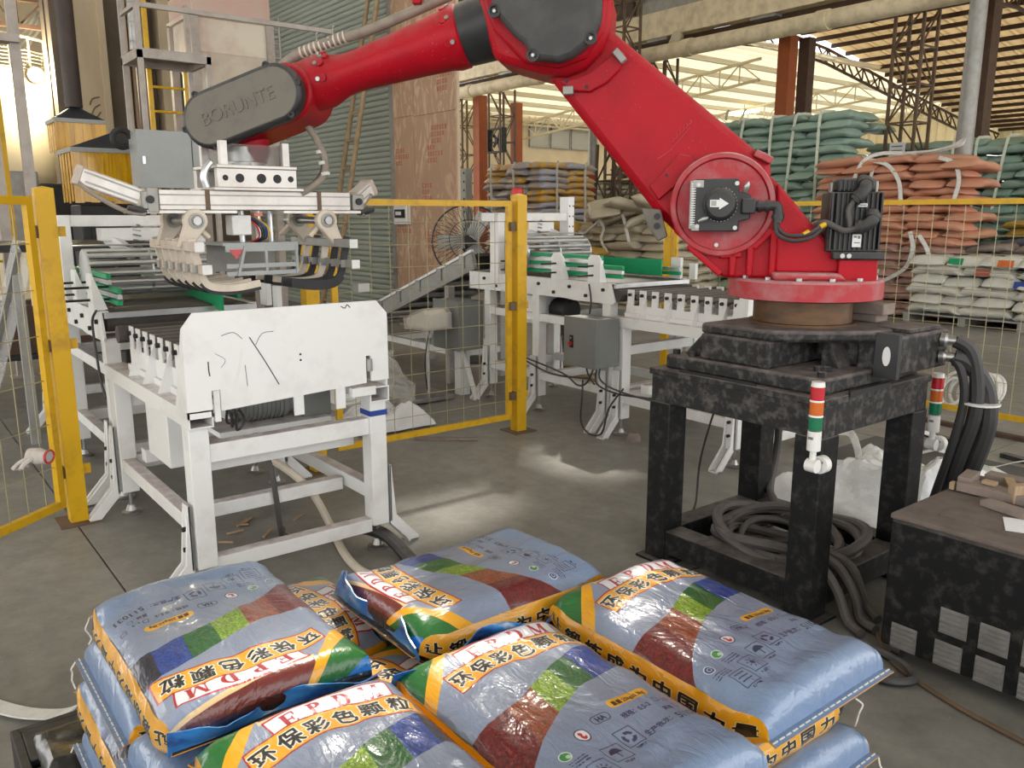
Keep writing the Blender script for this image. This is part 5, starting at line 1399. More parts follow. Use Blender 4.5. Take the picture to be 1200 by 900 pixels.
def glyph(ch):
    if ch not in CACHE: CACHE[ch] = text_mesh(ch, 1.0)
    return CACHE[ch]
def place_glyph(h, w, ch, cx, cy, size, rot=0.0, sq=1.0):
    V, F = glyph(ch)
    if not V: return np.zeros((h, w), bool)
    x0 = min(v[0] for v in V); x1 = max(v[0] for v in V); y0 = min(v[1] for v in V); y1 = max(v[1] for v in V)
    mx, my = (x0 + x1) / 2, (y0 + y1) / 2
    c, s = math.cos(rot), math.sin(rot)
    def fn(x, y):
        a = (x - mx) * size * sq; b = -(y - my) * size
        return (cx + a * c - b * s, cy + a * s + b * c)
    return raster(V, F, h, w, fn)
def line_text(txt, x, y, size, rot=0.0, adv=None):
    """small text on the front panel starting at px (x,y)"""
    V, F = text_mesh(txt, size)
    c, s = math.cos(rot), math.sin(rot)
    return raster(V, F, AH, fw, lambda a, b: (x + a * c + b * s, y + a * s - b * c))
# EPDM banner: flared white box with a red outline, red slab-serif letters
def banner(u, u0, u1, v0, sag):        # baseline curve across the panel
    t = (u - u0) / (u1 - u0)
    return v0 - sag * 4 * t * (1 - t)
vb = banner(U, .30, .92, .205, .020)
inb = (U > .31 + (Vv - vb) * .35) & (U < .91 - (Vv - vb) * .35)
put(inb & (Vv > vb - .080) & (Vv < vb + .006), srgb(176, 26, 40))
put((U > .319 + (Vv - vb) * .35) & (U < .901 - (Vv - vb) * .35) & (Vv > vb - .073) & (Vv < vb - .001), srgb(224, 226, 236))
SERIF = {
 'E': [('r', .05, 0, .30, 1), ('r', 0, 0, .8, .09), ('r', 0, .91, .8, 1), ('r', .1, .455, .62, .545), ('r', .71, 0, .8, .30), ('r', .71, .70, .8, 1), ('r', .55, .34, .62, .66)],
 'P': [('r', .08, 0, .33, 1), ('r', 0, .91, .42, 1), ('r', 0, 0, .5, .09), ('d', .33, .5, .50, .25, .24, .15)],
 'D': [('r', .08, 0, .33, 1), ('r', 0, .91, .42, 1), ('r', 0, 0, .42, .09), ('d', .38, .5, .50, .5, .26, .41)],
 'M': [('r', .06, 0, .13, 1), ('r', 0, .91, .28, 1), ('r', 0, 0, .22, .09), ('r', .80, 0, 1.04, 1), ('r', .74, .0, 1.12, .09), ('r', .78, .91, 1.12, 1), ('l', .10, 1, .52, .02, .22), ('l', .52, .02, .88, 1, .08)],
}
def serif_mask(ch, cx, cy, hgt, rot):
    c, s = math.cos(-rot), math.sin(-rot)
    dx = xx - cx; dy = yy - cy
    a = (dx * c - dy * s) / hgt + .42; b = .5 - (dx * s + dy * c) / hgt
    m = np.zeros((AH, fw), bool)
    for it in SERIF[ch]:
        if it[0] == 'r': m |= (a >= it[1]) & (a <= it[3]) & (b >= it[2]) & (b <= it[4])
        elif it[0] == 'd':
            # bowl: outer half ellipse minus inner
            x0 = it[1]; ry = .25 if ch == 'P' else .5; cyb = .75 if ch == 'P' else .5
            o = ((a - x0) / (.42 if ch == 'P' else .50)) ** 2 + ((b - cyb) / ry) ** 2 <= 1
            i = ((a - x0) / (.17 if ch == 'P' else .25)) ** 2 + ((b - cyb) / (ry - .09)) ** 2 <= 1
            m |= o & ~i & (a >= x0)
        else:
            x0, y0, x1, y1, wd = it[1:]
            t = (b - y0) / (y1 - y0); xc = x0 + (x1 - x0) * t
            m |= (t >= 0) & (t <= 1) & (np.abs(a - xc) < wd / 2)
    return m
for k, ch in enumerate('EPDM'):
    u = .405 + .135 * k; t = (u - .30) / .62
    slope = -.020 * 4 * (1 - 2 * t) / .62 * (AH / fw) * .9
    put(serif_mask(ch, u * fw, (banner(u, .30, .92, .205, .020) - .037) * AH, .054 * AH, math.atan(slope)), srgb(170, 22, 40))
# orange arc banner with the six characters
vb2 = banner(U, .12, .98, .305, .042)
m_in = (U > .14) & (U < .975)
edge = np.minimum(np.abs(U - .14), np.abs(U - .975))
put(m_in & (Vv > vb2 - .094) & (Vv < vb2 + .006), srgb(170, 30, 34))
put((U > .148) & (U < .967) & (Vv > vb2 - .089) & (Vv < vb2 + .001), srgb(240, 172, 40))
wm = np.zeros((AH, fw), bool)
for k, ch in enumerate('环保彩色颗粒'):
    u = .215 + .135 * k; t = (u - .12) / .86
    slope = -.042 * 4 * (1 - 2 * t) / .86 * (AH / fw) * .9
    wm |= place_glyph(AH, fw, ch, u * fw, (banner(u, .12, .98, .305, .042) - .043) * AH, .112 * fw, math.atan(slope))
wm = dilate(wm, 3)
put(dilate(wm, 5), srgb(240, 240, 236)); put(wm, srgb(20, 18, 18))
# lower details
NAVY = srgb(28, 34, 74)
def pill(u0, u1, v0, v1, col):
    r = (v1 - v0) * AH / 2
    x0, x1 = u0 * fw + r, u1 * fw - r; cy = (v0 + v1) / 2 * AH
    d = np.hypot(np.clip(xx, x0, x1) - xx, yy - cy)
    return d, r
d, r = pill(.60, .86, .575, .607, None); put(d < r, srgb(240, 176, 40))
put(dilate(line_text('重量 25kg±0.3kg', .625 * fw, .600 * AH, 27), 1), srgb(50, 40, 20))
put(dilate(line_text('规格：0.5-2', .60 * fw, .652 * AH, 32), 1), NAVY)
put(dilate(line_text('1-3', .855 * fw, .652 * AH, 30), 1), NAVY)
put(dilate(line_text('其他', .80 * fw, .690 * AH, 26), 1), NAVY)
put(dilate(line_text('生产批次：', .60 * fw, .735 * AH, 34), 1), NAVY)
put(dilate(line_text('511031', .80 * fw, .742 * AH, 52, -.12), 1), srgb(24, 24, 34))
def boxline(u0, u1, v0, v1, w=3, col=NAVY):
    o = (U > u0) & (U < u1) & (Vv > v0) & (Vv < v1)
    i = (U > u0 + w / fw) & (U < u1 - w / fw) & (Vv > v0 + w / AH) & (Vv < v1 - w / AH)
    put(o & ~i, col)
for (a, b) in ((.815, .634), (.93, .634), (.88, .672)): boxline(a, a + .03, b - .006, b + .014)
d, r = pill(.455, .565, .600, .632, None); put((d < r) & (d > r - 4), NAVY)
put(dilate(line_text('HA', .482 * fw, .625 * AH, 36), 2), NAVY)
def disc(u, v, rad): return np.hypot(xx - u * fw, yy - v * AH) < rad
put(disc(.36, .640, 34), NAVY); put(disc(.36, .640, 29), srgb(236, 238, 242)); put(disc(.36, .646, 14), srgb(200, 30, 40)); put(disc(.354, .634, 9), srgb(200, 30, 40)); put(disc(.366, .642, 6), srgb(236, 238, 242))
put(disc(.215, .668, 26), srgb(236, 240, 236)); put(disc(.215, .668, 22), srgb(60, 140, 70)); put(disc(.225, .673, 10), srgb(190, 220, 180))
put(disc(.09, .700, 25), srgb(232, 236, 240)); put(disc(.09, .700, 21), srgb(40, 70, 120)); put(disc(.09, .700, 12) & ~disc(.09, .700, 8), srgb(200, 210, 226)); 
for k in range(3):
    put((U > .19) & (U < .285) & (np.abs(Vv - (.697 + .010 * k)) < .0018) & (up_noise(AH, fw, 5) > .3), NAVY)
    put((U > .06) & (U < .155) & (np.abs(Vv - (.728 + .010 * k)) < .0018) & (up_noise(AH, fw, 5) > .3), NAVY)
for k in range(4):
    a = .10 + .125 * k; b = .792 - .028 * k
    boxline(a, a + .105, b - .033, b + .033, 4)
    cx, cy = (a + .052) * fw, b * AH
    dx, dy = xx - cx, yy - cy
    rr = np.hypot(dx, dy)
    if k == 0: put((np.abs(dx) < 30) & (np.abs(np.mod(dy + 40, 22) - 11) < 3) & (np.abs(dy) < 34), NAVY)
    elif k == 1: put((rr < 12) | ((rr > 17) & (rr < 30) & (np.abs(np.sin(np.arctan2(dy, dx) * 4)) > .93)), NAVY)
    elif k == 2: put(((rr < 30) & (dy < 0)) | ((np.abs(dx) < 3) & (dy > -2) & (dy < 30)), NAVY)
    else: put((rr > 15) & (rr < 30) & (np.abs(np.mod(np.arctan2(dy, dx), 2 * PI / 3) - PI / 3) < .78), NAVY)
    put((np.abs(dx) < 26) & (np.abs(dy - 62) < 6) & (up_noise(AH, fw, 4) > .45), NAVY)
art[:, :fw] = front
# gussets: yellow with the slogan running from head to tail
for gi in range(2):
    gm = np.empty((AH, gw, 3), np.float32); gm[:] = YEL
    m = np.zeros((AH, gw), bool)
    for k, ch in enumerate('让锻炼成为中国力量'):
        m |= place_glyph(AH, gw, ch, gw * .50, (.12 + .094 * k) * AH, 112, PI / 2, 1.0)
    m = dilate(m, 4)
    o = dilate(m, 4)
    gm[o] = srgb(240, 226, 190); gm[m] = srgb(22, 18, 16)
    gm *= (1 + .06 * (up_noise(AH, gw, 3) - .5))[..., None]
    art[:, fw + gi * gw: fw + (gi + 1) * gw] = gm
bk = art[:, fw + 2 * gw:]
bk[:] = srgb(140, 160, 194); bk *= (1 + .12 * (up_noise(AH, bk.shape[1], 3) - .5))[..., None]
# 2x2 average, to sRGB, into a generated image
h2, w2 = AH // 2, AW // 2
small = art[:h2 * 2, :w2 * 2].reshape(h2, 2, w2, 2, 3).mean((1, 3))
small = np.clip(small * .88, 0, 1)
small = np.where(small <= .0031308, small * 12.92, 1.055 * np.power(small, 1 / 2.4) - .055)
rgba = np.ones((h2, w2, 4), np.float32); rgba[..., :3] = small[::-1]
img = bpy.data.images.new('sack_print', w2, h2)
img.pixels.foreach_set(rgba.ravel()); img.update(); img.pack()

def sack_material():
    m = bpy.data.materials.new('printed_sack_film'); m.use_nodes = True
    nt = m.node_tree; N = nt.nodes; L = nt.links; b = N['Principled BSDF']
    t = N.new('ShaderNodeTexImage'); t.image = img; t.extension = 'EXTEND'
    L.new(t.outputs[0], b.inputs['Base Color'])
    b.inputs['Roughness'].default_value = .34
    b.inputs['Coat Weight'].default_value = .7; b.inputs['Coat Roughness'].default_value = .09
    tc = N.new('ShaderNodeTexCoord')
    def nz(scale, det, dist=0, sc=None):
        mp = N.new('ShaderNodeMapping'); L.new(tc.outputs['Object'], mp.inputs[0])
        if sc: mp.inputs['Scale'].default_value = sc
        q = N.new('ShaderNodeTexNoise'); q.inputs['Scale'].default_value = scale; q.inputs['Detail'].default_value = det; q.inputs['Distortion'].default_value = dist
        L.new(mp.outputs[0], q.inputs['Vector']); return q.outputs[0]
    a = N.new('ShaderNodeMath'); a.operation = 'MULTIPLY'; a.inputs[1].default_value = .16; L.new(nz(160, 2), a.inputs[0])
    wv = nz(9, 4, .8, (1.5, .8, 1))
    # sharp film creases: ridged noise
    rd = N.new('ShaderNodeMath'); rd.operation = 'SUBTRACT'; rd.inputs[1].default_value = .5; L.new(wv, rd.inputs[0])
    ab = N.new('ShaderNodeMath'); ab.operation = 'ABSOLUTE'; L.new(rd.outputs[0], ab.inputs[0])
    ml = N.new('ShaderNodeMath'); ml.operation = 'MULTIPLY'; ml.inputs[1].default_value = 3.0; L.new(ab.outputs[0], ml.inputs[0])
    ad = N.new('ShaderNodeMath'); ad.operation = 'ADD'; L.new(a.outputs[0], ad.inputs[0]); L.new(ml.outputs[0], ad.inputs[1])
    bp = N.new('ShaderNodeBump'); bp.inputs['Strength'].default_value = .6; bp.inputs['Distance'].default_value = .006
    L.new(ad.outputs[0], bp.inputs['Height']); L.new(bp.outputs[0], b.inputs['Normal']); L.new(bp.outputs[0], b.inputs['Coat Normal'])
    return m
M['sack'] = sack_material()
def flap_material():
    m = bpy.data.materials.new('sack_head_flap'); m.use_nodes = True
    nt = m.node_tree; N = nt.nodes; L = nt.links; b = N['Principled BSDF']
    tc = N.new('ShaderNodeTexCoord'); mp = N.new('ShaderNodeMapping'); mp.inputs['Scale'].default_value = (5, 12, 12); L.new(tc.outputs['Object'], mp.inputs[0])
    q = N.new('ShaderNodeTexNoise'); q.inputs['Scale'].default_value = 1.6; q.inputs['Detail'].default_value = 5; L.new(mp.outputs[0], q.inputs['Vector'])
    r = N.new('ShaderNodeValToRGB'); L.new(q.outputs[0], r.inputs[0])
    e = r.color_ramp.elements; e[0].position = .30; e[0].color = (.012, .015, .03, 1); e[1].position = .42; e[1].color = (.012, .10, .36, 1)
    k = e.new(.60); k.color = (.05, .25, .60, 1); k = e.new(.70); k.color = (.55, .66, .78, 1)
    L.new(r.outputs[0], b.inputs['Base Color']); b.inputs['Roughness'].default_value = .25; b.inputs['Coat Weight'].default_value = .6
    return m
M['flap'] = flap_material()

# ------------------------------------------------------------------ sack shape: y = -L/2 at the tail ... +L/2 at the head, x = +W/2 on the reader's right
def sack_mesh(W, L, T, seed, lift=0.0, soft=1.0):
    rn = random.Random(seed)
    nv = 44
    def prof(y):
        d = max(min(y + L / 2, L / 2 - y), 0); q = min(d / (.085 * soft), 1)
        return (T * .42 + lift) * (1 - q) ** 1.5 + T * math.sqrt(max(0, 1 - (1 - q) ** 2.2))
    ys_ = [-.5 * L + L * k / 240 for k in range(241)]
    ac = [0.0]
    for k in range(240): ac.append(ac[-1] + math.hypot(ys_[k + 1] - ys_[k], prof(ys_[k + 1]) - prof(ys_[k])))
    def VM(y):
        if y <= -.5 * L: return 1.0
        if y >= .5 * L: return 0.0
        f_ = (y + .5 * L) / L * 240; k = min(int(f_), 239)
        return 1 - (ac[k] + (ac[k + 1] - ac[k]) * (f_ - k)) / ac[-1]
    st = [(-.5 * L - .022, 'f')] + [(-.5 * L + L * k / nv, 'b') for k in range(nv + 1)] + [(.5 * L + .02, 'f')]
    st = [st[0]] + [(-.5 * L * math.copysign(abs(math.cos(PI * k / nv)) ** .72, math.cos(PI * k / nv)), 'b') for k in range(nv + 1)] + [st[-1]]
    NT, NS, NB = 22, 5, 12
    V = []; UVs = []
    off = rn.uniform(0, 50)
    a_w = FW / (AW / PPM); g_w = GW / (AW / PPM)
    for y, kind in st:
        d = min(y + L / 2, L / 2 - y); d = max(d, 0)
        q = min(d / (.085 * soft), 1); h = T * math.sqrt(max(0, 1 - (1 - q) ** 2.2)) if d > 0 else .004
        h = max(h, .005)
        if kind == 'f': h = .004
        w = W / 2 * (1 - .035 * (1 - q) * (0 if kind == 'f' else 1)) * (1.0 - .02 * math.sin(PI * (y / L + .5)))
        zb = (T * .42 + lift) * (1 - q) ** 1.5         # the ends ride up off the layer below
        v = VM(y)           # 0 at head
        def top(u):
            e = abs(2 * u - 1)
            return zb + h * (.86 + .14 * (1 - e ** 2.6)) - h * .18 * max(0, e - .86) / .14 * (e > .86)
        def bot_(u): return zb + h * .06 * max(0, abs(2 * u - 1) - .8) / .2
        ring = []
        for i in range(NT + 1):
            u = i / NT; x = (u - .5) * 2 * w
            z = top(u)
            n_ = mnoise.noise(Vector((x * 9 + off, y * 7, 1.3))) * .010 + mnoise.noise(Vector((x * 22 + off, y * 15, 4))) * .005 + abs(mnoise.noise(Vector((x * 6 + y * 9 + off, y * 14 - x * 8, 8)))) * .007
            ring.append((x, y, max(z + n_ * q, zb + .001), u * a_w, 1 - v))
        for i in range(NS + 1):       # right gusset, from top to bottom (reader's right)
            t = i / NS; bulge = .016 * math.sin(PI * t) * q
            x = w + bulge + .004 * mnoise.noise(Vector((y * 16 + off, t * 3, 2)))
            z = top(1) * (1 - t) + bot_(1) * t
            ring.append((x, y, z, a_w + g_w + t * g_w, 1 - v))
        for i in range(1, NB):
            u = 1 - i / NB; ring.append(((u - .5) * 2 * w, y, bot_(u), a_w + 2 * g_w + .03, 1 - v))
        for i in range(NS + 1):       # left gusset, bottom to top
            t = 1 - i / NS; bulge = .016 * math.sin(PI * t) * q
            x = -w - bulge - .004 * mnoise.noise(Vector((y * 16 + off, t * 3, 7)))
            z = top(0) * (1 - t) + bot_(0) * t
            ring.append((x, y, z, a_w + (1 - t) * g_w, 1 - v))
        V += [r[:3] for r in ring]; UVs += [(r[3], r[4]) for r in ring]
        m = len(ring)
    F = []
    for j in range(len(st) - 1):
        for i in range(m):
            i2 = (i + 1) % m
            if i == m - 1: continue_face = True
            F.append((j * m + i, j * m + i2, (j + 1) * m + i2, (j + 1) * m + i))
    F.append(tuple(range(m - 1, -1, -1))); F.append(tuple((len(st) - 1) * m + i for i in range(m)))
    mb = MB(); mb.add(V, F); mb.uv = UVs
    return mb
# text on the left gusset has its tops towards the front panel: u grows from bottom to top there (done above);
# on the right gusset u grows downwards, so the same artwork reads head to tail with its tops pointing down

def sack(label, cx, cy, z, rot, seed, W=.445, L=.70, T=.124, tilt=(0, 0), flap=None, thread=None, lift=0.0):
    t = thing('printed_sack', label, 'sack', (cx, cy, z), rot, 'printed granule sacks on the near pallet')
    o = part('sack_body', sack_mesh(W, L, T, seed, lift), M['sack'], t, local=True, smooth=60)
    t.rotation_euler = (tilt[0], tilt[1], rot)
    if flap:
        # wavy folded head flap standing along the head seam
        mb = MB(); n = 26; h0, lean = flap; Vf = []
        for j in range(5):
            for i in range(n + 1):
                u = i / n - .5; s = j / 4
                x = u * W * 1.02
                wv = .018 * math.sin(9 * u + seed) + .012 * mnoise.noise(Vector((u * 9, seed, s)))
                y = L / 2 + .004 + lean * h0 * s + wv * s * 1.3
                zz = T * .36 + h0 * s * (1 - .25 * math.cos(11 * u + seed)) * (.8 + .4 * (u + .5))
                Vf.append((x, y, zz))
        for k in range(len(Vf)):
            Vf.append((Vf[k][0], Vf[k][1] + .004, Vf[k][2]))
        K = 5 * (n + 1); Ff = []
        for j in range(4):
            for i in range(n):
                a = j * (n + 1) + i
                Ff += [(a, a + 1, a + n + 2, a + n + 1), (K + a, K + a + n + 1, K + a + n + 2, K + a + 1)]
        for i in range(n):
            a = 4 * (n + 1) + i; Ff += [(a, a + 1, K + a + 1, K + a), (i, K + i, K + i + 1, i + 1)]
        for j in range(4):
            a = j * (n + 1); Ff += [(a, a + n + 1, K + a + n + 1, K + a), (a + n, K + a + n, K + a + 2 * n + 1, a + 2 * n + 1)]
        part('head_flap', mb.add(Vf, Ff), M['flap'], t, local=True, smooth=60, label='bright blue head flap')
    if thread:
        sx = thread
        rn = random.Random(seed)
        pts = [(sx * W / 2, -L / 2 - .02, T * .40)]
        for k in range(5): pts.append((sx * (W / 2 + rn.uniform(-.004, .012)), -L / 2 - .024 - rn.uniform(0, .012), T * .40 - .016 * (k + 1)))
        part('sewing_thread', MB().tube(pts, .0022, 5), M['thread'], t, local=True)
    n = 20
    mb = MB()
    for i in range(n):
        u0 = (-.5 + (i + .15) / n) * W; u1 = (-.5 + (i + .85) / n) * W
        mb.bar((u0, -L / 2 - .012, T * .42 + lift + .0052), (u1, -L / 2 - .012, T * .42 + lift + .0052), .003, .002)
    part('stitching', mb, M['thread'], t, local=True, stuff=True)
    return t
# rot: +y is the head.  head towards +X -> -90deg, -X -> +90deg, +Y -> 0, -Y -> 180
HX, HMX, HY, HMY = R(-90), R(90), 0.0, R(180)
Z0 = .145; TT = .1165
# bottom layers first
sack('printed sack fourth down at the left corner, only its pale tail end showing', -2.05, .655, Z0, HY, 41, W=.50, L=.68, thread=-1)
sack('printed sack lowest in the right front stack under the lettered yellow side', -1.20, 1.42, Z0, HMY, 42, W=.46, L=.70)
sack('printed sack third down at the left, yellow lettered side facing the aisle', -1.99, .555, Z0 + TT, HX, 31, W=.47, L=.71)
sack('printed sack third down at the right front corner, pale blue end showing', -1.22, 1.57, Z0 + TT, HMX, 32, W=.46, L=.68, thread=1)
sack('printed sack below the front left sack, bottom of the picture', -1.18, .62, Z0 + TT, HMX, 33, W=.47, L=.68)
sack('printed sack under the middle of the stack', -1.55, 1.08, Z0 + TT, HX, 34, W=.44, L=.68)
sack('printed sack second down at the left, its red letters showing in the gap', -2.075, .695, Z0 + 2 * TT, HY, 21, W=.48, L=.70, thread=-1)
sack('printed sack second down beside the left pair, pale end at the bottom edge', -1.57, .68, Z0 + 2 * TT, HY, 22, W=.46, L=.70, thread=1)
sack('printed sack second down at the front right, slogan side towards the cabinet', -1.165, 1.44, Z0 + 2 * TT, HMY, 23, W=.46, L=.70, thread=-1)
sack('printed sack second down below the rear crosswise sack', -1.76, 1.36, Z0 + 2 * TT, HMY, 24, W=.44, L=.66, flap=(.07, .4))
sack('printed sack second down under the front middle sack', -1.08, .72, Z0 + 2 * TT, HY, 25, W=.44, L=.68)
ZT_ = Z0 + 3 * TT
sack('printed sack on top at the left corner, lettering upside down to the camera', -1.935, .600, ZT_, HX, 11, W=.465, L=.70, flap=(.042, .2), thread=1)
sack('printed sack on top lying crosswise at the back of the pallet', -1.81, 1.27, ZT_, HMY, 12, W=.455, L=.63, flap=(.06, -.3), tilt=(0, R(1)))
sack('printed sack on top at the right, nearest the black stand', -1.21, 1.565, ZT_, HMX, 13, W=.465, L=.69)
sack('printed sack on top in the middle front, with film creases across', -1.15, 1.045, ZT_, HMX, 14, W=.445, L=.68, flap=(.07, -.35))
sack('printed sack on top at the bottom edge, lettering upright to the camera', -1.16, .600, ZT_, HMX, 15, W=.43, L=.68, thread=-1)

# black plastic pallet
t = thing('plastic_pallet', 'black plastic pallet under the printed sacks, one corner showing', 'pallet', (-1.65, 1.05, 0))
for k in range(9):
    x = -2.55 + k * .205
    part('deck_board', MB().box(x, x + .16, .20, 1.90, .12, .143), M['pallet_black'], t, bev=.004)
for y in (.20, .98, 1.78):
    part('runner', MB().box(-2.55, -.75, y, y + .12, .0, .025), M['pallet_black'], t)
    for x in (-2.55, -1.72, -.89):
        part('block', MB().box(x, x + .14, y, y + .12, .025, .12), M['pallet_black'], t)
part('rim', MB().box(-2.575, -2.55, .19, 1.91, .0, .143), M['pallet_black'], t, bev=.003)
part('rim', MB().box(-2.575, -.75, .175, .2, .0, .143), M['pallet_black'], t, bev=.003)
mb = crumple(-2.5, -2.25, .22, .40, .05, 1.7, 20, base=.0)
mb.xf(Matrix.Translation((0, 0, .146)))
solo('stretch_film_scrap', mb, M['film_black'], 'scrap of black stretch film on the pallet corner', 'film', loc=(-2.4, .3, .146), smooth=30)
solo('white_sling', MB().tube([(-3.25, .04, .012), (-2.95, .20, .012), (-2.80, .30, .03), (-2.73, .36, .06), (-2.66, .41, .13), (-2.60, .50, .17), (-2.57, .58, .17)], 0, sub=5, flat=(.055, .006)), M['strap'], 'white flat sling running from the floor to the pallet corner', 'strap', loc=(-2.8, .3, 0))

# ------------------------------------------------------------------ black control cabinet on the right
CX0, CX1, CY0, CY1, CZ0, CZ1 = -1.375, -.45, 2.795, 3.50, .055, .56
t = thing('robot_controller', 'dusty black robot control cabinet with louvres, offcuts lying on it', 'cabinet', (-.9, 3.15, 0))
part('body', MB().box(CX0, CX1, CY0, CY1, CZ0, CZ1 - .02), M['stand_dark'], t, bev=.012)
part('lid', MB().box(CX0 - .004, CX1 + .004, CY0 - .004, CY1 + .004, CZ1 - .022, CZ1), M['lid_dust'], t, bev=.008, label='dust covered lid')
part('lid_panel', MB().box(CX0 + .12, CX1 - .03, CY0 + .10, CY1 - .03, CZ1, CZ1 + .004), M['lid_dust'], t)
for (x, z) in ((-1.335, .062), (-1.172, .185), (-1.18, .062), (-1.042, .180), (-1.045, .060), (-.91, .175), (-.91, .06), (-.78, .17), (-.78, .06)):
    lv = part('louvre_panel', MB().box(x, x + .092, CY0 - .003, CY0, z, z + .092), M['louvre'], t)
    for k in range(5):
        zz = z + .008 + k * .018
        part('louvre_slat', MB().prism([(CY0 - .003, zz), (CY0 - .012, zz + .004), (CY0 - .012, zz + .008), (CY0 - .003, zz + .014)], x + .004, x + .088, 'YZ'), M['louvre'], lv)
for x in (CX0 + .05, CX1 - .05):
    for y in (CY0 + .05, CY1 - .05):
        part('caster', MB().cyl((x - .015, y, .028), (x + .015, y, .028), .027, 14), M['rubber'], t)
# offcuts and paper on the lid
zl = CZ1 + .005
def offcut(p, rz, size, m, label, rx=0.0):
    mb = MB().box(-size[0] / 2, size[0] / 2, -size[1] / 2, size[1] / 2, 0, size[2])
    mb.xf(Matrix.Translation(p) @ Matrix.Rotation(rz, 4, 'Z') @ Matrix.Rotation(rx, 4, 'X'))
    return solo('wood_offcut', mb, M[m], label, 'offcut', 'wood offcuts on the black cabinet', loc=p, bev=.003)
offcut((-1.215, 3.25, zl), R(2), (.25, .085, .035), 'wood_dusty', 'long dusty brown board along the cabinet lid')
offcut((-1.12, 3.11, zl), R(-14), (.17, .06, .022), 'wood_dusty', 'shorter dusty board nearest the paper sheet')
offcut((-1.335, 3.30, zl), R(10), (.05, .13, .05), 'wood_dusty', 'dusty block at the far left corner of the lid')
offcut((-1.235, 3.42, zl), R(4), (.16, .07, .04), 'wood_dusty', 'flat brown board behind the long board')
offcut((-1.20, 3.34, zl), R(-60), (.12, .035, .045), 'wood', 'pale stick leaning across the boards')
offcut((-1.245, 3.265, zl + .036), R(0), (.05, .03, .016), 'wood', 'small pale block on the long board')
offcut((-1.12, 3.27, zl), R(62), (.13, .035, .07), 'wood', 'pale strip standing at the picture right edge')
offcut((-1.355, 3.215, zl), R(0), (.018, .03, .03), 'wood', 'tiny pale chip at the left end of the long board')
mb = MB().box(-.10, .10, -.07, .07, 0, .002); mb.xf(Matrix.Translation((-.985, 3.02, zl)) @ Matrix.Rotation(R(25), 4, 'Z'))
solo('paper_sheet', mb, M['paper'], 'white paper sheet on the black cabinet lid at the picture edge', 'paper', loc=(-.985, 3.02, zl))

# ------------------------------------------------------------------ sheets and straps on the floor behind the stand
solo('rubber_sheet', MB().box(-3.0, -1.2, 4.75, 5.75, 0, .006), M['mat_dark'], 'dark grey rubber sheet lying flat behind the black cabinet', 'sheet', loc=(-2.1, 5.2, 0))
solo('plastic_sheet', crumple(-2.75, -1.62, 3.95, 5.15, .30, 5.0, 60, .25, base=.012), M['plastic_white'], 'large crumpled white plastic sheet on the floor behind the stand', 'plastic sheet', loc=(-2.2, 4.5, 0), smooth=25)
solo('plastic_sheet', crumple(-2.15, -1.3, 4.65, 5.45, .16, 9.0, 50, .2, base=.016), M['plastic_white'], 'smaller white plastic sheet spread over the dark rubber sheet', 'plastic sheet', loc=(-1.8, 5.0, 0), smooth=25)
for k, (pts, lab) in enumerate(((((-2.55, 5.4, .03), (-2.35, 5.5, .10), (-2.1, 5.42, .05), (-1.85, 5.45, .14), (-1.5, 5.6, .05), (-1.1, 5.7, .03)), 'white strap curving over the dark rubber sheet'),
                                (((-2.0, 5.25, .10), (-1.8, 5.2, .06), (-1.55, 5.1, .04), (-1.3, 5.15, .03)), 'white strap lying nearest the offcuts'),
                                (((-2.75, 5.55, .02), (-2.7, 5.65, .12), (-2.55, 5.7, .10), (-2.45, 5.6, .03)), 'white strap loop behind the hoses'),
                                (((-2.95, 4.9, .03), (-2.95, 4.95, .15), (-2.8, 5.0, .20), (-2.7, 4.95, .12), (-2.65, 4.9, .03)), 'white strap loop standing up by the plastic sheet'))):
    solo('white_strap', MB().tube(pts, 0, sub=6, flat=(.05, .005)), M['strap'], lab, 'strap', loc=pts[0])
for k, (p, q, m_, lab) in enumerate((((-2.93, 6.10), (-2.45, 5.98), 'rubber', 'short black bar on the floor behind the rubber sheet'),
                                     ((-2.2, 5.92), (-1.4, 5.75), 'rubber', 'black bar on the floor near the picture right edge'),
                                     ((-3.2, 6.50), (-1.4, 6.42), 'rust_dark', 'long brown rods lying along the fence foot'))):
    solo('floor_bar', MB().bar((*p, .016), (*q, .016), .06, .03), M[m_], lab, 'bar', loc=(*p, 0))
t = thing('coiled_strap', 'coil of white rope at the foot of the right fence panel', 'rope', (-3.02, 7.2, 0))
rnd = random.Random(8)
for k in range(11):
    r0 = .12 + rnd.uniform(-.03, .04); c = (-3.06 + .03 * k * .6, 7.15 + .012 * k)
    pts = [(c[0] + r0 * .8 * math.cos(2 * PI * q / 12), c[1] + .05 * math.sin(2 * PI * q / 12) + .02 * (k - 5), .16 + r0 * math.sin(2 * PI * q / 12)) for q in range(13)]
    part('rope_turn', MB().tube(pts, .014, 7, 3), M['strap'], t)
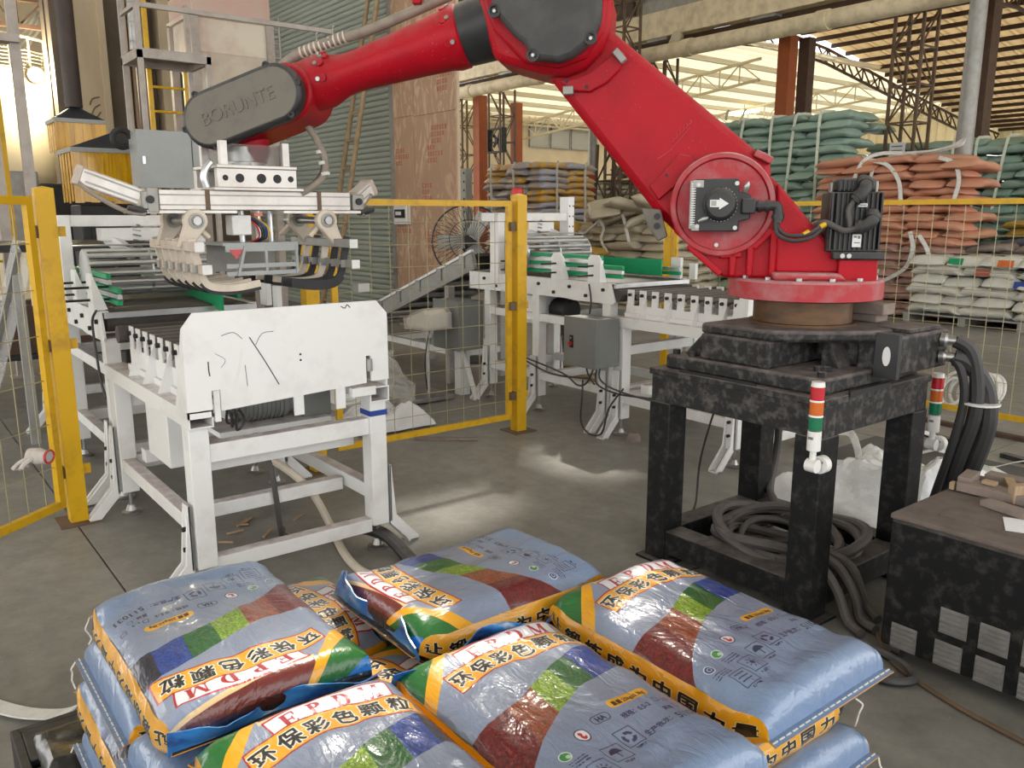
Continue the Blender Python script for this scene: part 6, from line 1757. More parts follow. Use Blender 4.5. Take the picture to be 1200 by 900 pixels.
# ------------------------------------------------------------------ plain woven bags stacked in the hall
def plain_bag_mesh(L, W, T, seed, m, name='bag'):
    n1, n2 = 13, 14
    V = []; off = seed * 7.3
    for j in range(n1 + 1):
        u = j / n1; x = (u - .5) * L * 1.06; d = min(u, 1 - u)
        q = min(d / .15, 1); k = math.sqrt(max(0, 1 - (1 - q) ** 2.4)); k = max(k, .12)
        for i in range(n2):
            a = 2 * PI * i / n2; c, s = math.cos(a), math.sin(a)
            e = .62
            y = W / 2 * math.copysign(abs(c) ** e, c) * (1 - .04 * (1 - q))
            z = T / 2 * k * math.copysign(abs(s) ** .8, s)
            nn = (.024 * mnoise.noise(Vector((x * 5 + off, y * 5, z * 6))) + .012 * mnoise.noise(Vector((x * 13 + off, y * 13, z * 9)))) * k
            V.append((x + nn * .5, y + nn, T / 2 + z + nn * .8 - .035 * (1 - q) + .012 * math.sin(x * 5 + seed)))
    F = [(j * n2 + i, j * n2 + (i + 1) % n2, (j + 1) * n2 + (i + 1) % n2, (j + 1) * n2 + i) for j in range(n1) for i in range(n2)]
    F += [tuple(range(n2 - 1, -1, -1)), tuple(n1 * n2 + i for i in range(n2))]
    return mesh_from(name, MB().add(V, F), m, 60)
def bag_mat(name, c, c2, gloss=.45, s=2.5):
    return mat(name, c, gloss, dirt=c2, dirt_amt=.7, dirt_scale=s, coat=.12, bump=.12, bump_scale=22)
BM = {
 'green': bag_mat('green_woven_bag', (.28, .415, .35), (.38, .49, .43)),
 'greenp': bag_mat('pale_green_woven_bag', (.23, .30, .20), (.33, .38, .28)),
 'orange': bag_mat('salmon_woven_bag', (.62, .29, .18), (.52, .28, .20)),
 'pinkb': bag_mat('dusty_pink_woven_bag', (.44, .265, .215), (.36, .225, .19)),
 'white': bag_mat('white_woven_bag', (.66, .66, .60), (.54, .53, .48)),
 'khaki': bag_mat('khaki_woven_bag', (.52, .46, .34), (.40, .35, .27)),
 'olive': bag_mat('olive_woven_bag', (.25, .25, .17), (.33, .32, .23)),
 'brownb': bag_mat('brown_woven_bag', (.15, .10, .065), (.22, .15, .10)),
 'blueb': bag_mat('slate_blue_bag', (.12, .13, .17), (.2, .2, .23)),
 'gold': bag_mat('golden_bag', (.50, .32, .06), (.40, .25, .08)),
 'print': bag_mat('blue_and_orange_bag', (.70, .40, .05), (.34, .38, .50), s=7.0),
 'printb': bag_mat('grey_blue_bag', (.40, .44, .56), (.62, .38, .10), s=6.0),
 'greyb': bag_mat('grey_brown_woven_bag', (.23, .195, .175), (.30, .26, .235)),
}
BMESH = {}
def bag_meshes(key, L, W, T):
    k = (key, L, W, T)
    if k not in BMESH: BMESH[k] = [plain_bag_mesh(L, W, T, s, BM[key]) for s in (1, 2, 3)]
    return BMESH[k]
brnd = random.Random(77)
ORD = 'top second third fourth fifth sixth seventh eighth ninth tenth eleventh twelfth thirteenth fourteenth'.split()
ORD1 = 'first second third fourth fifth sixth seventh eighth ninth'.split()
WHERE = {
 'green bags left of the lattice column': ('green bag', 'wall left of the notice column'),
 'green bags right of the lattice column': ('green bag', 'wall behind the salmon pile'),
 'salmon bags upper pile': ('salmon bag', 'pile behind the swivel motor'),
 'dusty pink bags lower pile': ('dusty pink bag', 'foot of the salmon pile'),
 'slate blue bags at the right edge': ('slate blue bag', 'row above the white pallet'),
 'golden bags at the right edge': ('golden bag', 'on the slate blue row'),
 'grey brown bags behind the white pallet': ('grey brown bag', 'behind the white bags'),
 'white bags on the pallet': ('white bag', 'on the pale pallet'),
 'pale green bags behind the right conveyor': ('pale green bag', 'low stack by the turntable'),
 'khaki bags near heap': ('khaki bag', 'untidy heap'),
 'khaki bags near heap flank': ('khaki bag', 'flank of the untidy heap'),
 'printed bags in the far neat stack': ('blue and orange bag', 'neat stack front'),
 'printed bags far stack flank': ('blue and orange bag', 'neat stack flank'),
 'olive bags far stack': ('olive bag', 'stack behind the striped post'),
 'brown bags on the far stack': ('dark brown bag', 'on the olive stack'),
}
def bag_label(group, layers, l, i, r=0):
    kind, where = WHERE[group]
    k = layers - 1 - l
    lay = 'top layer' if k == 0 else ORD[min(k, 13)] + ' layer down'
    pos = ORD1[min(i, 8)] + (' from the left' if r == 0 else ' in the rear row')
    return '%s, %s, %s, %s' % (kind, lay, pos, where)
def emit(name, me, loc, rot, scl, label, group, heap):
    """one bag: its own object, or one more lump in the unseen heart of its stack"""
    if heap is None:
        o = bpy.data.objects.new(name, me); COL.objects.link(o)
        o.location = loc; o.rotation_euler = rot; o.scale = scl
        tag(o, label, 'bag', group)
        return
    from mathutils import Euler
    Mx = Matrix.Translation(loc) @ Euler(rot).to_matrix().to_4x4() @ Matrix.Diagonal((*scl, 1))
    co = np.empty(len(me.vertices) * 3, np.float32); me.vertices.foreach_get('co', co)
    A = np.array(Mx, np.float32)
    P = co.reshape(-1, 3) @ A[:3, :3].T + A[:3, 3]
    if me.name not in FC: FC[me.name] = [tuple(p.vertices) for p in me.polygons]
    heap.add(P.tolist(), FC[me.name])
FC = {}
def heap_done(heap, key, label):
    if heap is None or not heap.v: return
    o = solo('bag_stack_heart', heap, BM[key], label, 'bags', smooth=60)
    o['kind'] = 'stuff'
def stack(label, group, key, x0, y0, nx, ny, layers, L=.80, W=.50, T=.155, z0=0.0, sink=.94, cap=None, jx=.045, alt=True, key2=None, low=0, name='woven_bag'):
    """a wall of bags: nx along X, ny deep along Y (front row at y0); the front row alternates lengthwise and end-on bags"""
    h = T * sink
    heap = MB() if low else None
    for l in range(layers):
        ms = bag_meshes(key, L, W, T)
        if key2: ms = ms + bag_meshes(key2, L, W, T)
        endon = alt and l % 2 == 1
        step = W * 1.0 if endon else L * .97
        cnt = int(round(nx * L * .97 / step))
        depth = 1 if l < layers - 2 else ny
        for r in range(depth):
            for i in range(cnt):
                cx = x0 + (i + .5) * step + brnd.uniform(-jx, jx)
                cy = y0 + (L / 2 if endon else W / 2) + r * (L if endon else W) + brnd.uniform(-jx, jx) * 1.6
                emit(name, brnd.choice(ms), (cx, cy, z0 + l * h),
                     (R(brnd.uniform(-2.5, 2.5)), R(brnd.uniform(-2, 2)), (R(90) if endon else 0) + R(brnd.uniform(-8, 8)) + (PI if brnd.random() < .5 else 0)),
                     (brnd.uniform(.93, 1.06), brnd.uniform(.95, 1.1), brnd.uniform(.98, 1.08)), bag_label(group, layers, l, i, r), group, heap if l < low else None)
    heap_done(heap, key, 'lower layers of the ' + group)
    return z0 + layers * h
def side_rows(label, group, key, x, y0, ny, layers, L=.80, W=.50, T=.155, z0=0.0, sink=.94, key2=None, low=0, name='woven_bag'):
    """the +X flank of a wall: bags along Y"""
    h = T * sink
    heap = MB() if low else None
    for l in range(layers):
        ms = bag_meshes(key, L, W, T)
        if key2: ms = ms + bag_meshes(key2, L, W, T)
        for i in range(ny):
            emit(name, brnd.choice(ms), (x + brnd.uniform(-.03, .03), y0 + (i + .5) * L * .97, z0 + l * h),
                 (R(brnd.uniform(-2, 2)), R(brnd.uniform(-2, 2)), R(90) + R(brnd.uniform(-4, 4))), (1, 1, 1), bag_label(group, layers, l, i), group, heap if l < low else None)
    heap_done(heap, key, 'lower layers of the ' + group)
def sling(pts, label, w=.05, m='strap_green', group=None):
    return solo('bag_sling', MB().tube(pts, 0, sub=5, flat=(w, .006), up=(.3, -.9, .2)), M[m], label, 'sling', group, loc=pts[0])
def hang_slings(x_list, yf, ztop, zlow, lab, group):
    for q, x in enumerate(x_list):
        d = brnd.uniform(-.08, .08)
        sling([(x + .12, yf + .25, ztop + .02), (x + .05, yf + .08, ztop + .015), (x, yf - .03, ztop - .07), (x + d, yf - .05, (ztop + zlow) / 2), (x + d * 2, yf - .04, zlow)], lab + ', ' + ORD1[q] + ' from the left', group=group)

# tall green wall, left of the lattice column with the notice
zt = stack('green woven bag in the tall wall left of the notice plate column', 'green bags left of the lattice column', 'green', -11.6, 13.85, 4, 2, 23, L=.86, W=.56, T=0.157, low=15)
hang_slings((-11.2, -10.4, -9.75, -9.25, -8.75), 13.83, zt, 1.75, 'pale sling on the green wall behind the robot', 'slings on the left green wall')
sling([(-10.9, 13.9, zt + .05), (-10.75, 13.8, zt + .22), (-10.5, 13.78, zt - .05), (-10.35, 13.8, zt + .2), (-10.2, 13.85, zt + .06)], 'looped pale sling on top of the green wall just right of the red arm')
zt2 = stack('green woven bag in the long wall behind the orange bags', 'green bags right of the lattice column', 'green', -9.0, 15.86, 6, 1, 20, L=.86, W=.56, T=0.156, low=13)
hang_slings((-7.3, -6.9, -6.4, -6.1, -5.6, -5.2, -4.7), 15.84, zt2, 1.5, 'pale sling on the green wall behind the salmon pile', 'slings on the right green wall')
# salmon pile
zt3 = stack('salmon orange woven bag in the big pile behind the swivel motor', 'salmon bags upper pile', 'orange', -8.25, 13.0, 3, 1, 11, L=.84, W=.53, T=0.133, z0=1.13)
stack('dusty pink woven bag at the foot of the salmon pile', 'dusty pink bags lower pile', 'pinkb', -8.25, 13.02, 3, 1, 9, L=.78, W=.54, T=0.134, z0=0.0)
for k, (pts, lab) in enumerate((([(-7.6, 12.96, 1.9), (-7.5, 12.94, 2.2), (-7.38, 12.97, 2.46), (-7.2, 13.15, 2.57), (-6.9, 13.25, 2.56)], 'white sling crossing the salmon pile top near the motor'),
                                ([(-7.5, 13.1, 2.52), (-7.25, 12.98, 2.46), (-6.95, 12.95, 2.36), (-6.75, 12.94, 2.1), (-6.7, 12.95, 1.75)], 'white sling bowed over the front of the salmon pile'),
                                ([(-7.35, 13.0, 2.35), (-7.2, 12.93, 2.3), (-7.28, 12.92, 2.0)], 'short white sling knot above the motor'),
                                ([(-7.1, 13.3, 2.56), (-6.6, 13.3, 2.56), (-6.2, 13.25, 2.60), (-5.95, 13.2, 2.70), (-5.95, 13.1, 2.62), (-6.3, 13.05, 2.54), (-6.6, 13.1, 2.53)], 'white sling looped along the salmon pile top'),
                                ([(-6.2, 13.0, 2.45), (-5.95, 12.97, 2.35), (-5.85, 12.95, 2.1), (-5.9, 12.95, 1.8)], 'white sling hanging at the salmon pile right end'),
                                ([(-6.5, 12.93, 1.35), (-6.42, 12.9, 1.1), (-6.5, 12.9, .8), (-6.75, 12.9, .62), (-6.9, 12.9, .55)], 'white sling bowed low across the salmon pile'),
                                ([(-6.35, 12.92, 1.30), (-6.2, 12.9, 1.1), (-6.1, 12.9, .85)], 'short white sling beside the low bowed one'),
                                ([(-7.0, 12.98, .75), (-7.02, 12.97, .4), (-7.05, 12.97, .01)], 'upright white sling behind the slim yellow post'))):
    sling(pts, lab, .06, 'strap')
# dull bags right of the salmon pile
stack('slate blue bag in the row under the green wall on the right', 'slate blue bags at the right edge', 'blueb', -5.75, 14.4, 3, 1, 9, L=.8, W=.5, T=0.146, low=7)
stack('golden khaki bag lying on the slate blue row', 'golden bags at the right edge', 'gold', -5.75, 14.35, 3, 1, 2, L=.8, W=.5, T=0.137, z0=1.25, alt=False)
stack('grey brown bag heaped behind the white bags', 'grey brown bags behind the white pallet', 'greyb', -5.95, 13.62, 3, 1, 9, L=.72, W=.45, T=0.137, alt=True, low=6)
# white bags on a pallet
zp = .14
stack('white woven bag on the pale pallet at the right edge', 'white bags on the pallet', 'white', -6.30, 12.62, 3, 2, 6, L=.78, W=.50, T=0.151, z0=zp, alt=True)
t = thing('pallet', 'pale grey pallet under the white bags by the far fence', 'pallet', (-5.3, 13, 0))
for k in range(6):
    part('deck_board', MB().box(-6.35, -4.0, 12.6 + k * .19, 12.74 + k * .19, .115, .14), M['galv'], t)
for x in (-6.32, -5.5, -4.7, -4.15):
    part('block', MB().box(x, x + .1, 12.6, 13.6, .0, .115), M['galv'], t)
from mathutils import Euler
whites = [o for o in COL.objects if o.get('group') == 'white bags on the pallet']
for k, (x, z, c, lab) in enumerate(((-5.62, .87, 'green', 'green printed patch'), (-4.92, .86, 'led_orange', 'orange printed patch'), (-4.68, .72, 'blue_tape', 'dark printed patch'), (-5.25, .88, 'ink_red', 'faded red printed patch'))):
    o = min(whites, key=lambda q: (q.location - Vector((x, 12.9, z - .08))).length)
    Mi = (Matrix.Translation(o.location) @ o.rotation_euler.to_matrix().to_4x4() @ Matrix.Diagonal((*o.scale, 1))).inverted()
    yf = o.location.y - .285 if abs(math.sin(o.rotation_euler.z)) < .5 else o.location.y - .43
    zc_ = o.location.z + .085
    P_ = [(x - .1, yf, zc_ - .045), (x + .1, yf, zc_ - .045), (x + .1, yf + .03, zc_ + .05), (x - .1, yf + .03, zc_ + .05)]
    P_ += [(p[0], p[1] + .02, p[2]) for p in P_]
    mb = MB().add([Mi @ Vector(p) for p in P_], [(0, 1, 2, 3), (7, 6, 5, 4), (0, 4, 5, 1), (1, 5, 6, 2), (2, 6, 7, 3), (3, 7, 4, 0)])
    q = link('printed_patch', mesh_from('printed_patch', mb, M[c]), o); q['label'] = lab
# pale green bags low behind the right conveyor
stack('pale green bag in the low stack left of the robot turntable', 'pale green bags behind the right conveyor', 'greenp', -10.9, 11.3, 3, 1, 8, L=.8, W=.5, T=0.146, low=2)
sling([(-9.75, 11.26, 1.2), (-9.8, 11.24, .8), (-9.9, 11.24, .4)], 'white sling on the low pale green stack', .05, 'strap')
# khaki heap on the right conveyor's far side
stack('khaki bag in the untidy heap behind the green guide panel', 'khaki bags near heap', 'khaki', -11.0, 9.9, 2, 2, 11, L=.82, W=.52, T=0.137, jx=.05)
side_rows('khaki bag on the flank of the untidy heap', 'khaki bags near heap flank', 'khaki', -9.1, 9.95, 2, 11, L=.82, W=.52, T=0.137)
for k in range(9):
    o = bpy.data.objects.new('woven_bag', bag_meshes('khaki', .82, .52, .15)[k % 3]); COL.objects.link(o)
    o.location = (-10.6 + .20 * k, 10.2 + .3 * math.sin(k * 2.1), 1.52 + .07 * (k % 3)); o.rotation_euler = (R(brnd.uniform(-18, 18)), R(brnd.uniform(-22, 22)), R(brnd.uniform(0, 180)))
    tag(o, 'khaki bag thrown on top of the untidy heap, %s from the left' % ORD1[k], 'bag', 'khaki bags on the heap top')
for k in range(6):
    o = bpy.data.objects.new('woven_bag', bag_meshes('khaki', .82, .52, .15)[k % 3]); COL.objects.link(o)
    o.location = (-11.5 + .11 * (k % 2), 9.85 + .12 * (k % 3), .15 + .24 * k); o.rotation_euler = (R(brnd.uniform(-10, 10)), R(brnd.uniform(-12, 12)), R(brnd.uniform(-30, 30)))
    tag(o, 'khaki bag in the column left of the untidy heap, %s from the floor' % ORD1[k], 'bag', 'khaki bags left column')
o = bpy.data.objects.new('woven_bag', bag_meshes('gold', .6, .42, .13)[0]); COL.objects.link(o)
o.location = (-10.95, 9.62, 1.38); o.rotation_euler = (R(20), R(15), R(20)); tag(o, 'yellowish bag slumped on the untidy khaki heap', 'bag')
o = bpy.data.objects.new('woven_bag', bag_meshes('gold', .6, .42, .13)[1]); COL.objects.link(o)
o.location = (-10.3, 9.68, .95); o.rotation_euler = (0, 0, R(5)); tag(o, 'yellow lettered bag low in the untidy khaki heap', 'bag')
for pts, lab in (([(-10.6, 9.95, 1.66), (-10.35, 9.86, 1.62), (-10.1, 9.82, 1.4), (-10.15, 9.82, 1.2), (-10.0, 9.82, 1.0)], 'pale sling twisted over the khaki heap'),
                 ([(-10.9, 9.86, 1.45), (-10.6, 9.82, 1.3), (-10.4, 9.82, 1.4), (-10.2, 9.95, 1.6)], 'pale sling loop on the khaki heap left'),
                 ([(-9.8, 9.95, 1.62), (-9.6, 9.84, 1.4), (-9.5, 9.84, 1.1)], 'pale sling on the khaki heap right'),
                 ([(-10.25, 9.64, 1.1), (-10.25, 9.6, .9), (-10.27, 9.6, .6)], 'pale sling below the yellow lettered bag')):
    sling(pts, lab, .05, 'strap')
t = thing('wooden_pallet', 'broken orange wooden pallet leaning at the khaki heap', 'pallet', (-10.9, 9.2, .0))
for k in range(4):
    part('slat', MB().bar((-11.15, 9.25, .85 + .09 * k), (-10.45, 9.35, .87 + .09 * k), .02, .06), mat('orange_wood_%d' % k, (.42, .17, .05), .7), t)
for x in (-11.1, -10.5):
    part('leg', MB().bar((x, 9.33, .0), (x, 9.33, 1.2), .07, .07), M['wood'], t)
# blue and orange printed stack
zt4 = stack('blue and orange printed bag in the neat stack behind the red beacon', 'printed bags in the far neat stack', 'print', -15.3, 11.2, 2, 1, 20, L=.78, W=.48, T=0.142, key2='printb', low=10, name='printed_bag')
side_rows('blue and orange printed bag on the flank of the far neat stack', 'printed bags far stack flank', 'print', -13.6, 11.2, 2, 20, L=.78, W=.48, T=0.142, key2='printb', low=10, name='printed_bag')
for q, (x, y) in enumerate(((-15.0, 11.14), (-14.2, 11.14), (-13.33, 11.6), (-13.33, 12.4))):
    sling([(x, y + .03, zt4 + .03), (x, y - .01, zt4 - .2), (x + .02, y - .01, zt4 - .9), (x, y, zt4 - 1.4)], 'white sling down the neat blue and orange stack, %s from the left' % ORD1[q], .05, 'strap', 'slings on the neat stack')
# far khaki and brown stacks
stack('olive khaki bag in the far stack behind the striped post', 'olive bags far stack', 'olive', -16.9, 16.1, 5, 1, 19, L=.85, W=.5, T=0.142, low=12)
stack('dark brown bag on top of the far khaki stack', 'brown bags on the far stack', 'brownb', -17.2, 16.95, 4, 1, 22, L=.85, W=.5, T=0.142, low=18)
# perforated pale panels left of the neat stack
t = thing('perforated_panel', 'tall pale grey panel of stacked perforated trays beside the plywood', 'panel', (-17.3, 11.4, 0))
for k in range(3):
    tr = part('tray', MB().box(-17.7, -16.5, 11.5, 11.7, .9 * k + .02, .9 * k + .88), M['sheet_blue'], t, bev=.01)
    for a in range(5):
        for b in range(4):
            part('tray_hole', MB().box(-17.55 + .24 * a, -17.50 + .24 * a, 11.495, 11.5, .9 * k + .15 + .2 * b, .9 * k + .2 + .2 * b), M['ink'], tr)

# ------------------------------------------------------------------ plywood boards, ladder, fan, switch box by the shutter
for k, (x0, x1, z0, z1, lab) in enumerate(((-10.80, -10.24, 0, 2.95, 'narrow lower plywood board with red stamps behind the ladder'), (-10.80, -10.24, 2.955, 6.0, 'narrow upper plywood board behind the ladder top'),
                                          (-10.235, -9.22, 0, 2.93, 'wide lower plywood board with red stamps behind the wire fan'), (-10.235, -9.22, 2.935, 6.0, 'wide upper plywood board under the forearm'))):
    t = thing('plywood_board', lab, 'board', ((x0 + x1) / 2, 6.3, z0))
    part('sheet', MB().box(x0, x1, 6.28, 6.305, z0, z1), M['plywood'], t)
    rn = random.Random(k)
    spots = {0: [(.3, 1.35), (.3, 1.5), (.3, 2.3)], 1: [(.3, 3.4)], 2: [(.35, 1.15), (.55, 2.55), (.45, 2.3), (.3, 1.8)], 3: [(.7, 3.2)]}[k]
    for (u, z) in spots:
        cx = x0 + u * (x1 - x0)
        for r_ in range(3):
            mb = MB(); cw = .038
            for c_ in range(rn.randint(3, 6)):
                x = cx + c_ * .065 - .12
                if x < x0 + .03 or x + cw > x1 - .03: continue
                zz = z + r_ * .085
                mb.box(x, x + cw, 6.2785, 6.28, zz, zz + .012).box(x, x + cw, 6.2785, 6.28, zz + .045, zz + .057).box(x, x + .01, 6.2785, 6.28, zz + .012, zz + .045)
                if rn.random() < .6: mb.box(x + cw - .01, x + cw, 6.2785, 6.28, zz + .012, zz + .045)
                if rn.random() < .5: mb.box(x, x + cw, 6.2785, 6.28, zz + .024, zz + .033)
            if mb.v: part('red_stamp', mb, M['ink_red'], t, stuff=True)
t = thing('switch_box', 'white wall switch box on the plywood behind the fence rail', 'switch box', (-10.55, 6.25, 1.5))
part('case', MB().box(-10.73, -10.37, 6.2, 6.28, 1.47, 1.75), M['label_white'], t, bev=.01)
part('window', MB().box(-10.69, -10.41, 6.19, 6.2, 1.56, 1.68), M['ink'], t)
part('breaker', MB().box(-10.65, -10.50, 6.185, 6.19, 1.60, 1.65), M['label_white'], t)
t = thing('bamboo_ladder', 'tall bamboo ladder leaning against the grey green shutter', 'ladder', (-11.3, 5.6, 0))
A0, A1 = Vector((-11.95, 5.55, 0)), Vector((-10.95, 6.2, 5.4)); B0, B1 = Vector((-11.5, 5.50, 0)), Vector((-10.58, 6.15, 5.4))
for a, b in ((A0, A1), (B0, B1)):
    r = part('rail', MB().cyl(a, b, .042, 10, .03), M['bamboo'], t)
    for k in range(1, 16):
        p = a.lerp(b, k / 16 + .01); d = (b - a).normalized()
        part('node', MB().cyl(p - d * .008, p + d * .008, .047 - .0007 * k, 10), M['bamboo'], r)
for k in range(13):
    f_ = .06 + k * .072
    part('rung', MB().cyl(A0.lerp(A1, f_), B0.lerp(B1, f_), .022, 8), M['bamboo'], t)
# big wire-cage fan
fc = Vector((-7.40, 5.2, 1.32)); fdn = Vector((.83, -.5, .22)).normalized()
t = thing('cage_fan', 'large black wire cage fan standing behind the fence panel', 'fan', (-7.55, 5.3, 0))
ua = fdn.cross(Vector((0, 0, 1))).normalized(); ub = ua.cross(fdn)
Rf = .40
ringf = lambda rr, off: [fc + fdn * off + ua * (rr * math.cos(2 * PI * k / 28)) + ub * (rr * math.sin(2 * PI * k / 28)) for k in range(29)]
part('rim', MB().tube(ringf(Rf, 0), .009, 6, 1), M['mesh_black'], t)
part('rim', MB().tube(ringf(Rf * .55, .085), .004, 5, 1), M['mesh_black'], t)
mb = MB()
for k in range(40):
    a = 2 * PI * k / 40; dv = ua * math.cos(a) + ub * math.sin(a); tw = ua * math.cos(a + .5) + ub * math.sin(a + .5)
    mb.tube([fc + dv * Rf, fc + (dv * .6 + tw * .1) * Rf + fdn * .085, fc + tw * .12 * Rf + fdn * .10], .0028, 4, 3)
    mb.tube([fc + dv * Rf, fc + dv * .6 * Rf - fdn * .09, fc + dv * .12 * Rf - fdn * .11], .0028, 4, 3)
part('cage_wires', mb, M['mesh_black'], t, stuff=True)
part('motor', MB().lathe(fc - fdn * .22, fdn, [(0, .05), (.02, .085), (.15, .085), (.18, .05), (.24, .05)], 16), M['dark'], t)
for k in range(3):
    a = 2 * PI * k / 3; dv = ua * math.cos(a) + ub * math.sin(a)
    part('blade', MB().bar(fc + dv * .05, fc + dv * .34, .17, .008, (dv.cross(fdn) * .45 + fdn)), M['galv'], t)
part('pole', MB().cyl(fc - fdn * .14 - Vector((0, 0, .08)), (fc.x - .12, fc.y + .07, .06), .022, 10), M['dark'], t)
part('foot', MB().lathe((fc.x - .12, fc.y + .07, 0), (0, 0, 1), [(0, .25), (.02, .25), (.05, .05)], 20), M['dark'], t)

# ------------------------------------------------------------------ left background: hopper, platform, ladder, hoods, tank, cabinet
t = thing('feed_hopper', 'large cream steel hopper dusted red, above the robot wrist cover', 'hopper', (-11.4, 4.2, 0))
hx0, hx1, hy0, hy1 = -12.25, -11.35, 3.72, 4.72
part('bin', MB().box(hx0, hx1, hy0, hy1, 3.66, 4.12), M['hopper'], t, bev=.01)
part('rim', MB().box(hx0 - .02, hx1 + .02, hy0 - .02, hy1 + .02, 4.12, 4.42), M['hopper_red'], t, bev=.01)
part('rim_flange', MB().box(hx0 - .05, hx1 + .05, hy0 - .05, hy1 + .05, 4.08, 4.13), M['hopper'], t)
c_ = ((hx0 + hx1) / 2, (hy0 + hy1) / 2)
V = [(hx0, hy0, 3.66), (hx1, hy0, 3.66), (hx1, hy1, 3.66), (hx0, hy1, 3.66), (c_[0] - .12, c_[1] - .12, 2.75), (c_[0] + .12, c_[1] - .12, 2.75), (c_[0] + .12, c_[1] + .12, 2.75), (c_[0] - .12, c_[1] + .12, 2.75)]
part('cone', MB().add(V, [(0, 1, 5, 4), (1, 2, 6, 5), (2, 3, 7, 6), (3, 0, 4, 7), (0, 3, 2, 1), (4, 5, 6, 7)]), M['hopper'], t, smooth=0)
part('spout', MB().cyl((c_[0], c_[1], 2.2), (c_[0], c_[1], 2.75), .12, 16), M['galv'], t)
for x in (hx0, hx1):
    for y in (hy0, hy1):
        part('leg', MB().box(x - .05, x + .05, y - .05, y + .05, 0, 4.1), M['platform'], t)
for k in range(8):
    part('side_ladder_rung', MB().bar((hx1 + .05, hy1 + .02, 3.5 + .09 * k), (hx1 + .05, hy1 + .12, 3.5 + .09 * k), .014, .014), M['platform'], t)
part('side_ladder_rail', MB().bar((hx1 + .05, hy1 + .12, 2.6), (hx1 + .05, hy1 + .12, 4.2), .02, .02), M['platform'], t)
# access platform with yellow ladder
t = thing('access_platform', 'grey steel access platform with rails in front of the hopper', 'platform', (-9.9, 2.8, 0))
px0, px1, py0, py1, pz = -10.55, -9.85, 2.62, 3.40, 3.36
part('deck', MB().box(px0, px1, py0, py1, pz - .02, pz), M['platform'], t)
for (a, b, c, d) in ((px0, px1, py0, py0 + .05), (px0, px1, py1 - .05, py1), (px0, px0 + .05, py0, py1), (px1 - .05, px1, py0, py1)):
    part('deck_edge', MB().box(a, b, c, d, pz - .10, pz - .02), M['platform'], t)
for x in (px0 + .03, px1 - .03):
    for y in (py0 + .03, py1 - .03):
        part('post', MB().box(x - .026, x + .026, y - .026, y + .026, 0, pz - .1 if (y > 3 and x > -10) else 4.0), M['platform'], t)
part('guard_rail', MB().bar((px1 - .03, py0 + .03, 3.80), (px1 - .03, 4.9, 3.80), .04, .05), M['platform'], t)
part('guard_rail', MB().bar((px0 + .03, py0 + .03, 3.80), (px1 - .03, py0 + .03, 3.80), .04, .04), M['platform'], t)
part('long_rail', MB().cyl((px1 - .03, py0 + .03, 3.86), (-9.9, .9, 3.86), .02, 8), M['galv'], t)
t = thing('yellow_ladder', 'yellow steel ladder up to the grey platform', 'ladder', (-10.8, 3.2, 0))
for y in (2.98, 3.40):
    part('rail', MB().box(-10.83, -10.78, y - .025, y + .025, 0, 5.4 if y < 3.2 else 3.4), M['yellow'], t)
for k in range(11):
    part('rung', MB().cyl((-10.805, 2.98, .3 + .28 * k), (-10.805, 3.40, .3 + .28 * k), .016, 8), M['yellow'], t)
t = thing('yellow_ladder', 'yellow ladder at the far left picture edge behind the open gate', 'ladder', (-9.5, 1.0, 0))
for y in (.92, 1.28):
    part('rail', MB().box(-9.93, -9.87, y - .022, y + .022, 0, 4.2), M['yellow'], t)
for k in range(13):
    part('rung', MB().cyl((-9.9, .92, .3 + .28 * k), (-9.9, 1.28, .3 + .28 * k), .014, 8), M['yellow'], t)
# grey cabinet on the wall of the line
t = thing('wall_cabinet', 'light grey electric cabinet behind the gripper beam', 'cabinet', (-9.7, 2.7, 1.9))
part('body', MB().box(-10.05, -9.72, 2.50, 3.05, 1.90, 2.49), M['grey_light'], t, bev=.008)
d_ = part('door', MB().box(-9.72, -9.69, 2.49, 3.06, 1.89, 2.50), M['grey_light'], t, bev=.006)
part('latch', MB().box(-9.69, -9.67, 2.53, 2.56, 2.14, 2.22), M['chrome'], d_)
part('stand_leg', MB().box(-9.98, -9.90, 2.55, 2.63, 0, 1.9), M['galv'], t)
part('stand_leg', MB().box(-9.98, -9.90, 2.92, 3.0, 0, 1.9), M['galv'], t)
part('side_cabinet', MB().box(-10.0, -9.7, 3.07, 3.30, 1.75, 2.46), M['grey_light'], t, bev=.008)
part('coil_hose', MB().tube([(-10.0 + .0, 2.42 + .09 * math.cos(2 * PI * k / 12), 2.42 + .09 * math.sin(2 * PI * k / 12)) for k in range(11)], .035, 8, 2), M['dark'], t)
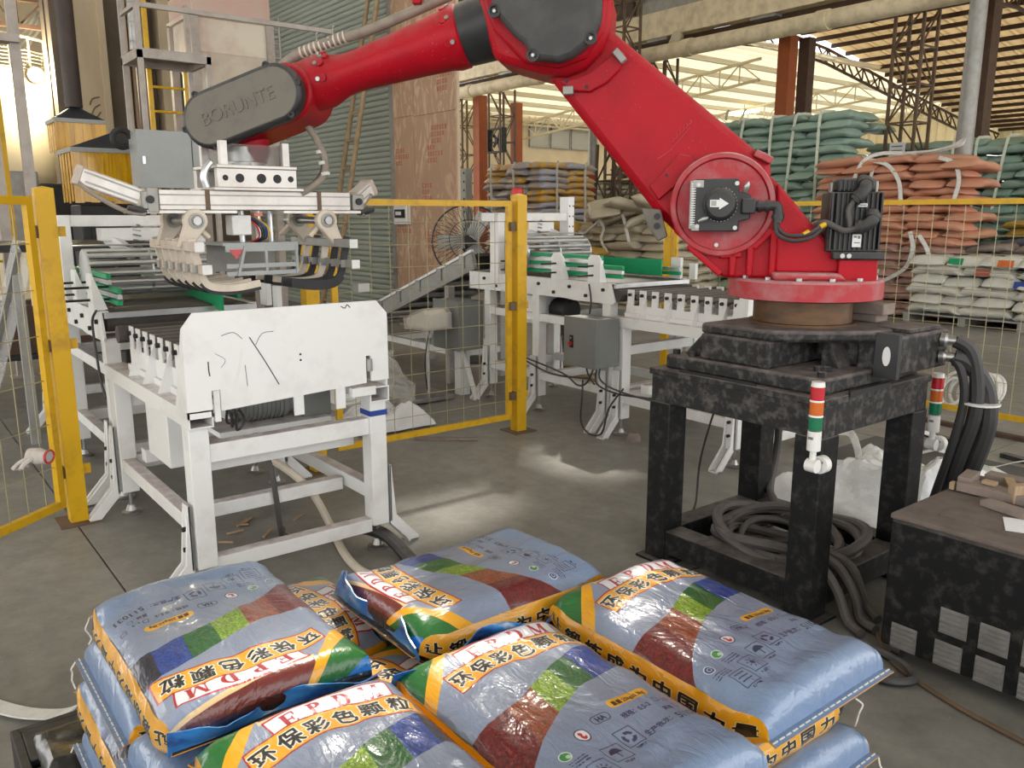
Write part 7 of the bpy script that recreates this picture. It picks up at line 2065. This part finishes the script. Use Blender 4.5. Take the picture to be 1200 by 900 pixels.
# dust hoods with yellow strip curtains on dark ducts
def hood(x0, x1, y0, y1, ze, zt, zb, apex, label, duct):
    t = thing('dust_hood', label, 'hood', ((x0 + x1) / 2, (y0 + y1) / 2, zb))
    ax, ay = apex
    part('roof', MB().add([(x0, y0, ze), (x1, y0, ze), (x1, y1, ze), (x0, y1, ze), (ax, ay, zt)], [(0, 1, 4), (1, 2, 4), (2, 3, 4), (3, 0, 4), (3, 2, 1, 0)]), M['hood_blue'], t, smooth=0)
    part('eave', MB().box(x0 - .01, x1 + .01, y0 - .01, y1 + .01, ze - .05, ze), M['grey_light'], t)
    rn = random.Random(3)
    n = 11
    for k in range(n):
        y = y0 + (k + .5) * (y1 - y0) / n
        part('curtain_strip', MB().box(x1 - .012 - .012 * (k % 2), x1 - .006 - .012 * (k % 2), y - .052 * (y1 - y0) * 1.05, y + .052 * (y1 - y0) * 1.05, zb + rn.uniform(-.02, .02), ze - .04), M['strip_yellow'], t)
    m_ = 9
    for k in range(m_):
        x = x0 + (k + .5) * (x1 - x0) / m_
        part('curtain_strip', MB().box(x - .062 * (x1 - x0), x + .062 * (x1 - x0), y0 + .006 + .012 * (k % 2), y0 + .012 + .012 * (k % 2), zb + rn.uniform(-.02, .02), ze - .04), M['strip_yellow'], t)
    if duct: part('duct', MB().cyl((ax, ay, zt - .03), (ax, ay, 7.2), .11, 14), M['pipe_dark'], t)
    return t
hood(-12.95, -12.35, 2.20, 2.80, 2.83, 3.03, 2.42, (-12.65, 2.5), 'dark pyramid hood with yellow strip curtain, the higher of the two', True)
hood(-11.5, -10.75, 2.05, 2.95, 2.36, 2.58, 1.75, (-11.1, 2.6), 'dark pyramid hood with yellow strip curtain, lower and partly behind the cabinet', False)
t = thing('mixer_machine', 'dark machine body under the yellow curtain hoods', 'machine', (-12.2, 2.2, 0))
part('body', MB().box(-13.1, -12.3, 1.95, 2.9, 0, 2.0), M['dark'], t, bev=.02)
part('hopper_box', MB().box(-12.9, -12.4, 1.45, 1.95, 1.2, 2.15), M['galv'], t, bev=.02)
part('front_panel', MB().box(-12.3, -12.28, 2.0, 2.85, .2, 1.9), M['dark'], t)
t = thing('mixer_machine', 'dark machine standing below the lower yellow hood', 'machine', (-11.1, 2.5, 0))
part('body', MB().box(-11.4, -10.85, 2.1, 2.9, 0, 1.72), M['dark'], t, bev=.02)
part('panel', MB().box(-10.85, -10.83, 2.2, 2.8, .3, 1.5), M['dark'], t)
t = thing('bench_frame', 'dark low equipment frame behind the left feed conveyor', 'machine', (-8.55, 1.5, 0))
for x in (-9.15, -7.95):
    for y in (.5, 2.1):
        part('leg', MB().box(x - .04, x + .04, y - .04, y + .04, 0, 1.3), M['dark'], t)
part('top', MB().box(-9.21, -7.89, .44, 2.16, 1.3, 1.36), M['dark'], t)
part('lower_shelf', MB().box(-9.15, -7.95, .5, 2.1, .4, .44), M['dark'], t)
for k in range(4):
    part('mechanism', MB().box(-8.95 + .25 * k, -8.8 + .25 * k, .7, 1.9, .44, .75 + .1 * (k % 2)), M['rust_dark'], t)
# cream tank with rail and lamp
t = thing('storage_tank', 'big cream round tank with a railed top at the left edge', 'tank', (-18.2, 2.3, 0))
part('shell', MB().lathe((-18.2, 2.1, 0), (0, 0, 1), [(0, 1.15), (1.9, 1.15), (1.95, 1.2), (2.0, 1.15), (2.3, 1.3), (4.05, 1.3)], 40), M['tank'], t)
part('top_rail', MB().tube([(-18.2 + 1.3 * math.cos(2 * PI * k / 24), 2.1 + 1.3 * math.sin(2 * PI * k / 24), 4.6) for k in range(25)], .03, 6, 1), M['shed_white'], t)
for k in range(24):
    a = 2 * PI * k / 24
    part('rail_post', MB().cyl((-18.2 + 1.3 * math.cos(a), 2.1 + 1.3 * math.sin(a), 4.05), (-18.2 + 1.3 * math.cos(a), 2.1 + 1.3 * math.sin(a), 4.6), .018, 6), M['shed_white'], t)
mb = MB()
for j in range(6):
    mb.tube([(-18.2 + 1.3 * math.cos(2 * PI * k / 24), 2.1 + 1.3 * math.sin(2 * PI * k / 24), 4.08 + .06 * j) for k in range(25)], .008, 4, 1)
part('guard_mesh', mb, M['shed_white'], t, stuff=True)
for k in range(4):
    part('feed_pipe', MB().cyl((-17.6 + .0, 2.5 + .1 * k, 4.5), (-17.9, 3.0 + .1 * k, 5.2), .03, 8), M['galv'], t)
t = thing('flood_lamp', 'glowing flood lamp in front of the cream tank', 'lamp', (-16.6, 2.75, 3.75))
part('lens', MB().ball((-16.75, 2.78, 3.95), .07, 14, 8), mat('flood_glow', (1, 1, .9), emis=((1, .90, .65), 14)), t)
part('housing', MB().cyl((-16.88, 2.78, 3.96), (-16.8, 2.78, 3.955), .13, 16), M['dark'], t)
part('arm', MB().bar((-17.1, 2.75, 4.0), (-16.85, 2.78, 3.97), .03, .03), M['dark'], t)
fl_light = bpy.data.lights.new('flood_lamp_light', 'POINT'); fl_light.energy = 420; fl_light.color = (1, .86, .58); fl_light.shadow_soft_size = .15
flo = bpy.data.objects.new('flood_lamp_light', fl_light); COL.objects.link(flo); flo.location = (-16.55, 2.80, 3.93)
# roof truss seen top left, ducts, poles
t = thing('roof_truss', 'dark brown roof truss at the top left over the tank', 'truss', (-16.8, 2, 4.8))
for (z) in (4.72, 5.15):
    part('chord', MB().bar((-16.8, -2, z), (-16.8, 3.1, z), .07, .07), M['rust_dark'], t)
for k in range(12):
    y = -1.8 + .4 * k
    part('web', MB().bar((-16.8, y, 4.72 if k % 2 else 5.15), (-16.8, y + .4, 5.15 if k % 2 else 4.72), .03, .03), M['rust_dark'], t)
    part('web', MB().bar((-16.8, y, 4.72), (-16.8, y, 5.15), .025, .025), M['rust_dark'], t)
t = thing('silver_duct', 'shiny silver spiral duct hanging beside the platform post', 'duct', (-12.9, 3.4, 3.9))
part('duct', MB().cyl((-12.85, 3.42, 3.85), (-12.85, 3.42, 7.2), .10, 16), M['steel'], t)
for k in range(12): part('seam', MB().cyl((-12.85, 3.42, 3.95 + .25 * k), (-12.85, 3.42, 3.965 + .25 * k), .106, 16), M['galv'], t)
t = thing('black_duct', 'black vertical duct left of the yellow ladder', 'duct', (-12.4, 3.35, 0))
part('duct', MB().cyl((-12.4, 3.38, 0), (-12.4, 3.38, 3.7), .12, 14), M['pipe_dark'], t)
for k, (x, y, lab) in enumerate(((-9.52, 1.42, 'tall pale grey steel pole at the far left, the right one'), (-9.52, 1.16, 'tall pale grey steel pole at the far left, the left one'))):
    t = thing('steel_pole', lab, 'pole', (x, y, 0))
    part('pole', MB().box(x - .045, x + .045, y - .045, y + .045, 0, 5.2 if k == 0 else 3.2), M['platform'], t)
    part('foot', MB().box(x - .1, x + .1, y - .1, y + .1, 0, .015), M['platform'], t)
part('cross_plate', MB().box(-9.6, -9.4, .8, 1.45, 3.2, 3.27), M['platform'], t)
# leaning clear guard sheets at the left feed line
t = thing('clear_guard', 'scratched clear plastic guard leaning beside the left feed conveyor', 'guard', (-6.6, .8, 0))
part('sheet', MB().bar((-7.6, .72, .35), (-6.4, .86, 1.35), .30, .006, (0, 1, .2)), M['plastic_clear'], t)
part('edge_rail', MB().bar((-7.6, .70, .35), (-6.4, .84, 1.37), .03, .03), M['galv'], t)
part('prop', MB().bar((-6.6, .84, 0), (-6.6, .84, 1.2), .06, .06), M['galv'], t)
# loose cables on the floor by the near roller table
t = thing('floor_hose', 'black corrugated hose running from the roller table to the pallet', 'hose', (-3.1, 1.9, 0))
part('hose', MB().tube([(-3.55, 1.74, .10), (-3.40, 1.86, .07), (-3.1, 1.84, .035), (-2.75, 1.78, .035), (-2.45, 1.72, .035)], .032, 10), M['rubber'], t)
for k in range(3): part('hose_clip', MB().cyl((-3.0 + .12 * k, 1.82 - .02 * k, .035), (-2.99 + .12 * k, 1.818 - .02 * k, .035), .035, 10), M['galv'], t)
t = thing('floor_hose', 'beige flexible conduit looping under the near roller table', 'hose', (-3.8, 1.6, 0))
part('conduit', MB().tube([(-4.1, 1.35, .42), (-3.95, 1.5, .40), (-3.8, 1.65, .25), (-3.7, 1.72, .06), (-3.45, 1.66, .02), (-3.2, 1.62, .02), (-3.0, 1.66, .02), (-2.8, 1.75, .02)], .020, 9), M['cream_part'], t)
part('grey_cable', MB().tube([(-3.8, 1.38, .62), (-3.7, 1.42, .45), (-3.68, 1.44, .25), (-3.75, 1.48, .05), (-3.9, 1.55, .02)], .013, 8), M['hose'], t)
t = thing('floor_rubbish', 'scatter of wire ends and chips under the near roller table', 'debris', (-3.9, 1.5, 0))
rn = random.Random(9)
for k in range(12):
    x, y = rn.uniform(-4.2, -3.5), rn.uniform(1.25, 1.75)
    part('chip', MB().bar((x, y, .008), (x + rn.uniform(-.1, .1), y + rn.uniform(-.1, .1), .01), .012, .008), M['wood'], t)
# dark clutter on the floor behind the right conveyor
t = thing('dark_drum', 'dark red brown drum under the right feed conveyor', 'drum', (-6.2, 6.3, 0))
part('shell', MB().lathe((-6.6, 6.2, 0), (0, 0, 1), [(0, .28), (.05, .3), (.28, .29), (.30, .31), (.32, .29), (.56, .3), (.6, .28)], 22), M['rust_dark'], t)
for k in range(6):
    x, y = rn.uniform(-8.2, -4.8), rn.uniform(5.6, 6.6)
    mm = rn.choice(('wood_dusty', 'rust', 'galv', 'wood'))
    solo('floor_offcut', MB().bar((x, y, .026), (x + rn.uniform(-.7, .7), y + rn.uniform(-.3, .3), .026), .08, .05), M[mm], 'loose bar behind the right feed conveyor, %s one laid' % ORD1[k], 'offcut', 'loose bars behind the right conveyor', loc=(x, y, 0))
